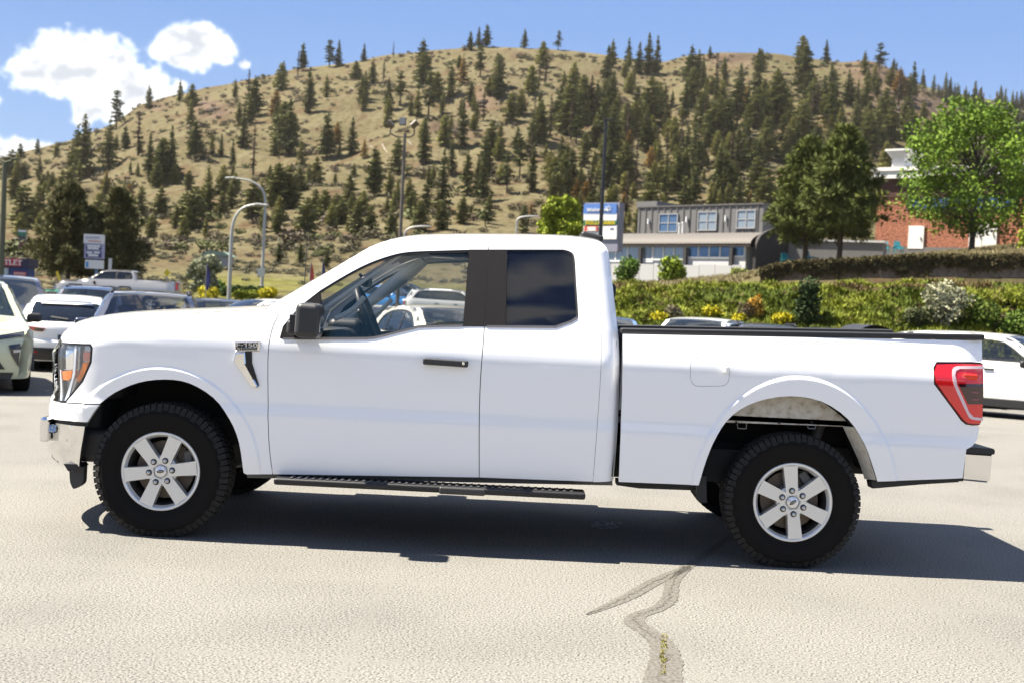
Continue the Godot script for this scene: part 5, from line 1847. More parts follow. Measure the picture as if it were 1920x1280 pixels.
# pine with rounded needle tufts for the near trees
func pine(called: String, label: String, where: Vector3, high: float, wide: float, seed_: int, a: Color, b: Color, bare := 0.1) -> Node3D:
	var t := thing(called, label, "tree", where, 0.0, "")
	var rng := RandomNumberGenerator.new()
	rng.seed = seed_
	var trunk := Geo.new()
	trunk.tube([Vector3(0, -0.4, 0), Vector3(0.04, high * 0.3, 0.03), Vector3(-0.03, high * 0.65, 0), Vector3(0, high * 0.96, 0)], [high * 0.022, high * 0.018, high * 0.012, high * 0.003], 8)
	part("trunk", trunk, plain("pine_bark", 0.055, 0.036, 0.024, 0.95), t)
	var limbs := Geo.new()
	var crown := Geo.new()
	var tiers := 22
	for k in tiers:
		var u := (k + 0.5) / tiers
		var y := high * lerpf(bare, 0.98, u)
		var env := sin(PI * clampf(u * 0.80 + 0.20, 0.0, 1.0))
		var reach := wide * 0.5 * (pow(1.0 - u, 0.72) * 0.96 + 0.06) * (0.6 + 0.4 * smoothstep(0.0, 0.16, u)) + 0.0 * env
		for i in 7:
			var ang := TAU * (i + rng.randf_range(-0.4, 0.4)) / 7.0 + k * 2.4
			var l := reach * rng.randf_range(0.62, 1.1)
			var dir := Vector3(cos(ang), 0, sin(ang))
			var rise := rng.randf_range(-0.05, 0.35)
			var end := Vector3(0, y, 0) + dir * l + Vector3(0, rise * l, 0)
			limbs.tube([Vector3(0, y, 0), Vector3(0, y, 0) + dir * l * 0.55 + Vector3(0, rise * l * 0.3, 0), end], [high * 0.005, high * 0.003, high * 0.0012], 4, false)
			for s in 4:
				var f := lerpf(0.42, 1.02, s / 3.0)
				var c := Vector3(0, y, 0) + dir * l * f + Vector3(0, rise * l * f, 0) + any_way(rng) * l * 0.17
				var r := high * rng.randf_range(0.046, 0.070)
				for n in 58:
					var d := (any_way(rng) + Vector3(0, 0.55, 0) + dir * 0.25).normalized()
					crown.ink = mixed(rng, a, b)
					var side := d.cross(any_way(rng)).normalized()
					leaf(crown, c + d * r * 0.1, d * r * rng.randf_range(0.8, 1.25), side * r * 0.075, d)
	part("limbs", limbs, plain("pine_bark", 0.055, 0.036, 0.024, 0.95), t)
	part("crown", crown, leafy("needle_material", 0.3), t)
	return t

func broadleaf(called: String, label: String, where: Vector3, high: float, wide: float, seed_: int, a: Color, b: Color, bare: float, leaf_size: float, lumps := 70) -> Node3D:
	var t := thing(called, label, "tree", where, 0.0, "")
	var rng := RandomNumberGenerator.new()
	rng.seed = seed_
	var trunk := Geo.new()
	trunk.tube([Vector3(0, -0.4, 0), Vector3(0.03, high * bare, 0), Vector3(0.0, high * 0.45, 0.05), Vector3(0.1, high * 0.85, 0)], [high * 0.024, high * 0.018, high * 0.013, high * 0.003], 8)
	part("trunk", trunk, plain("grey_bark", 0.05, 0.042, 0.034, 0.95), t)
	var limbs := Geo.new()
	var crown := Geo.new()
	for k in lumps:
		var u := (k + rng.randf()) / lumps
		var y := high * lerpf(bare + 0.02, 0.97, u)
		var env := sqrt(maxf(0.02, 1.0 - pow((u - 0.42) / 0.62, 2.0)))
		var ang := k * 2.39996 + rng.randf_range(-0.3, 0.3)
		var rad := wide * 0.5 * env * rng.randf_range(0.25, 0.92)
		var c := Vector3(cos(ang) * rad, y, sin(ang) * rad)
		var start := Vector3(0.03, high * lerpf(bare * 0.9, 0.7, u * 0.9), 0)
		limbs.tube([start, start.lerp(c, 0.5) + Vector3(0, high * 0.02, 0), c], [high * 0.006, high * 0.004, high * 0.0015], 4, false)
		var r := wide * rng.randf_range(0.085, 0.135)
		foliage(crown, c, Vector3(r, r * 0.72, r), 270, leaf_size * 0.72, rng, a, b, 0.2)
	part("limbs", limbs, plain("grey_bark", 0.05, 0.042, 0.034, 0.95), t)
	part("crown", crown, leafy("leaf_material"), t)
	return t

func scatter(called: String, mesh: Mesh, m: Material, spots: Array, tints: Array) -> MultiMeshInstance3D:
	var mm := MultiMesh.new()
	mm.transform_format = MultiMesh.TRANSFORM_3D
	mm.use_colors = true
	mm.mesh = mesh
	mm.instance_count = spots.size()
	for k in spots.size():
		mm.set_instance_transform(k, spots[k])
		mm.set_instance_color(k, tints[k])
	var o := MultiMeshInstance3D.new()
	o.name = numbered(called)
	o.multimesh = mm
	o.material_override = m
	add_child(o)
	o.set_meta("kind", "stuff")
	return o

func tuft(seed_: int, blades: int, spread: float, thick: float) -> ArrayMesh:
	var rng := RandomNumberGenerator.new()
	rng.seed = seed_
	var g := Geo.new()
	for k in blades:
		var d := (Vector3(0, 1, 0) + any_way(rng) * spread).normalized()
		var side := d.cross(any_way(rng)).normalized()
		var tone := rng.randf_range(0.75, 1.25)
		g.ink = Color(tone, tone, tone)
		leaf(g, any_way(rng) * 0.12, d * rng.randf_range(0.6, 1.0), side * thick, (Vector3.UP + d).normalized())
	return g.mesh(true)

func ordinal(n: int) -> String:
	var said := ["first", "second", "third", "fourth", "fifth", "sixth", "seventh", "eighth", "ninth", "tenth", "eleventh", "twelfth", "thirteenth", "fourteenth", "fifteenth", "sixteenth", "seventeenth", "eighteenth"]
	return said[mini(n, said.size()) - 1] + " from left"

func make_hill_trees() -> void:
	var dark_a := Color(0.090, 0.102, 0.040)
	var dark_b := Color(0.150, 0.155, 0.062)
	var mid_a := Color(0.135, 0.145, 0.052)
	var mid_b := Color(0.205, 0.205, 0.080)
	var dry_a := Color(0.075, 0.052, 0.035)
	var dry_b := Color(0.10, 0.075, 0.055)
	var bark := Color(0.06, 0.045, 0.034)
	var kinds := {
		"fir": [conifer(1, 0.19, 0.06, 0.85, 0.35, dark_a, dark_b, bark), conifer(2, 0.22, 0.08, 0.75, 0.45, dark_a, mid_b, bark), conifer(3, 0.17, 0.05, 0.9, 0.4, dark_a, dark_b, bark), conifer(12, 0.25, 0.10, 0.7, 0.5, dark_a, mid_a, bark)],
		"pine": [conifer(4, 0.30, 0.06, 0.62, 0.3, mid_a, mid_b, bark, 22), conifer(5, 0.34, 0.04, 0.6, 0.32, mid_a, mid_b, bark, 22), conifer(6, 0.28, 0.08, 0.7, 0.35, dark_b, mid_b, bark, 24)],
		"open": [conifer(7, 0.24, 0.22, 0.55, 0.7, dark_a, mid_a, bark, 18), conifer(8, 0.27, 0.28, 0.5, 0.75, dark_a, mid_a, bark, 16)],
		"dead": [conifer(9, 0.09, 0.15, 0.6, 0.8, dry_a, dry_b, bark, 16), conifer(10, 0.12, 0.12, 0.6, 0.75, dry_a, dry_b, bark, 18)],
	}
	var m := leafy("hill_needles", 0.5)
	var rng := RandomNumberGenerator.new()
	rng.seed = 77
	# [photo x of the foot, photo y of the foot, height in photo pixels, kind]
	var listed := [[155, 334, 115, "fir"], [143, 330, 92, "fir"], [203, 320, 92, "fir"], [217, 243, 72, "open"], [193, 230, 32, "open"], [234, 282, 46, "fir"], [258, 292, 84, "dead"], [279, 330, 78, "fir"], [319, 333, 96, "fir"], [300, 344, 84, "fir"], [305, 330, 70, "pine"],
		[365, 297, 72, "fir"], [414, 293, 42, "fir"], [435, 314, 52, "fir"], [475, 219, 74, "fir"], [455, 276, 74, "fir"], [467, 235, 60, "fir"], [474, 328, 90, "dead"], [20, 331, 50, "pine"], [37, 299, 30, "pine"], [69, 291, 30, "pine"], [45, 333, 30, "pine"], [88, 346, 26, "pine"], [8, 335, 40, "pine"],
		[42, 426, 78, "pine"], [70, 418, 68, "pine"], [80, 361, 34, "pine"], [97, 351, 28, "pine"], [120, 394, 52, "pine"], [188, 402, 40, "pine"], [230, 402, 58, "pine"], [263, 411, 62, "pine"], [300, 408, 56, "pine"], [293, 352, 48, "pine"], [353, 354, 34, "pine"], [347, 414, 54, "pine"], [363, 428, 74, "pine"], [390, 398, 55, "pine"], [415, 401, 42, "pine"], [432, 391, 46, "pine"], [330, 428, 42, "pine"],
		[473, 408, 68, "pine"], [520, 391, 84, "pine"], [540, 391, 78, "pine"], [505, 350, 40, "pine"], [520, 438, 50, "pine"], [573, 448, 76, "pine"], [610, 411, 54, "pine"], [630, 414, 50, "pine"], [606, 410, 52, "pine"], [522, 494, 40, "fir"], [562, 498, 44, "fir"], [612, 504, 38, "fir"], [560, 360, 44, "pine"],
		[567, 125, 52, "fir"], [617, 118, 50, "open"], [634, 124, 48, "fir"], [682, 107, 33, "fir"], [737, 100, 30, "dead"], [881, 87, 36, "fir"], [897, 87, 36, "fir"], [912, 88, 42, "fir"], [983, 90, 35, "fir"], [900, 144, 58, "open"], [578, 213, 86, "fir"], [667, 149, 34, "pine"], [684, 186, 52, "fir"], [719, 151, 40, "dead"], [792, 132, 58, "fir"], [727, 207, 60, "fir"], [750, 197, 62, "open"], [803, 222, 86, "open"], [845, 179, 58, "fir"], [933, 185, 76, "fir"], [866, 278, 94, "fir"], [906, 226, 62, "dead"],
		[531, 272, 80, "pine"], [541, 291, 104, "fir"], [612, 297, 86, "fir"], [659, 291, 70, "fir"], [794, 307, 86, "fir"], [744, 328, 70, "pine"], [700, 369, 92, "fir"], [828, 403, 120, "fir"], [800, 394, 78, "fir"], [875, 366, 82, "fir"], [905, 381, 92, "fir"], [950, 363, 74, "open"], [937, 291, 58, "fir"], [996, 288, 62, "fir"], [519, 381, 72, "pine"], [669, 441, 68, "pine"], [694, 441, 56, "pine"], [734, 441, 52, "pine"], [770, 410, 50, "pine"], [787, 435, 58, "pine"], [828, 431, 54, "pine"], [866, 419, 48, "pine"], [916, 419, 52, "pine"], [981, 438, 54, "pine"], [628, 344, 20, "pine"], [597, 350, 28, "pine"], [663, 330, 24, "pine"], [655, 385, 60, "pine"], [640, 420, 46, "pine"], [590, 405, 50, "pine"],
		[1047, 94, 36, "open"], [1139, 153, 66, "fir"], [1150, 181, 48, "fir"], [1178, 124, 52, "fir"], [1198, 138, 58, "fir"], [1215, 138, 74, "fir"], [1231, 138, 70, "fir"], [1066, 228, 82, "fir"], [1134, 206, 56, "pine"], [1194, 232, 70, "open"], [1120, 231, 42, "fir"], [1295, 160, 74, "fir"], [1309, 156, 60, "fir"], [1317, 165, 58, "fir"], [1331, 110, 24, "fir"], [1387, 191, 70, "fir"], [1420, 175, 82, "fir"], [1456, 222, 86, "pine"], [1239, 225, 58, "fir"], [1010, 170, 50, "dead"], [1022, 160, 60, "dead"],
		[1508, 186, 106, "fir"], [1504, 110, 32, "open"], [1549, 118, 42, "fir"], [1649, 134, 52, "open"], [1590, 200, 68, "fir"], [1545, 195, 52, "fir"], [1561, 226, 50, "fir"], [1676, 132, 22, "fir"]]
	var forest := [[1040, 1440, 225, 425, 84], [1430, 1720, 150, 330, 38], [960, 1110, 240, 420, 14], [860, 980, 150, 430, 8], [1270, 1380, 150, 250, 12], [440, 860, 130, 440, 8]]
	for z in forest:
		for k in z[4]:
			var px := rng.randf_range(z[0], z[1])
			var py := rng.randf_range(z[2], z[3])
			listed.append([px, py, rng.randf_range(42, 92) * (0.75 if py < 200 else 1.0), ["fir", "fir", "pine", "fir", "open", "dead"][rng.randi_range(0, 5)] if rng.randf() < 0.85 else "pine"])
	var words := {"fir": "dark narrow conifer", "pine": "bushy green pine", "open": "ragged thin-crowned conifer", "dead": "dry brown conifer"}
	var planted := []
	for q in listed:
		var p := hit_land(q[0], q[1])
		if p == Vector3.INF:
			p = hit_land(q[0], q[1] + 8.0)
		if p != Vector3.INF:
			planted.append([q, p])
	planted.sort_custom(func(u, v): return u[0][0] < v[0][0])
	var met := {}
	for pair in planted:
		var q: Array = pair[0]
		var p: Vector3 = pair[1]
		var high: float = q[2] / FOCAL * -p.z * 1.06
		var set_: Array = kinds[q[3]]
		var fr := Transform3D(Basis(Vector3.UP, rng.randf_range(0, TAU)).scaled(Vector3(high, high, high) * Vector3(rng.randf_range(1.0, 1.35), 1, rng.randf_range(1.0, 1.35))), p)
		var row := "skyline" if p.z < -640.0 * STEP else ("upper slope" if p.z < -460.0 * STEP else ("middle slope" if p.z < -300.0 * STEP else "lower slope"))
		var column := "above the pale crossover"
		for c in [[110, "above the white hatchback"], [230, "above the truck's hood"], [400, "ahead of the windscreen"], [600, "above the front door"], [880, "above the rear door"], [1130, "above the fuel door"], [1330, "above the bed's middle"], [1480, "above the rear wheel"], [1660, "above the taillight"]]:
			if q[0] > c[0]:
				column = c[1]
		var tag_ := "%s, hill %s %s" % [words[q[3]], row, column]
		met[tag_] = met.get(tag_, 0) + 1
		single("conifer", set_[rng.randi_range(0, set_.size() - 1)], m, "%s %s" % [ordinal(met[tag_]), tag_], "tree", "conifers growing on the hill", fr)
	print("hill trees ", planted.size())
	# the wood on the far ridge reads as one mass
	var spots := []
	var tints := []
	for k in 420:
		var px := rng.randf_range(1640, 2050)
		var base := at(px, 0, 1040.0)
		var y := steps([[1500, 175], [1640, 155], [1700, 152], [1760, 168], [1820, 180], [1880, 190], [1960, 205], [2100, 230]], px)
		var dz := rng.randf_range(0.0, 1.0)
		var p := at(px, y + dz * 60.0, 1048.0 - dz * 60.0)
		p.y = lerpf(10.0, at(px, y, 1050.0).y, steps([[880, 0.0], [965, 0.5], [1024, 0.85], [1050, 1.0]], -p.z / STEP)) - 1.0
		var high := rng.randf_range(9.0, 17.0)
		spots.append(Transform3D(Basis(Vector3.UP, rng.randf_range(0, TAU)).scaled(Vector3.ONE * high), p))
		var tone := rng.randf_range(0.7, 1.3)
		tints.append(Color(tone * 1.5, tone, tone * 0.9) if rng.randf() < 0.1 else Color(tone, tone, tone))
		base = p
	scatter("ridge_forest", kinds.fir[0], m, spots, tints)
	# smaller conifers between the nearer ones, too many to tell apart
	spots = []
	tints = []
	var tries := 0
	while spots.size() < 400 and tries < 6000:
		tries += 1
		var px := rng.randf_range(20, 1760)
		var py := rng.randf_range(120, 450)
		var want := 0.16 + 0.84 * smoothstep(900.0, 1250.0, px) * smoothstep(150.0, 260.0, py)
		if px < 760.0 and py > 330.0:
			want = 0.5
		if rng.randf() > want:
			continue
		var p := hit_land(px, py)
		if p == Vector3.INF:
			continue
		var high := rng.randf_range(24, 58) / FOCAL * -p.z
		spots.append(Transform3D(Basis(Vector3.UP, rng.randf_range(0, TAU)).scaled(Vector3(high * 1.15, high, high * 1.15)), p))
		var tone := rng.randf_range(1.05, 1.6)
		tints.append(Color(tone * 1.05, tone, tone * 0.95) if rng.randf() < 0.9 else Color(tone * 1.5, tone, tone))
	scatter("hill_forest", kinds.pine[0], m, spots.slice(0, 200), tints.slice(0, 200))
	scatter("hill_forest", kinds.fir[1], m, spots.slice(200), tints.slice(200))
	# low brush over the hill
	spots = []
	tints = []
	var bush_geo := Geo.new()
	var bush_rng := RandomNumberGenerator.new()
	bush_rng.seed = 5
	for k in 6:
		var c := Vector3(bush_rng.randf_range(-0.4, 0.4), bush_rng.randf_range(0.25, 0.55), bush_rng.randf_range(-0.4, 0.4))
		foliage(bush_geo, c, Vector3(0.42, 0.34, 0.42), 26, 0.26, bush_rng, Color(0.8, 0.8, 0.8), Color(1.2, 1.2, 1.2))
	var bush := bush_geo.mesh(true)
	for k in 8200:
		var d := 175.0 + 585.0 * pow(rng.randf(), 0.8)
		var a := rng.randf_range(-0.33, 0.33)
		var x := (a - AXIS) * d
		if land_noise.get_noise_2d(x * 2.0, d * 2.0) + rng.randf_range(-0.35, 0.35) < -0.1 - a * 0.5:
			continue
		var s := rng.randf_range(0.4, 1.2) * (1.0 if rng.randf() < 0.88 else 1.9)
		spots.append(Transform3D(Basis(Vector3.UP, rng.randf_range(0, TAU)).scaled(Vector3(s * 1.2, s, s * 1.2)), Vector3(x, land(x, -d * STEP) - 0.1, -d * STEP)))
		var w := rng.randf()
		tints.append(mixed(rng, Color(0.075, 0.068, 0.036), Color(0.115, 0.098, 0.056)) if w < 0.6 else (mixed(rng, Color(0.075, 0.057, 0.04), Color(0.095, 0.073, 0.05)) if w < 0.85 else mixed(rng, Color(0.075, 0.085, 0.028), Color(0.10, 0.11, 0.04))))
	scatter("hill_brush", bush, leafy("brush_material", 0.1), spots, tints)
	# sagebrush and dry grass on the flats left of the truck
	spots = []
	tints = []
	for k in 4200:
		var d := 84.0 + 150.0 * pow(rng.randf(), 0.7)
		var a := rng.randf_range(-0.32, 0.0)
		var x := (a - AXIS) * d
		var q := land_noise.get_noise_2d(x * 5.0, d * 5.0)
		if q + rng.randf_range(-0.3, 0.3) < 0.02 or (a > -0.175 and d < 160.0 and rng.randf() < 0.93):
			continue
		var s := rng.randf_range(0.16, 0.48)
		spots.append(Transform3D(Basis(Vector3.UP, rng.randf_range(0, TAU)).scaled(Vector3(s * 1.5, s, s * 1.5)), Vector3(x, land(x, -d * STEP) - 0.05, -d * STEP)))
		tints.append(mixed(rng, Color(0.085, 0.082, 0.048), Color(0.118, 0.110, 0.068)))
	scatter("sagebrush", bush, leafy("brush_material", 0.1), spots, tints)
	# fallen pale logs
	var logs := 0
	for q in [[404, 345, 412, 357], [655, 326, 664, 342], [657, 165, 663, 169], [694, 275, 703, 284], [716, 272, 727, 290], [764, 265, 772, 274]]:
		var a := hit_land(q[0], q[1])
		var b := hit_land(q[2], q[3])
		logs += 1
		if a == Vector3.INF or b == Vector3.INF:
			continue
		if a.distance_to(b) > 14.0:
			b = a + (b - a).normalized() * 14.0
			b.y = land(b.x, b.z) + 0.25
		var g := Geo.new()
		g.tube([a + Vector3(0, 0.2, 0), (a + b) * 0.5 + Vector3(0, 0.25, 0), b + Vector3(0, 0.2, 0)], [0.13, 0.11, 0.06], 6)
		single("fallen_log", g, plain("dead_wood", 0.24, 0.21, 0.18, 0.9), "bleached fallen trunk on the hillside grass, %s" % ordinal(logs), "log", "bleached logs on the hillside")
	# rock outcrops
	var rocks := FastNoiseLite.new()
	rocks.seed = 8
	rocks.frequency = 0.35
	var found := {}
	for q in [[285, 200, 20, 7], [380, 196, 18, 8], [400, 208, 26, 11], [536, 143, 12, 6], [558, 145, 14, 6], [850, 248, 16, 9], [862, 242, 12, 7], [905, 193, 22, 12], [1152, 258, 16, 10], [1352, 128, 18, 8], [1470, 140, 20, 8], [1600, 165, 18, 8], [1640, 150, 26, 9], [1672, 176, 30, 13], [1680, 205, 20, 10], [1705, 186, 26, 13], [1735, 196, 24, 14], [1762, 212, 22, 12]]:
		var p := hit_land(q[0], q[1])
		if p == Vector3.INF:
			continue
		var k := -p.z / FOCAL
		var place: String = "near its right shoulder" if q[0] > 1300 else ("near its left shoulder" if q[0] < 600 else "above the truck's cab")
		found[place] = found.get(place, 0) + 1
		var g := Geo.new()
		var rows := []
		for i in 9:
			var el := lerpf(-0.4, PI / 2, i / 8.0)
			var row := []
			for j in 18:
				var az := TAU * j / 18.0
				var d := Vector3(cos(el) * cos(az), sin(el), cos(el) * sin(az))
				var r := 1.0 + 0.42 * rocks.get_noise_3dv(d * 6.0 + p)
				row.append(Vector3(d.x * q[2] * k * 0.55, d.y * q[3] * k * 0.55, d.z * q[2] * k * 0.35) * r)
			rows.append(row)
		for i in 8:
			for j in 18:
				g.quad(rows[i][j], rows[i + 1][j], rows[i + 1][(j + 1) % 18], rows[i][(j + 1) % 18])
		var rock_mat := plain("hill_rock", 0.085, 0.062, 0.047, 0.95)
		single("rock_outcrop", g, rock_mat, "brown outcrop on the hill slope %s, %s" % [place, ordinal(found[place])], "rock", "rock outcrops on the hill", Transform3D(Basis.IDENTITY, p))

func make_plants() -> void:
	# two dark pines at the left, behind the sign
	var pa := Color(0.052, 0.054, 0.018)
	var pb := Color(0.122, 0.116, 0.042)
	for q in [[126, 534, 180, 150, 3, "broad dark pine left of the blue and white sign"], [168, 530, 140, 100, 4, "dark pine standing directly behind the blue and white sign"], [216, 532, 176, 130, 5, "dark pine just right of the blue and white sign"]]:
		var p := at(q[0], q[1], 112.0 + q[4])
		p.y = land(p.x, p.z)
		pine("pine_tree", q[5], p, (q[2] + (q[1] - 530) + 14) / UNIT * 114.0, q[3] / UNIT * 114.0, q[4], pa, pb, 0.14)
	# the two pines in front of the brick building
	var na := Color(0.046, 0.062, 0.013)
	var nb := Color(0.118, 0.138, 0.030)
	for q in [[1509, 492, 232, 170, 11, "big green pine beside the grey building"], [1574, 484, 236, 176, 12, "big green pine nearer the brick building"]]:
		var p := at(q[0], q[1], 118.0 if q[4] == 11 else 114.0)
		pine("pine_tree", q[5], p, q[2] / UNIT * 116.0, q[3] / UNIT * 116.0, q[4], na, nb, 0.16)
	var ma := Color(0.055, 0.110, 0.009)
	var mb := Color(0.135, 0.205, 0.017)
	broadleaf("leafy_tree", "bright green leafy tree in front of the brick building", at(1822, 472, 110), 272 / UNIT * 110.0, 312 / UNIT * 110.0, 21, ma, mb, 0.14, 0.30, 74)
	broadleaf("leafy_tree", "yellow green tree at the photo's right edge beside the brick wall", at(1955, 520, 96), 150 / UNIT * 96.0, 120 / UNIT * 96.0, 22, Color(0.12, 0.16, 0.012), Color(0.2, 0.235, 0.02), 0.1, 0.24, 36)
	broadleaf("leafy_tree", "bright yellow green tree below the pylon sign behind the cab roof", at(1052, 462, 120), 88 / UNIT * 120.0, 104 / UNIT * 120.0, 23, Color(0.14, 0.19, 0.012), Color(0.24, 0.275, 0.022), 0.05, 0.3, 46)
	# silvery olive tree and shrubs at the left
	broadleaf("leafy_tree", "silver leaved bushy tree behind the blue flag", at(383, 546, 104), 64 / UNIT * 104.0, 74 / UNIT * 104.0, 24, Color(0.20, 0.215, 0.13), Color(0.29, 0.30, 0.20), 0.05, 0.22, 30)
	var yellow_a := Color(0.30, 0.27, 0.008)
	var yellow_b := Color(0.42, 0.36, 0.015)
	var green_a := Color(0.045, 0.10, 0.008)
	var green_b := Color(0.09, 0.16, 0.015)
	shrub("golden_shrub", "rounded yellow shrub left of the lamp pole foot above the hood", 391, 568, 66, 0.95, 0.62, yellow_a, yellow_b, 31, 0.10)
	shrub("golden_shrub", "rounded yellow shrub beside the taller lamp pole foot above the hood", 500, 566, 68, 0.85, 0.56, yellow_a, yellow_b, 32, 0.10)
	shrub("green_shrub", "yellow green rounded shrub between the two yellow shrubs", 458, 572, 67, 0.86, 0.60, Color(0.13, 0.16, 0.01), Color(0.2, 0.22, 0.02), 33, 0.10)
	shrub("green_shrub", "bright green bush behind the left yellow shrub", 403, 553, 76, 0.95, 0.80, green_a, green_b, 34, 0.12)
	for k in 5:
		shrub("hedge_shrub", "low clipped hedge plant behind the yellow shrubs, %s" % ordinal(k + 1), 424 + k * 15, 556, 78 + k * 0.3, 0.62, 0.48, Color(0.022, 0.048, 0.008), Color(0.05, 0.085, 0.014), 40 + k, 0.10, "low hedge behind the yellow shrubs")
	shrub("green_shrub", "low green shrub in front of the silver pickup", 136, 562, 62, 1.1, 0.55, Color(0.08, 0.095, 0.012), Color(0.13, 0.14, 0.02), 46, 0.12)
	shrub("green_shrub", "round green shrub left of the grey pole in the side window", 709, 584, 62, 0.95, 0.62, green_a, Color(0.13, 0.2, 0.02), 47, 0.11)
	shrub("green_shrub", "round green shrub before the white crossover in the side window", 846, 588, 60, 0.75, 0.52, green_a, Color(0.13, 0.2, 0.02), 48, 0.11)
	shrub("golden_shrub", "yellow shrub against the black door pillar in the side window", 872, 586, 60, 0.5, 0.56, yellow_a, yellow_b, 49, 0.11)
	# yellow and orange shrubs at the foot of the planted bank
	var k := 0
	for q in [[1233, 612, 34, 26, "small golden shrub nearest the cab at the foot of the bank"], [1333, 608, 38, 34, "golden shrub below the bank right of the grass clump"], [1385, 612, 28, 24, "small golden shrub in the middle of the bank's foot"], [1414, 606, 34, 58, "tall orange flowered shrub at the foot of the bank"], [1467, 615, 42, 30, "broad golden shrub beside the dark upright shrub"]]:
		shrub("golden_shrub", q[4], q[0], q[1], 41.2, q[2] / UNIT * 41.0, q[3] / UNIT * 41.0, yellow_a if k != 3 else Color(0.34, 0.19, 0.03), yellow_b if k != 3 else Color(0.42, 0.27, 0.05), 60 + k, 0.07, "", 0.8)
		k += 1
	shrub("dark_shrub", "dark green upright shrub on the planted bank behind the truck bed", 1513, 612, 41.5, 62 / UNIT * 42.0, 96 / UNIT * 42.0, Color(0.018, 0.034, 0.010), Color(0.045, 0.068, 0.022), 70, 0.075, "", 1.6, true)
	shrub("twiggy_shrub", "brown twiggy shrub between golden shrubs on the bank", 1398, 606, 41.6, 0.55, 0.62, Color(0.07, 0.055, 0.035), Color(0.10, 0.075, 0.05), 71, 0.06, "", 0.5)
	shrub("twiggy_shrub", "dry grey shrub right of the smallest golden shrub", 1262, 606, 41.8, 0.5, 0.5, Color(0.11, 0.09, 0.06), Color(0.14, 0.12, 0.08), 72, 0.06, "", 0.5)
	shrub("silver_shrub", "pale silvery shrub on the bank above the taillight", 1772, 620, 41.8, 104 / UNIT * 42.0, 96 / UNIT * 42.0, Color(0.19, 0.195, 0.12), Color(0.29, 0.285, 0.19), 73, 0.085, "", 1.7)
	shrub("green_shrub", "green shrub right of the silvery shrub on the bank", 1835, 624, 41.4, 78 / UNIT * 42.0, 74 / UNIT * 42.0, Color(0.05, 0.08, 0.01), Color(0.10, 0.135, 0.02), 74, 0.08, "", 1.5)
	shrub("green_shrub", "grey green shrub left of the silvery shrub on the bank", 1722, 622, 42.0, 0.75, 0.62, Color(0.07, 0.085, 0.035), Color(0.11, 0.12, 0.05), 75, 0.08, "", 1.2)
	shrub("green_shrub", "leafy shrub at the lower right corner of the bank", 1908, 634, 40.8, 0.85, 0.72, Color(0.05, 0.09, 0.012), Color(0.10, 0.15, 0.02), 76, 0.08, "", 1.5)
	# bushes before the grey building
	var i := 0
	for q in [[1176, 530, 52, 58, "leafy bush before the grey building right behind the cab"], [1264, 526, 56, 54, "bright green bush before the middle windows of the grey building"], [1384, 524, 56, 46, "loose yellow green bush before the right end of the grey building"]]:
		var base := at(q[0], q[1], 100.0)
		var t := shrub("green_shrub", q[4], q[0], q[1] + 6, 100.0, q[2] / UNIT * 100.0, (q[3] + 8) / UNIT * 100.0, [green_a, Color(0.09, 0.15, 0.008), Color(0.12, 0.15, 0.03)][i], [Color(0.11, 0.17, 0.03), Color(0.19, 0.24, 0.015), Color(0.2, 0.21, 0.06)][i], 80 + i, 0.22, "", 1.3)
		t.position = base - Vector3(0, 0.25, 0)
		i += 1
	# juniper carpet of the bank
	var rng := RandomNumberGenerator.new()
	rng.seed = 90
	var spots := []
	var tints := []
	var patch := FastNoiseLite.new()
	patch.seed = 12
	patch.frequency = 0.35
	patch.fractal_octaves = 3
	for n in 46000:
		var d := 41.7 + 11.3 * rng.randf()
		var a := rng.randf_range(0.012, 0.35)
		var x := (a - AXIS) * d
		if a > 0.276 and a < 0.292 and d < 49.0 and rng.randf() < 0.9:
			continue
		var y := land(x, -d * STEP)
		if y < lot_fall(d) + 0.02:
			continue
		var slope := Vector3(0, 1, 0.45).normalized() if d < 51.5 else Vector3.UP
		var s := rng.randf_range(0.14, 0.30)
		var lean := (slope + any_way(rng) * 0.75).normalized()
		var side := lean.cross(any_way(rng)).normalized()
		spots.append(Transform3D(Basis(side, lean, side.cross(lean)).scaled(Vector3.ONE * s), Vector3(x, y + 0.22 * patch.get_noise_2d(x * 2.0, d * 2.0) + rng.randf_range(-0.03, 0.06), -d * STEP)))
		var w := clampf(0.5 + patch.get_noise_2d(x, d) * 1.6, 0.0, 1.0)
		var c := Color(0.085, 0.115, 0.012).lerp(Color(0.165, 0.188, 0.018), w)
		if rng.randf() < 0.06 or (d > 50.0 and patch.get_noise_2d(x * 0.6 + 40.0, d) > 0.25):
			c = Color(0.105, 0.075, 0.028)
		tints.append(mixed(rng, c, c * 1.15))
	scatter("juniper_cover", tuft(6, 16, 0.75, 0.075), leafy("juniper_material", 0.25), spots, tints)
	# creeper hanging over the retaining wall
	spots = []
	tints = []
	for n in 5200:
		var a := rng.randf_range(0.145, 0.36)
		var d := 57.0 - rng.randf_range(0.0, 0.25)
		var x := (a - AXIS) * d
		var top := wall_top(a) + 0.12 + lot_fall(57.0)
		var hang := pow(rng.randf(), 2.6) * (0.46 + 0.45 * patch.get_noise_2d(x * 3.0, 7.0))
		var lean := (Vector3(0, -0.8, 0.5) + any_way(rng) * 0.8).normalized()
		var side := lean.cross(any_way(rng)).normalized()
		spots.append(Transform3D(Basis(side, lean, side.cross(lean)).scaled(Vector3.ONE * rng.randf_range(0.10, 0.22)), Vector3(x, top - hang, -d * STEP + 0.2)))
		tints.append(mixed(rng, Color(0.11, 0.105, 0.045), Color(0.16, 0.125, 0.065)))
	scatter("creeper", tuft(7, 14, 0.8, 0.09), leafy("juniper_material", 0.25), spots, tints)
	# lawn and dry grass blades beside the buildings
	spots = []
	tints = []
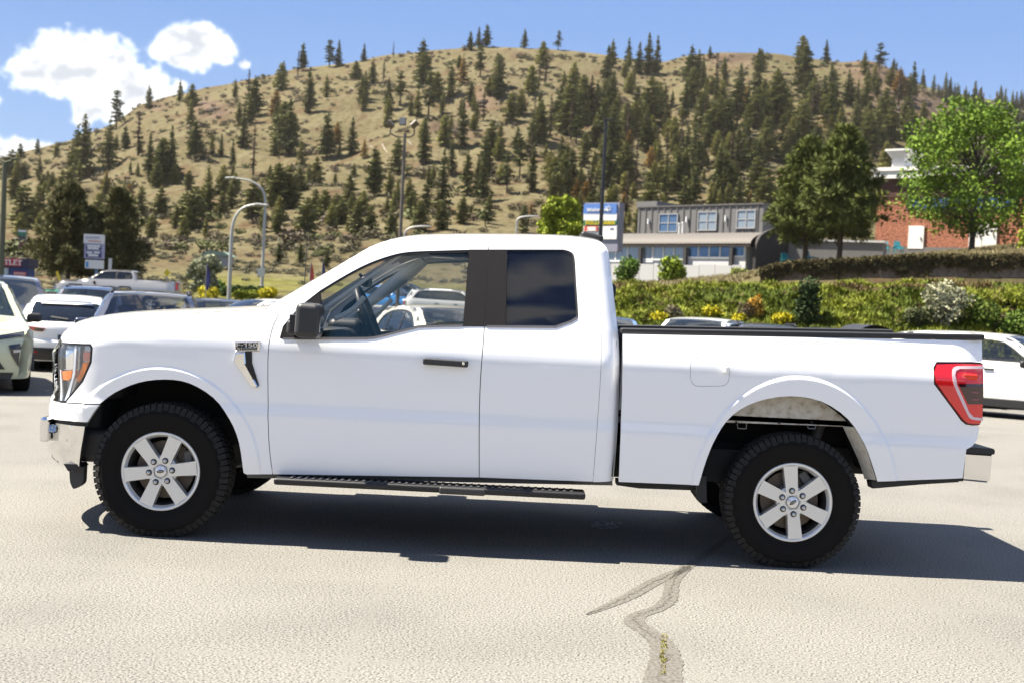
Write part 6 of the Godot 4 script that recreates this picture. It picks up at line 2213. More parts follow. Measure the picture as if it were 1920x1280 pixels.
	for n in 9000:
		var d := 57.8 + 90.0 * pow(rng.randf(), 1.4)
		var a := rng.randf_range(0.03, 0.34)
		var x := (a - AXIS) * d
		spots.append(Transform3D(Basis(Vector3.UP, rng.randf_range(0, TAU)).scaled(Vector3.ONE * rng.randf_range(0.12, 0.3)), Vector3(x, land(x, -d * STEP) - 0.02, -d * STEP)))
		tints.append(mixed(rng, Color(0.15, 0.125, 0.06), Color(0.19, 0.165, 0.085)))
	scatter("dry_grass_tufts", tuft(8, 12, 0.6, 0.05), leafy("juniper_material", 0.25), spots, tints)

# ---------------------------------------------------------------- buildings, signs, lamps
func local_frame(o: Vector3, turn: float) -> Transform3D:
	return Transform3D(Basis(Vector3.UP, turn), o)

# the outline of a rectangle given by two photo positions on a facade; returns local Rect2 (x along the facade, y up)
func on_facade(px0: float, py0: float, px1: float, py1: float, o: Vector3, turn: float) -> Rect2:
	var inv := local_frame(o, turn).affine_inverse()
	var m := Basis(Vector3.UP, turn).z
	var a := inv * on_plane(px0, py0, o, m)
	var b := inv * on_plane(px1, py1, o, m)
	return Rect2(minf(a.x, b.x), minf(a.y, b.y), absf(b.x - a.x), absf(b.y - a.y))

func slab(g: Geo, x0: float, x1: float, y0: float, y1: float, z0: float, z1: float) -> void:
	g.box(Vector3((x0 + x1) * 0.5, (y0 + y1) * 0.5, (z0 + z1) * 0.5), Vector3(x1 - x0, y1 - y0, z1 - z0))

func window_part(parent: Node3D, r: Rect2, cols: int, rows: int, frame_mat: Material, glass_mat: Material, bar := 0.07, proud := 0.05) -> void:
	var fr := Geo.new()
	slab(fr, r.position.x - bar, r.end.x + bar, r.position.y - bar, r.position.y, -0.02, proud)
	slab(fr, r.position.x - bar, r.end.x + bar, r.end.y, r.end.y + bar, -0.02, proud)
	slab(fr, r.position.x - bar, r.position.x, r.position.y, r.end.y, -0.02, proud)
	slab(fr, r.end.x, r.end.x + bar, r.position.y, r.end.y, -0.02, proud)
	for k in range(1, cols):
		var x := lerpf(r.position.x, r.end.x, k / float(cols))
		slab(fr, x - bar * 0.5, x + bar * 0.5, r.position.y, r.end.y, -0.02, proud * 0.8)
	for k in range(1, rows):
		var y := lerpf(r.position.y, r.end.y, k / float(rows))
		slab(fr, r.position.x, r.end.x, y - bar * 0.4, y + bar * 0.4, -0.02, proud * 0.7)
	var w := part("window", fr, frame_mat, parent)
	for c in cols:
		for q in rows:
			var pane_ := Geo.new()
			slab(pane_, lerpf(r.position.x, r.end.x, c / float(cols)), lerpf(r.position.x, r.end.x, (c + 1) / float(cols)), lerpf(r.position.y, r.end.y, q / float(rows)), lerpf(r.position.y, r.end.y, (q + 1) / float(rows)), 0.004, 0.012)
			part("pane", pane_, glass_mat, w)

func make_grey_building() -> void:
	var turn := deg_to_rad(-43)
	var o := at(1390, 524, 128)
	var t := thing("grey_building", "grey two storey building with corrugated porch roof behind the planted bank", "building", o, turn)
	var clad := plain("grey_cladding", 0.115, 0.112, 0.112, 0.8)
	var batten := plain("grey_batten", 0.088, 0.086, 0.087, 0.8)
	var pale := plain("pale_wall", 0.46, 0.46, 0.46, 0.8)
	var white := plain("window_white", 0.62, 0.62, 0.61, 0.6)
	var dark := plain("dark_frame", 0.03, 0.028, 0.028, 0.6)
	var glass := plain("building_glass", 0.11, 0.18, 0.28, 0.08, 0.55)
	var dim_glass := plain("building_glass_grey", 0.27, 0.31, 0.34, 0.12, 0.4)
	var inv := local_frame(o, turn).affine_inverse()
	# ground floor
	var gl := on_facade(1130, 462, 1398, 524, o, turn)
	var low := Geo.new()
	slab(low, gl.position.x, 0.3, -1.0, gl.end.y, -9.0, 0.0)
	part("wall", low, pale, t)
	# upper storey stands back
	var back := Basis(Vector3.UP, turn).z * -3.6
	var up := on_facade(1197, 391, 1428, 470, o + back, turn)
	var top_y := (inv * on_plane(1300, 387, o + back, Basis(Vector3.UP, turn).z)).y
	var high := Geo.new()
	slab(high, up.position.x, up.end.x, gl.end.y - 0.4, top_y, -11.0, -3.6)
	part("upper_wall", high, clad, t)
	var cap := Geo.new()
	slab(cap, up.position.x - 0.08, up.end.x + 0.08, top_y, top_y + 0.10, -11.1, -3.5)
	part("parapet_cap", cap, batten, t)
	var hut := Geo.new()
	var hr := on_facade(1205, 380, 1242, 392, o + back * 1.6, turn)
	slab(hut, hr.position.x, hr.end.x, top_y + 0.1, hr.end.y, -9.5, -5.0)
	part("roof_box", hut, clad, t)
	var rib := Geo.new()
	slab(rib, -0.05, 0.05, gl.end.y, top_y - 0.05, 0.0, 0.06)
	var rib_mesh := rib.mesh()
	var x := up.position.x + 0.2
	while x < up.end.x:
		part("batten", rib_mesh, batten, t, Transform3D(Basis.IDENTITY, Vector3(x, 0, -3.6)))
		x += 0.62
	for q in [[1239, 403, 1270, 434, glass], [1312, 399, 1343, 431, dim_glass], [1385, 396, 1416, 427, dim_glass]]:
		var r := on_facade(q[0], q[1], q[2], q[3], o + back, turn)
		var hold := Node3D.new()
		hold.name = "upper_window"
		t.add_child(hold, true)
		hold.position.z = -3.55
		window_part(hold, r, 2, 2, plain("sash_grey", 0.26, 0.26, 0.26, 0.6), q[4], 0.08, 0.08)
	for q in [[1218, 416], [1290, 412], [1363, 410]]:
		var p := inv * on_plane(q[0], q[1], o + back, Basis(Vector3.UP, turn).z)
		var lamp := Geo.new()
		lamp.tube([Vector3(p.x, p.y - 0.22, -3.45), Vector3(p.x, p.y + 0.22, -3.45)], 0.09, 8)
		lamp.box(Vector3(p.x, p.y, -3.53), Vector3(0.1, 0.2, 0.1))
		part("wall_lamp", lamp, white, t)
	# porch roof: corrugated quarter barrel
	var eave := gl.end.y + 0.15
	var sheet := Geo.new()
	var rows := []
	var cols := 90
	for i in 9:
		var a := PI * 0.5 * i / 8.0
		var row := []
		for k in cols + 1:
			var u := lerpf(gl.position.x - 0.5, 0.9, k / float(cols))
			row.append(Vector3(u, eave + sin(a) * 1.05 + (0.035 if k % 2 else 0.0), 0.42 - (1.0 - cos(a)) * 4.0))
		rows.append(row)
	sheet.grid(rows, Vector3(-8, eave - 3.0, -6))
	part("porch_roof", sheet, plain("porch_metal", 0.090, 0.080, 0.071, 0.7, 0.0), t)
	var fascia := Geo.new()
	slab(fascia, gl.position.x - 0.5, 0.85, eave - 0.20, eave + 0.01, 0.26, 0.38)
	part("fascia", fascia, plain("brown_fascia", 0.022, 0.014, 0.012, 0.7), t)
	# dark barrel end and annex at the right end
	var end := Geo.new()
	var arc := PackedVector2Array()
	for i in 17:
		var a := PI * i / 16.0
		arc.append(Vector2(-2.9 + cos(a) * 3.0, eave - 0.3 + sin(a) * 1.6))
	arc.append(Vector2(-5.9, -0.8))
	arc.append(Vector2(0.1, -0.8))
	end.prism(arc, 0.0, 0.25, 0.0, Transform3D(Basis(Vector3(0, 0, 1), Vector3(0, 1, 0), Vector3(1, 0, 0)), Vector3(0.95, 0, 0)))
	part("gable_end", end, plain("gable_black", 0.020, 0.017, 0.017, 0.8), t)
	for q in [[1113, 463, 1201, 489, 4], [1207, 459, 1284, 486, 4], [1292, 454, 1371, 482, 4], [1378, 450, 1396, 480, 1]]:
		var r := on_facade(q[0], q[1], q[2], q[3], o, turn)
		r.position.x = maxf(r.position.x, gl.position.x + 0.2)
		window_part(t, r, q[4], 1, white, glass if q[0] > 1280 else dim_glass, 0.12, 0.08)
	for q in [1203.5, 1288, 1374.5]:
		var p := inv * on_plane(q, 490, o, Basis(Vector3.UP, turn).z)
		var post := Geo.new()
		slab(post, p.x - 0.14, p.x + 0.14, -0.8, eave - 0.3, 0.10, 0.34)
		part("post", post, dark, t)
	for q in [[1273, 421], [1280, 419]]:
		var p := inv * on_plane(q[0], q[1], o + back * 0.5, Basis(Vector3.UP, turn).z)
		var pipe := Geo.new()
		pipe.tube([Vector3(p.x, eave + 0.3, -1.9), Vector3(p.x, p.y, -1.9)], 0.08, 8)
		pipe.tube([Vector3(p.x, p.y, -1.9), Vector3(p.x, p.y + 0.12, -1.9)], 0.13, 8)
		part("vent_pipe", pipe, white, t)
	var k := 0
	x = gl.position.x
	while x < 0.2:
		var board := Geo.new()
		var wide := 1.4
		slab(board, x + 0.03, minf(x + wide - 0.03, 0.25), -1.0, 0.95 + 0.05 * (k % 2), 0.5, 0.56)
		part("fence_panel", board, plain("fence_pale", 0.36, 0.36, 0.36, 0.8), t)
		x += wide
		k += 1
	# grey annex to the right, half hidden by the pines
	var an := thing("annex_wall", "low pale grey annex wall behind the trunks of the two pines", "building", at(1440, 498, 132), deg_to_rad(-20))
	var ag := Geo.new()
	slab(ag, 0.0, 8.2, -1.0, 1.9, -4.0, 0.0)
	part("wall", ag, plain("annex_grey", 0.17, 0.165, 0.16, 0.8), an)
	var ac := Geo.new()
	slab(ac, -0.1, 8.3, 1.9, 2.05, -4.1, 0.1)
	part("wall_cap", ac, white, an)

func make_brick_building() -> void:
	var turn := deg_to_rad(-36)
	var o := at(1640, 471, 150)
	var t := thing("brick_building", "red split-block building with white cornice behind the green tree", "building", o, turn)
	var mz := Basis(Vector3.UP, turn).z
	var inv := local_frame(o, turn).affine_inverse()
	var top := (inv * on_plane(1660, 336, o, mz)).y
	var right := (inv * on_plane(1985, 400, o, mz)).x
	var brick := plain("red_block", 0.42, 0.165, 0.095, 0.95)
	brick.uv1_triplanar = true
	brick.uv1_scale = Vector3(0.25, 0.25, 0.25)
	brick.albedo_texture = noise_tex(61, 0.03, 5, [[0.0, Color(0.62, 0.58, 0.55)], [0.5, Color(0.90, 0.88, 0.86)], [1.0, Color(1, 1, 1)]], 512)
	brick.heightmap_enabled = true
	brick.heightmap_scale = 14.0
	brick.heightmap_texture = noise_tex(62, 0.06, 3, [], 512)
	var white := plain("cornice_white", 0.62, 0.60, 0.56, 0.7)
	var core := Geo.new()
	slab(core, 0.0, right, -1.5, top, -14.0, 0.0)
	part("wall", core, brick, t)
	var base := Geo.new()
	slab(base, -0.05, right, -1.5, 0.35, 0.0, 0.12)
	part("plinth", base, plain("plinth_grey", 0.12, 0.115, 0.11, 0.9), t)
	var band := Geo.new()
	slab(band, -0.04, right, top - 1.55, top, 0.0, 0.10)
	part("frieze", band, plain("frieze_brown", 0.055, 0.022, 0.016, 0.9), t)
	for q in [[0.0, 0.28, 0.45], [0.28, 0.62, 0.30], [0.62, 0.92, 0.55]]:
		var c := Geo.new()
		slab(c, -q[2], right, top + q[0], top + q[1], -14.0, q[2])
		part("cornice", c, white, t)
	# raised pier with flared cap
	var pier := on_facade(1676, 296, 1698, 322, o, turn)
	var pg := Geo.new()
	slab(pg, pier.position.x, pier.end.x, top + 0.92, pier.end.y, -3.0, 0.3)
	part("pier", pg, white, t)
	var flare_ := Geo.new()
	for k in 4:
		slab(flare_, pier.position.x - 0.12 * (k + 1), pier.end.x + 0.12 * (k + 1), pier.end.y + 0.16 * k, pier.end.y + 0.16 * (k + 1), -3.0, 0.3 + 0.12 * (k + 1))
	part("pier_cap", flare_, white, t)
	# big blue glass, doors, sign plate
	window_part(t, on_facade(1706, 350, 1906, 390, o, turn), 7, 2, plain("dark_frame", 0.03, 0.028, 0.028, 0.6), plain("blue_glass", 0.05, 0.12, 0.30, 0.08, 0.5), 0.12, 0.1)
	for q in [[1706, 424, 1733, 467], [1820, 417, 1844, 464], [1844, 416, 1870, 463]]:
		var r := on_facade(q[0], q[1], q[2], q[3], o, turn)
		var d := Geo.new()
		slab(d, r.position.x, r.end.x - 0.03, maxf(r.position.y, -0.3), r.end.y, 0.0, 0.16)
		var door := part("door", d, plain("door_white", 0.66, 0.64, 0.58, 0.6), t)
		var hd := Geo.new()
		hd.box(Vector3(r.end.x - 0.25, r.position.y + r.size.y * 0.45, 0.2), Vector3(0.08, 0.25, 0.08))
		part("handle", hd, plain("handle_grey", 0.2, 0.2, 0.2, 0.4, 0.6), door)
	var r := on_facade(1857, 419, 1862, 427, o, turn)
	for k in 2:
		var s := Geo.new()
		slab(s, r.position.x, r.end.x, r.position.y + r.size.y * 0.5 * k, r.position.y + r.size.y * (0.5 * k + 0.48), 0.16, 0.19)
		part("door_sign", s, plain("sign_red", 0.5, 0.02, 0.03, 0.5) if k else plain("sign_blue", 0.02, 0.06, 0.4, 0.5), t)
	# chairs along the wall
	var i := 0
	for q in [[1659, 468, 0, "teal lawn chair nearest the brick building's corner"], [1685, 468, 0, "teal lawn chair beside the white single door"], [1477, 497, 1, "teal lawn chair left of the pine trunk"], [1522, 497, 1, "teal lawn chair right of the left pine trunk"]]:
		var p := at(q[0], q[1], 118.0 if q[2] else 147.0)
		p.y = maxf(land(p.x, p.z), p.y - 0.3)
		lawn_chair(q[3], p, turn + 0.3 + i * 0.4)
		i += 1

func lawn_chair(label: String, p: Vector3, turn: float) -> void:
	var teal := plain("teal_plastic", 0.01, 0.20, 0.24, 0.5)
	var c := thing("lawn_chair", label, "chair", p, turn, "teal lawn chairs")
	var seat := Geo.new()
	seat.box(Vector3(0, 0.36, 0.05), Vector3(0.55, 0.04, 0.52), Basis(Vector3.RIGHT, 0.12))
	part("seat", seat, teal, c)
	for k in 5:
		var sl := Geo.new()
		sl.box(Vector3(-0.22 + k * 0.11, 0.68, -0.30), Vector3(0.095, 0.74 - absf(k - 2) * 0.06, 0.025), Basis(Vector3.RIGHT, -0.3))
		part("back_slat", sl, teal, c)
	for s in [-1.0, 1.0]:
		var arm := Geo.new()
		arm.box(Vector3(s * 0.34, 0.56, 0.02), Vector3(0.13, 0.03, 0.68))
		part("armrest", arm, teal, c)
		for z in [-0.24, 0.28]:
			var leg := Geo.new()
			leg.box(Vector3(s * 0.31, 0.27, z), Vector3(0.05, 0.56, 0.09))
			part("leg", leg, teal, c)

func make_wall() -> void:
	var w := thing("retaining_wall", "low pale retaining wall under hanging creeper above the planted bank", "wall", Vector3((0.15 - AXIS) * 57.0, lot_fall(57.0), -57.0 * STEP))
	var stone := plain("wall_stone", 0.30, 0.27, 0.235, 0.9)
	stone.uv1_triplanar = true
	stone.albedo_texture = noise_tex(63, 0.02, 4, [[0.0, Color(0.7, 0.68, 0.66)], [1.0, Color(1, 1, 1)]], 256)
	var x := 0.0
	var k := 0
	while x < 13.0:
		var g := Geo.new()
		var a := (w.position.x + x) / 57.0 + AXIS
		var top := wall_top(a)
		slab(g, x + 0.01, x + 1.19, 1.8, top, -0.3 + 0.01 * (k % 3), 0.02 * (k % 2))
		part("wall_block", g, stone, w)
		x += 1.2
		k += 1

func pole_path(px0: float, py0: float, px1: float, py1: float, d: float) -> Array:
	var a := at(px0, py0, d)
	a.y = minf(a.y, ground(a.x, a.z)) - 0.1
	var b := at(px1, py1, d)
	b.x = a.x
	return [a, b]

func make_lamps() -> void:
	var galv := plain("galvanised", 0.34, 0.34, 0.335, 0.5, 0.3)
	var dark := plain("pole_bronze", 0.10, 0.085, 0.07, 0.5, 0.2)
	var black := plain("pole_black", 0.008, 0.008, 0.009, 0.4)
	# two davit lamps at the left
	for q in [[490, 547, 496, 380, 470, 338, 438, 334, 130.0, "tall galvanised street lamp with curved arm above the hood"], [428, 575, 432, 440, 447, 390, 482, 384, 100.0, "shorter galvanised street lamp with arm curving right"]]:
		var d: float = q[8]
		var p := pole_path(q[0], q[1], q[2], q[3], d)
		var t := thing("street_lamp", q[9], "street lamp", p[0])
		var g := Geo.new()
		var o: Vector3 = p[0]
		var c := at(q[4], q[5], d)
		var e := at(q[6], q[7], d)
		var b: Vector3 = p[1]
		var path := [Vector3.ZERO, (b - o) * 0.5, b - o]
		var bend := Vector3(b.x, e.y - 0.05, b.z)
		for k in range(1, 9):
			var u := k / 8.0
			path.append(b.lerp(bend, u).lerp(bend.lerp(e, u), u) - o)
		var radii := [0.13, 0.115, 0.10]
		for k in 8:
			radii.append(0.09 - 0.004 * k)
		g.tube(path, radii, 8)
		part("pole", g, galv, t)
		var head := Geo.new()
		var side := signf(e.x - c.x)
		head.rbox(e - o + Vector3(side * 0.25, 0.0, 0), Vector3(0.75, 0.13, 0.28), 0.05, Basis(Vector3.BACK, -0.06 * side))
		part("lamp_head", head, galv, t)
		var foot := Geo.new()
		foot.tube([Vector3.ZERO, Vector3(0, 0.5, 0)], 0.2, 8)
		part("base", foot, plain("concrete_base", 0.3, 0.29, 0.27, 0.9), t)
	# white sign plates on the tall lamp
	var plate := Geo.new()
	var pp := at(489, 511, 129.5)
	plate.box(Vector3.ZERO, Vector3(0.55, 0.62, 0.04))
	single("sign_plate", plate, plain("plate_white", 0.5, 0.5, 0.49, 0.6), "small white sign plate on the tall curved lamp post", "sign", "", Transform3D(Basis.IDENTITY, pp))
	# floodlight pole over the cab
	var f0 := pole_path(744, 582, 757, 250, 74.0)
	var t := thing("floodlight_pole", "bronze floodlight pole with three lamp heads rising behind the cab", "lamp post", f0[0])
	var o: Vector3 = f0[0]
	var top: Vector3 = f0[1] - o
	var g := Geo.new()
	g.tube([Vector3.ZERO, top * 0.5, top], [0.09, 0.075, 0.06], 8)
	part("pole", g, dark, t)
	for q in [[732, 236, -1], [755, 230, 0], [777, 236, 1]]:
		var e := at(q[0], q[1], 74.0) - o
		if q[2] != 0:
			var arm := Geo.new()
			var from := top - Vector3(0, 0.15, 0)
			arm.tube([from, Vector3(e.x * 0.6 + from.x * 0.4, from.y, from.z), Vector3(e.x - 0.0, from.y + 0.12, from.z), e + Vector3(0, -0.15, 0)], 0.035, 6)
			part("arm", arm, dark, t)
		var head := Geo.new()
		head.rbox(e + Vector3(0, 0.05, 0.05), Vector3(0.30, 0.34, 0.12), 0.03, Basis(Vector3.BACK, -0.8 * q[2]) * Basis(Vector3.UP, 0.9 * q[2]))
		part("lamp_head", head, dark, t)
		if q[2] == 0:
			var lens := Geo.new()
			lens.box(e + Vector3(0, 0.05, 0.118), Vector3(0.24, 0.27, 0.01))
			part("lamp_lens", lens, plain("lens_grey", 0.30, 0.29, 0.27, 0.3), t)
	# black pole near the pylon sign
	var b0 := pole_path(1122, 520, 1133, 226, 62.0)
	var bp := thing("black_pole", "slim black lamp pole beside the shopping centre sign", "lamp post", b0[0])
	var bg := Geo.new()
	bg.tube([Vector3.ZERO, b0[1] - b0[0]], [0.085, 0.05], 8)
	part("pole", bg, black, bp)
	var ba := Geo.new()
	var tip: Vector3 = b0[1] - b0[0]
	ba.rbox(tip + Vector3(0.1, 0.02, 0), Vector3(0.36, 0.06, 0.14), 0.02)
	part("lamp_head", ba, black, bp)
	# far roadside lamps
	for q in [[757, 470, 759, 440, 800, 425, 150.0, "distant curved street lamp rising over the cab roof"], [968, 440, 974, 415, 1004, 406, 170.0, "small distant street lamp left of the yellow green tree"]]:
		var d: float = q[6]
		var a := at(q[0], q[1], d)
		a.y = land(a.x, a.z) - 0.1
		var b := at(q[2], q[3], d)
		b.x = a.x
		var e := at(q[4], q[5], d)
		var lt := thing("street_lamp", q[7], "street lamp", a)
		var lg := Geo.new()
		var path := [Vector3.ZERO, b - a]
		var bend := Vector3(b.x, e.y, b.z)
		for k in range(1, 7):
			var u := k / 6.0
			path.append(b.lerp(bend, u).lerp(bend.lerp(e, u), u) - a)
		lg.tube(path, 0.09, 7)
		part("pole", lg, galv, lt)
		var lh := Geo.new()
		lh.rbox(e - a, Vector3(0.7, 0.14, 0.3), 0.05)
		part("lamp_head", lh, galv, lt)
	# weathered utility pole at the left edge
	var u0 := pole_path(-1, 560, 3, 305, 60.0)
	var up := thing("utility_pole", "weathered green pole with crossed lamp arms at the photo's left edge", "pole", u0[0])
	var ug := Geo.new()
	ug.tube([Vector3.ZERO, u0[1] - u0[0]], [0.12, 0.09], 8)
	part("pole", ug, plain("weathered_green", 0.07, 0.075, 0.045, 0.8), up)
	var ua := Geo.new()
	var ut: Vector3 = u0[1] - u0[0]
	ua.tube([ut + Vector3(-0.3, -0.1, 0), ut + Vector3(0.3, 0.12, 0)], 0.035, 6)
	ua.tube([ut + Vector3(-0.3, 0.12, 0), ut + Vector3(0.3, -0.1, 0)], 0.035, 6)
	ua.rbox(ut + Vector3(0.3, 0.14, 0), Vector3(0.2, 0.06, 0.14), 0.02)
	part("lamp_arm", ua, plain("weathered_green", 0.07, 0.075, 0.045, 0.8), up)

func board(t: Node3D, called: String, px0: float, py0: float, px1: float, py1: float, d: float, m: Material, lift := 0.0, thick := 0.06) -> Rect2:
	var a := at(px0, py1, d) - t.position
	var b := at(px1, py0, d) - t.position
	var g := Geo.new()
	g.box(Vector3((a.x + b.x) * 0.5, (a.y + b.y) * 0.5, (at(px0, py0, d) - t.position).z + lift), Vector3(absf(b.x - a.x), absf(b.y - a.y), thick))
	part(called, g, m, t)
	return Rect2(a.x, a.y, b.x - a.x, b.y - a.y)

func words(t: Node3D, said: String, px: float, py: float, d: float, cap_px: float, m: Material, stretch := 1.0, lift := 0.05, bold := true, serif := false) -> void:
	var p := at(px, py, d) - t.position
	var tm := text_mesh(said, cap_px / UNIT * d, 0.02, bold, serif)
	part("lettering", tm, m, t, Transform3D(Basis.from_scale(Vector3(stretch, 1, 1)), p + Vector3(0, 0, lift)))

func make_signs() -> void:
	var white := plain("sign_white", 0.62, 0.62, 0.62, 0.6)
	var blue := plain("sign_royal_blue", 0.06, 0.15, 0.42, 0.6)
	var navy := plain("sign_navy", 0.028, 0.026, 0.13, 0.6)
	var grey := plain("sign_steel", 0.22, 0.22, 0.27, 0.5, 0.2)
	var yellow := plain("sign_yellow", 0.55, 0.43, 0.008, 0.6)
	var green := plain("sign_green", 0.012, 0.10, 0.055, 0.6)
	var red := plain("sign_red_panel", 0.42, 0.045, 0.025, 0.6)
	# shopping centre pylon
	var d := 104.0
	var base := at(1130, 470, d)
	var t := thing("pylon_sign", "white shopping centre pylon sign with blue and yellow panels behind the cab", "sign", Vector3(base.x, land(base.x, base.z), base.z))
	board(t, "cabinet", 1092, 381, 1161, 470, d, grey, -0.35, 0.6)
	board(t, "panel", 1094, 383.5, 1157, 401, d, blue)
	board(t, "panel", 1094, 402, 1157, 412, d, white)
	board(t, "panel", 1094, 413, 1157, 422.5, d, green)
	board(t, "panel", 1094, 423.5, 1157, 433, d, white)
	board(t, "panel", 1094, 434, 1157, 447, d, white)
	board(t, "panel", 1096, 424, 1122, 432.5, d, red, 0.04)
	words(t, "Walmart", 1121.5, 393, d, 6.2, white, 1.15)
	var star := at(1141.5, 392, d) - t.position
	for k in 6:
		var ray := Geo.new()
		ray.rbox(Vector3(0, 0.13, 0), Vector3(0.05, 0.12, 0.03), 0.012)
		part("spark_ray", ray, white, t, Transform3D(Basis(Vector3.BACK, TAU * k / 6.0), star + Vector3(0, 0, 0.05)))
	words(t, "DOLLARAMA", 1126, 417.8, d, 7.0, yellow, 0.98)
	t.basis = Basis(Vector3.UP, -0.6) * Basis.from_scale(Vector3(1.16, 1, 1))
	for q in [[1102, 425.5, 1119, 427.6], [1104, 428.8, 1118, 430.4], [1101, 431, 1119, 432]]:
		board(t, "print_stroke", q[0], q[1], q[2], q[3], d, white, 0.08, 0.02)
	board(t, "print_stroke", 1144.5, 429, 1151.5, 430.6, d, navy, 0.04, 0.02)
	# blue and white tenant sign at the left
	d = 96.0
	base = at(178, 560, d)
	t = thing("tenant_sign", "blue and white stacked tenant sign on a blue post before the pines", "sign", Vector3(base.x, land(base.x, base.z), base.z))
	var post := Geo.new()
	post.tube([Vector3(0, -0.2, 0), Vector3(0, at(178, 480, d).y - t.position.y, 0)], 0.09, 8)
	part("post", post, plain("post_blue", 0.10, 0.19, 0.33, 0.5), t)
	board(t, "panel", 159, 441, 196, 457, d, white, 0.12, 0.3)
	board(t, "panel", 160, 458, 196, 484.5, d, plain("sign_lilac", 0.30, 0.30, 0.45, 0.6), 0.12, 0.3)
	board(t, "panel", 163, 460.5, 193, 468.5, d, navy, 0.25)
	board(t, "panel", 163, 471.5, 193, 482.5, d, navy, 0.25)
	board(t, "panel", 161, 489, 195, 503.5, d, white, 0.12, 0.2)
	board(t, "panel_mark", 163, 491.5, 168, 501.5, d, plain("mark_blue", 0.05, 0.25, 0.5, 0.6), 0.23, 0.02)
	var slate := plain("letter_slate", 0.22, 0.23, 0.30, 0.6)
	var x := 163.0
	for w in [2.0, 3.4, 2.6, 3.2, 2.4, 3.6, 3.0]:
		board(t, "print_stroke", x, 443.5, x + w * 0.35, 449.5, d, slate, 0.28, 0.02)
		board(t, "print_stroke", x + w * 0.4, 443.5 + w * 0.5, x + w, 445.0 + w * 0.6, d, slate, 0.28, 0.02)
		x += w + 1.0
	board(t, "print_stroke", 168, 452.4, 192, 453.8, d, plain("letter_rose", 0.50, 0.25, 0.22, 0.6), 0.28, 0.02)
	for q in [[166, 460.8, 191, 463.2], [167, 464.8, 188, 467.8], [165, 472.5, 176, 475.8], [178.5, 472.5, 190, 475.8], [168, 477.8, 187, 481]]:
		board(t, "print_stroke", q[0], q[1], q[2], q[3], d, white, 0.29, 0.02)
	# narrow white upright sign and green road signs
	d = 98.0
	base = at(205, 540, d)
	t = thing("marker_sign", "narrow white upright marker right of the tenant sign", "sign", Vector3(base.x, land(base.x, base.z), base.z))
	board(t, "panel", 202, 485, 209, 512, d, white)
	var leg := Geo.new()
	leg.box(Vector3(0, 0.5, -0.08), Vector3(0.08, 1.4, 0.06))
	part("post", leg, grey, t)
	d = 150.0
	base = at(40, 480, d)
	t = thing("plaza_sign", "distant green topped directory sign at the far left", "sign", Vector3(base.x, land(base.x, base.z), base.z))
	board(t, "panel", 33.5, 432, 48, 435, d, white)
	board(t, "panel", 33, 435, 48.5, 442, d, plain("sign_jade", 0.02, 0.16, 0.09, 0.6))
	board(t, "panel", 35, 443, 47, 450, d, plain("sign_charcoal", 0.05, 0.05, 0.06, 0.6))
	board(t, "panel", 35, 454, 47, 466, d, plain("sign_maroon", 0.12, 0.03, 0.035, 0.6))
	board(t, "post", 33.8, 430, 35, 474, d, grey, -0.08)
	board(t, "post", 47, 430, 48.2, 474, d, grey, -0.08)
	# yellow diamond
	d = 90.0
	base = at(312, 545, d)
	t = thing("warning_sign", "yellow diamond warning sign above the silver pickup's bed", "sign", Vector3(base.x, land(base.x, base.z), base.z))
	var dia := Geo.new()
	var c := at(312.5, 512, d) - t.position
	dia.box(c, Vector3(0.30, 0.30, 0.02), Basis(Vector3.BACK, PI / 4).scaled_local(Vector3(1, 1, 1)))
	part("plate", dia, yellow, t, Transform3D(Basis.from_scale(Vector3(0.75, 1.0, 1)), Vector3(c.x * 0.25, 0, 0)))
	var dp := Geo.new()
	dp.tube([Vector3(c.x, -0.2, -0.03), Vector3(c.x, c.y, -0.03)], 0.03, 6)
	part("post", dp, grey, t)
	# yellow barrier post with orange base
	d = 88.0
	base = at(116, 552, d)
	t = thing("barrier_arm", "leaning yellow barrier arm with orange foot below the pines", "barrier", Vector3(base.x, land(base.x, base.z), base.z))
	var arm := Geo.new()
	arm.tube([at(106, 509, d) - t.position, at(117, 541, d) - t.position], 0.06, 6)
	part("arm", arm, yellow, t)
	var foot := Geo.new()
	foot.rbox(at(119, 543, d) - t.position, Vector3(0.35, 0.6, 0.3), 0.05)
	part("base", foot, plain("barrier_orange", 0.4, 0.16, 0.02, 0.6), t)
	# feather flags
	for q in [[386, 494, 545, navy, "dark blue feather flag before the silver leaved tree"], [581, 492, 545, red, "red feather flag just ahead of the truck's windscreen"], [603, 489, 540, navy, "dark blue feather flag right of the red flag"]]:
		d = 92.0
		base = at(q[0], q[2], d)
		t = thing("feather_flag", q[4], "flag", Vector3(base.x, land(base.x, base.z), base.z))
		var top := at(q[0] + 2, q[1], d) - t.position
		var pole := Geo.new()
		pole.tube([Vector3(0, -0.2, 0), Vector3(top.x * 0.5 - 0.05, top.y * 0.6, 0), top], 0.018, 6)
		part("pole", pole, grey, t)
		var cloth := Geo.new()
		var rows := []
		for k in 9:
			var u := k / 8.0
			var y := lerpf(top.y * 0.42, top.y * 0.99, u)
			var w := 0.17 * sin(PI * (0.18 + 0.75 * u)) + 0.02
			rows.append([Vector3(top.x * u - 0.02, y, 0.02 * sin(u * 7.0)), Vector3(top.x * u + w * 0.5, y - 0.02, 0.05 * sin(u * 6.0)), Vector3(top.x * u + w, y - 0.05, 0.03 * sin(u * 8.0))])
		cloth.grid(rows, Vector3(0, 1, -5))
		part("cloth", cloth, q[3], t)
	# outlet kiosk
	d = 92.0
	base = at(-20, 545, d)
	t = thing("outlet_kiosk", "blue outlet kiosk with red lettered fascia at the far left", "building", Vector3(base.x, land(base.x, base.z), base.z))
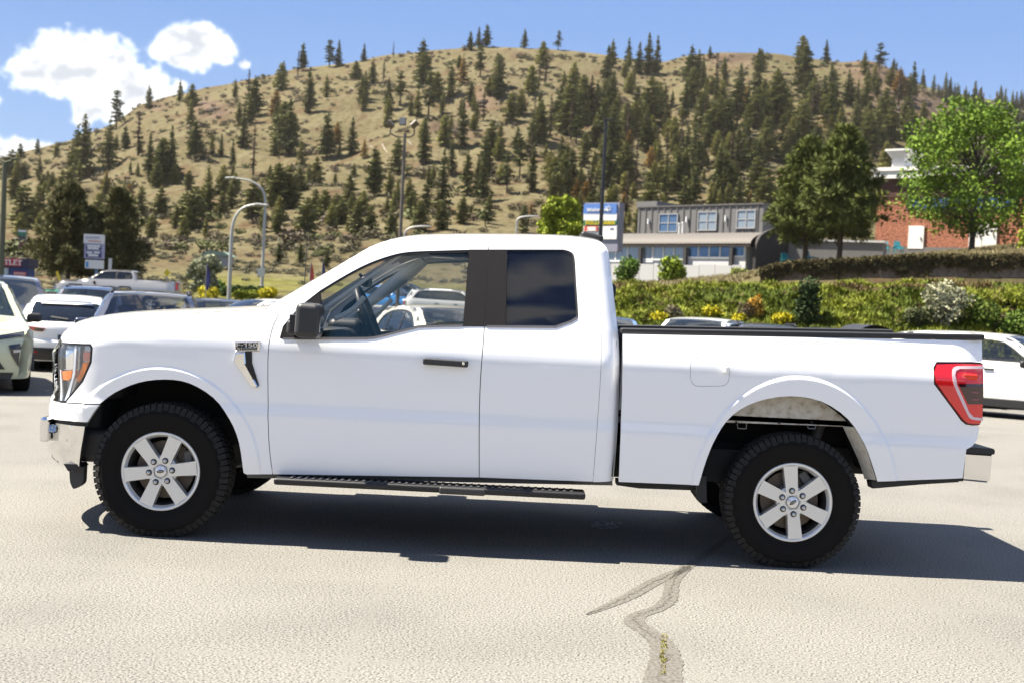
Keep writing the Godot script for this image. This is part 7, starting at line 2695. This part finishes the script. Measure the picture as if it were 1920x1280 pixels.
	var kb := plain("kiosk_blue", 0.008, 0.035, 0.17, 0.6)
	var a := at(-60, 500, d) - t.position
	var b := at(52, 500, d) - t.position
	var eave := at(20, 501, d).y - t.position.y
	var body := Geo.new()
	slab(body, a.x, b.x, -0.5, eave, -0.9, 0.0)
	part("wall", body, kb, t)
	var roof := Geo.new()
	slab(roof, a.x - 0.2, b.x + 0.14, eave, eave + 0.46, -1.0, 0.2)
	part("fascia", roof, plain("kiosk_navy", 0.012, 0.012, 0.045, 0.6), t)
	var rp := Geo.new()
	slab(rp, a.x - 0.2, (at(42, 490, d) - t.position).x, eave + 0.04, eave + 0.44, 0.2, 0.23)
	part("sign_panel", rp, plain("kiosk_red", 0.30, 0.02, 0.035, 0.6), t)
	var lp := Vector3((at(17.5, 490, d) - t.position).x, eave + 0.24, 0.25)
	var tm := text_mesh("OUTLET", 10.0 / UNIT * d, 0.02, true, true)
	part("lettering", tm, white, t, Transform3D(Basis(Vector3.BACK, 0.0).scaled(Vector3(0.94, 1, 1)), lp))
	var wr := Rect2((at(4, 516, d) - t.position).x, (at(4, 516, d) - t.position).y, 0.28, 0.36)
	window_part(t, wr, 1, 1, grey, plain("building_glass_grey", 0.27, 0.31, 0.34, 0.12, 0.4), 0.04)
	var notice := Geo.new()
	var n0 := at(24, 526, d) - t.position
	var n1 := at(49, 510, d) - t.position
	slab(notice, n0.x, n1.x, n0.y, n1.y, 0.0, 0.03)
	part("sign_panel", notice, plain("kiosk_red", 0.30, 0.02, 0.035, 0.6), t)
	for q in [[26, 511.8, 47.5, 514], [25.5, 516.5, 47.5, 518.8], [25, 521, 47.5, 524]]:
		board(t, "print_stroke", q[0], q[1], q[2], q[3], d, plain("print_pink", 0.55, 0.30, 0.32, 0.6), 0.05, 0.02)
	# park shelter
	d = 170.0
	base = at(404, 492, d)
	t = thing("park_shelter", "small grey shelter with green roof beyond the silver leaved tree", "building", Vector3(base.x, land(base.x, base.z) - 0.2, base.z))
	var x0 := (at(380, 490, d) - t.position).x
	var x1 := (at(428, 490, d) - t.position).x
	var yt := at(404, 480, d).y - t.position.y
	var wl := Geo.new()
	slab(wl, x0, x1, -0.8, yt, -2.0, 0.0)
	part("wall", wl, plain("shelter_grey", 0.24, 0.25, 0.27, 0.8), t)
	var rf := Geo.new()
	rf.prism(PackedVector2Array([Vector2(x0 - 0.3, yt), Vector2(x1 + 0.3, yt), Vector2(x1 - 0.5, yt + 0.42), Vector2(x0 + 0.5, yt + 0.42)]), -2.3, 0.3)
	part("roof", rf, plain("shelter_green", 0.17, 0.24, 0.19, 0.7), t)

func make_cracks() -> void:
	# tar-sealed cracks: low irregular strips laid just above the asphalt
	var seal := plain("crack_seal", 0.146, 0.139, 0.126, 0.9)
	seal.uv1_triplanar = true
	seal.uv1_scale = Vector3.ONE * 1.7
	seal.albedo_texture = noise_tex(71, 0.05, 5, [[0.0, Color(0.55, 0.53, 0.50)], [0.5, Color(0.85, 0.84, 0.82)], [1.0, Color(1, 1, 1)]], 512)
	var split := plain("crack_gap", 0.075, 0.068, 0.058, 0.95)
	var rough := FastNoiseLite.new()
	rough.seed = 3
	rough.frequency = 0.9
	for q in [[[[1400, 985], [1330, 1035], [1290, 1062], [1230, 1090], [1180, 1118], [1140, 1136], [1100, 1152]], [10, 11, 13, 16, 14, 10, 3], "sealed crack running left from beneath the truck bed"], [[[1290, 1062], [1262, 1092], [1256, 1120], [1236, 1140], [1200, 1152], [1190, 1166], [1212, 1184], [1240, 1205], [1248, 1240], [1240, 1300]], [9, 13, 15, 14, 15, 18, 16, 20, 26, 28], "sealed crack snaking towards the bottom edge of the lot"]]:
		var mid := []
		for p in q[0]:
			var d := lens_basis * Vector3((p[0] - 960.0) / FOCAL, (640.0 - p[1]) / FOCAL, -1.0)
			var h := EYE + d * (EYE.y / -d.y)
			mid.append(Vector2(h.x, h.z))
		var line := smooth_line(PackedVector2Array(mid), 14)
		for pass_ in 2:
			var g := Geo.new()
			var count := line.size()
			var prev := []
			for k in count:
				var dir := (line[mini(k + 1, count - 1)] - line[maxi(k - 1, 0)]).normalized()
				var side := Vector2(-dir.y, dir.x)
				var u: float = k / float(count - 1) * (q[1].size() - 1)
				var w: float = lerpf(q[1][int(u)], q[1][mini(int(u) + 1, q[1].size() - 1)], u - int(u)) * 0.0028
				var y := 0.0025
				var c := line[k]
				var wl := w * (1.0 + 0.25 * rough.get_noise_2d(k * 0.45, 1.0))
				var wr := w * (1.0 + 0.25 * rough.get_noise_2d(k * 0.45, 9.0))
				if pass_ == 1:
					c += side * rough.get_noise_2d(k * 0.9, 30.0) * w * 0.8
					wl = 0.002 + 0.004 * maxf(0.0, rough.get_noise_2d(k * 1.7, 50.0))
					wr = wl
					y = 0.0045
				var pair := [Vector3(c.x - side.x * wl, y, c.y - side.y * wl), Vector3(c.x + side.x * wr, y, c.y + side.y * wr)]
				if k > 0:
					g.quad(prev[0], pair[0], pair[1], prev[1])
				prev = pair
			if pass_ == 0:
				setting("road_crack_seal", g, seal).set_meta("label", q[2])
			else:
				setting("road_crack", g, split)
	# weeds in the widest crack
	var rng := RandomNumberGenerator.new()
	rng.seed = 15
	var spots := []
	var tints := []
	for k in 70:
		var px := 1244.0 + rng.randf_range(-5, 6)
		var py := rng.randf_range(1190, 1265)
		var d := lens_basis * Vector3((px - 960.0) / FOCAL, (640.0 - py) / FOCAL, -1.0)
		var h := EYE + d * (EYE.y / -d.y)
		spots.append(Transform3D(Basis(Vector3.UP, rng.randf() * TAU).scaled(Vector3.ONE * rng.randf_range(0.008, 0.02)), h))
		tints.append(mixed(rng, Color(0.16, 0.16, 0.03), Color(0.25, 0.22, 0.05)))
	scatter("crack_weeds", tuft(9, 7, 0.9, 0.12), leafy("juniper_material", 0.25), spots, tints)
	# dried pale spatter beside the rear wheel
	spots = []
	tints = []
	for k in 170:
		var a := rng.randf_range(0, TAU)
		var r := pow(rng.randf(), 0.8)
		var px := 1138.0 + cos(a) * r * 30.0
		var py := 984.0 + sin(a) * r * 8.0
		var d := lens_basis * Vector3((px - 960.0) / FOCAL, (640.0 - py) / FOCAL, -1.0)
		var h := EYE + d * (EYE.y / -d.y)
		var s := rng.randf_range(0.003, 0.009)
		spots.append(Transform3D(Basis(Vector3.UP, rng.randf() * TAU).scaled(Vector3(s, 1, s)), Vector3(h.x, 0.004, h.z)))
		tints.append(Color(0.42, 0.42, 0.43) * rng.randf_range(0.7, 1.1))
	var drop := Geo.new()
	for k in 6:
		drop.tri(Vector3.ZERO, Vector3(cos(TAU * k / 6.0), 0, sin(TAU * k / 6.0)), Vector3(cos(TAU * (k + 1) / 6.0), 0, sin(TAU * (k + 1) / 6.0)))
	scatter("road_spatter", drop.mesh(true), leafy("spatter_material", 0.0), spots, tints)

# the dealer's side of the lot behind the viewer, which the chrome and the paint mirror
func make_behind() -> void:
	var t := thing("showroom", "long low dealer showroom with dark glass front behind the viewer", "building", Vector3(0, 0, 34), PI)
	var g := Geo.new()
	slab(g, -34.0, 34.0, 0.0, 5.6, -9.0, 0.0)
	part("wall", g, plain("showroom_grey", 0.16, 0.16, 0.17, 0.7), t)
	var roof := Geo.new()
	slab(roof, -34.4, 34.4, 5.6, 6.4, -9.4, 0.9)
	part("fascia", roof, plain("showroom_white", 0.55, 0.55, 0.56, 0.6), t)
	for k in 14:
		window_part(t, Rect2(-32.5 + k * 4.7, 0.5, 4.0, 4.2), 2, 1, plain("dark_frame", 0.03, 0.028, 0.028, 0.6), plain("showroom_glass", 0.02, 0.03, 0.04, 0.05, 0.3), 0.1, 0.06)
	var tones := [plain("car_cherry_red", 0.30, 0.012, 0.015, 0.3, 0.0, 1.0), plain("car_slate_blue", 0.032, 0.038, 0.062, 0.3, 0.3, 1.0), plain("car_white", 0.80, 0.80, 0.79, 0.35, 0.0, 1.0), plain("car_black_trim", 0.010, 0.010, 0.011, 0.5)]
	var said := ["cherry red", "slate blue", "white", "black"]
	for k in 4:
		car({"called": "stock_car", "label": "%s stock car parked before the showroom behind the viewer" % said[k], "at": Vector3(-9.0 + k * 5.2, 0, 17.5), "turn": -PI / 2, "shape": "suv", "l": 4.5, "w": 1.85, "h": 1.6, "paint": tones[k], "tint": 0.7})

func _ready() -> void:
	make_camera()
	make_light()
	make_land()
	make_grey_building()
	make_brick_building()
	make_wall()
	make_behind()
	make_truck()
	make_cars()
	make_signs()
	make_lamps()
	make_hill_trees()
	make_plants()
	make_cracks()
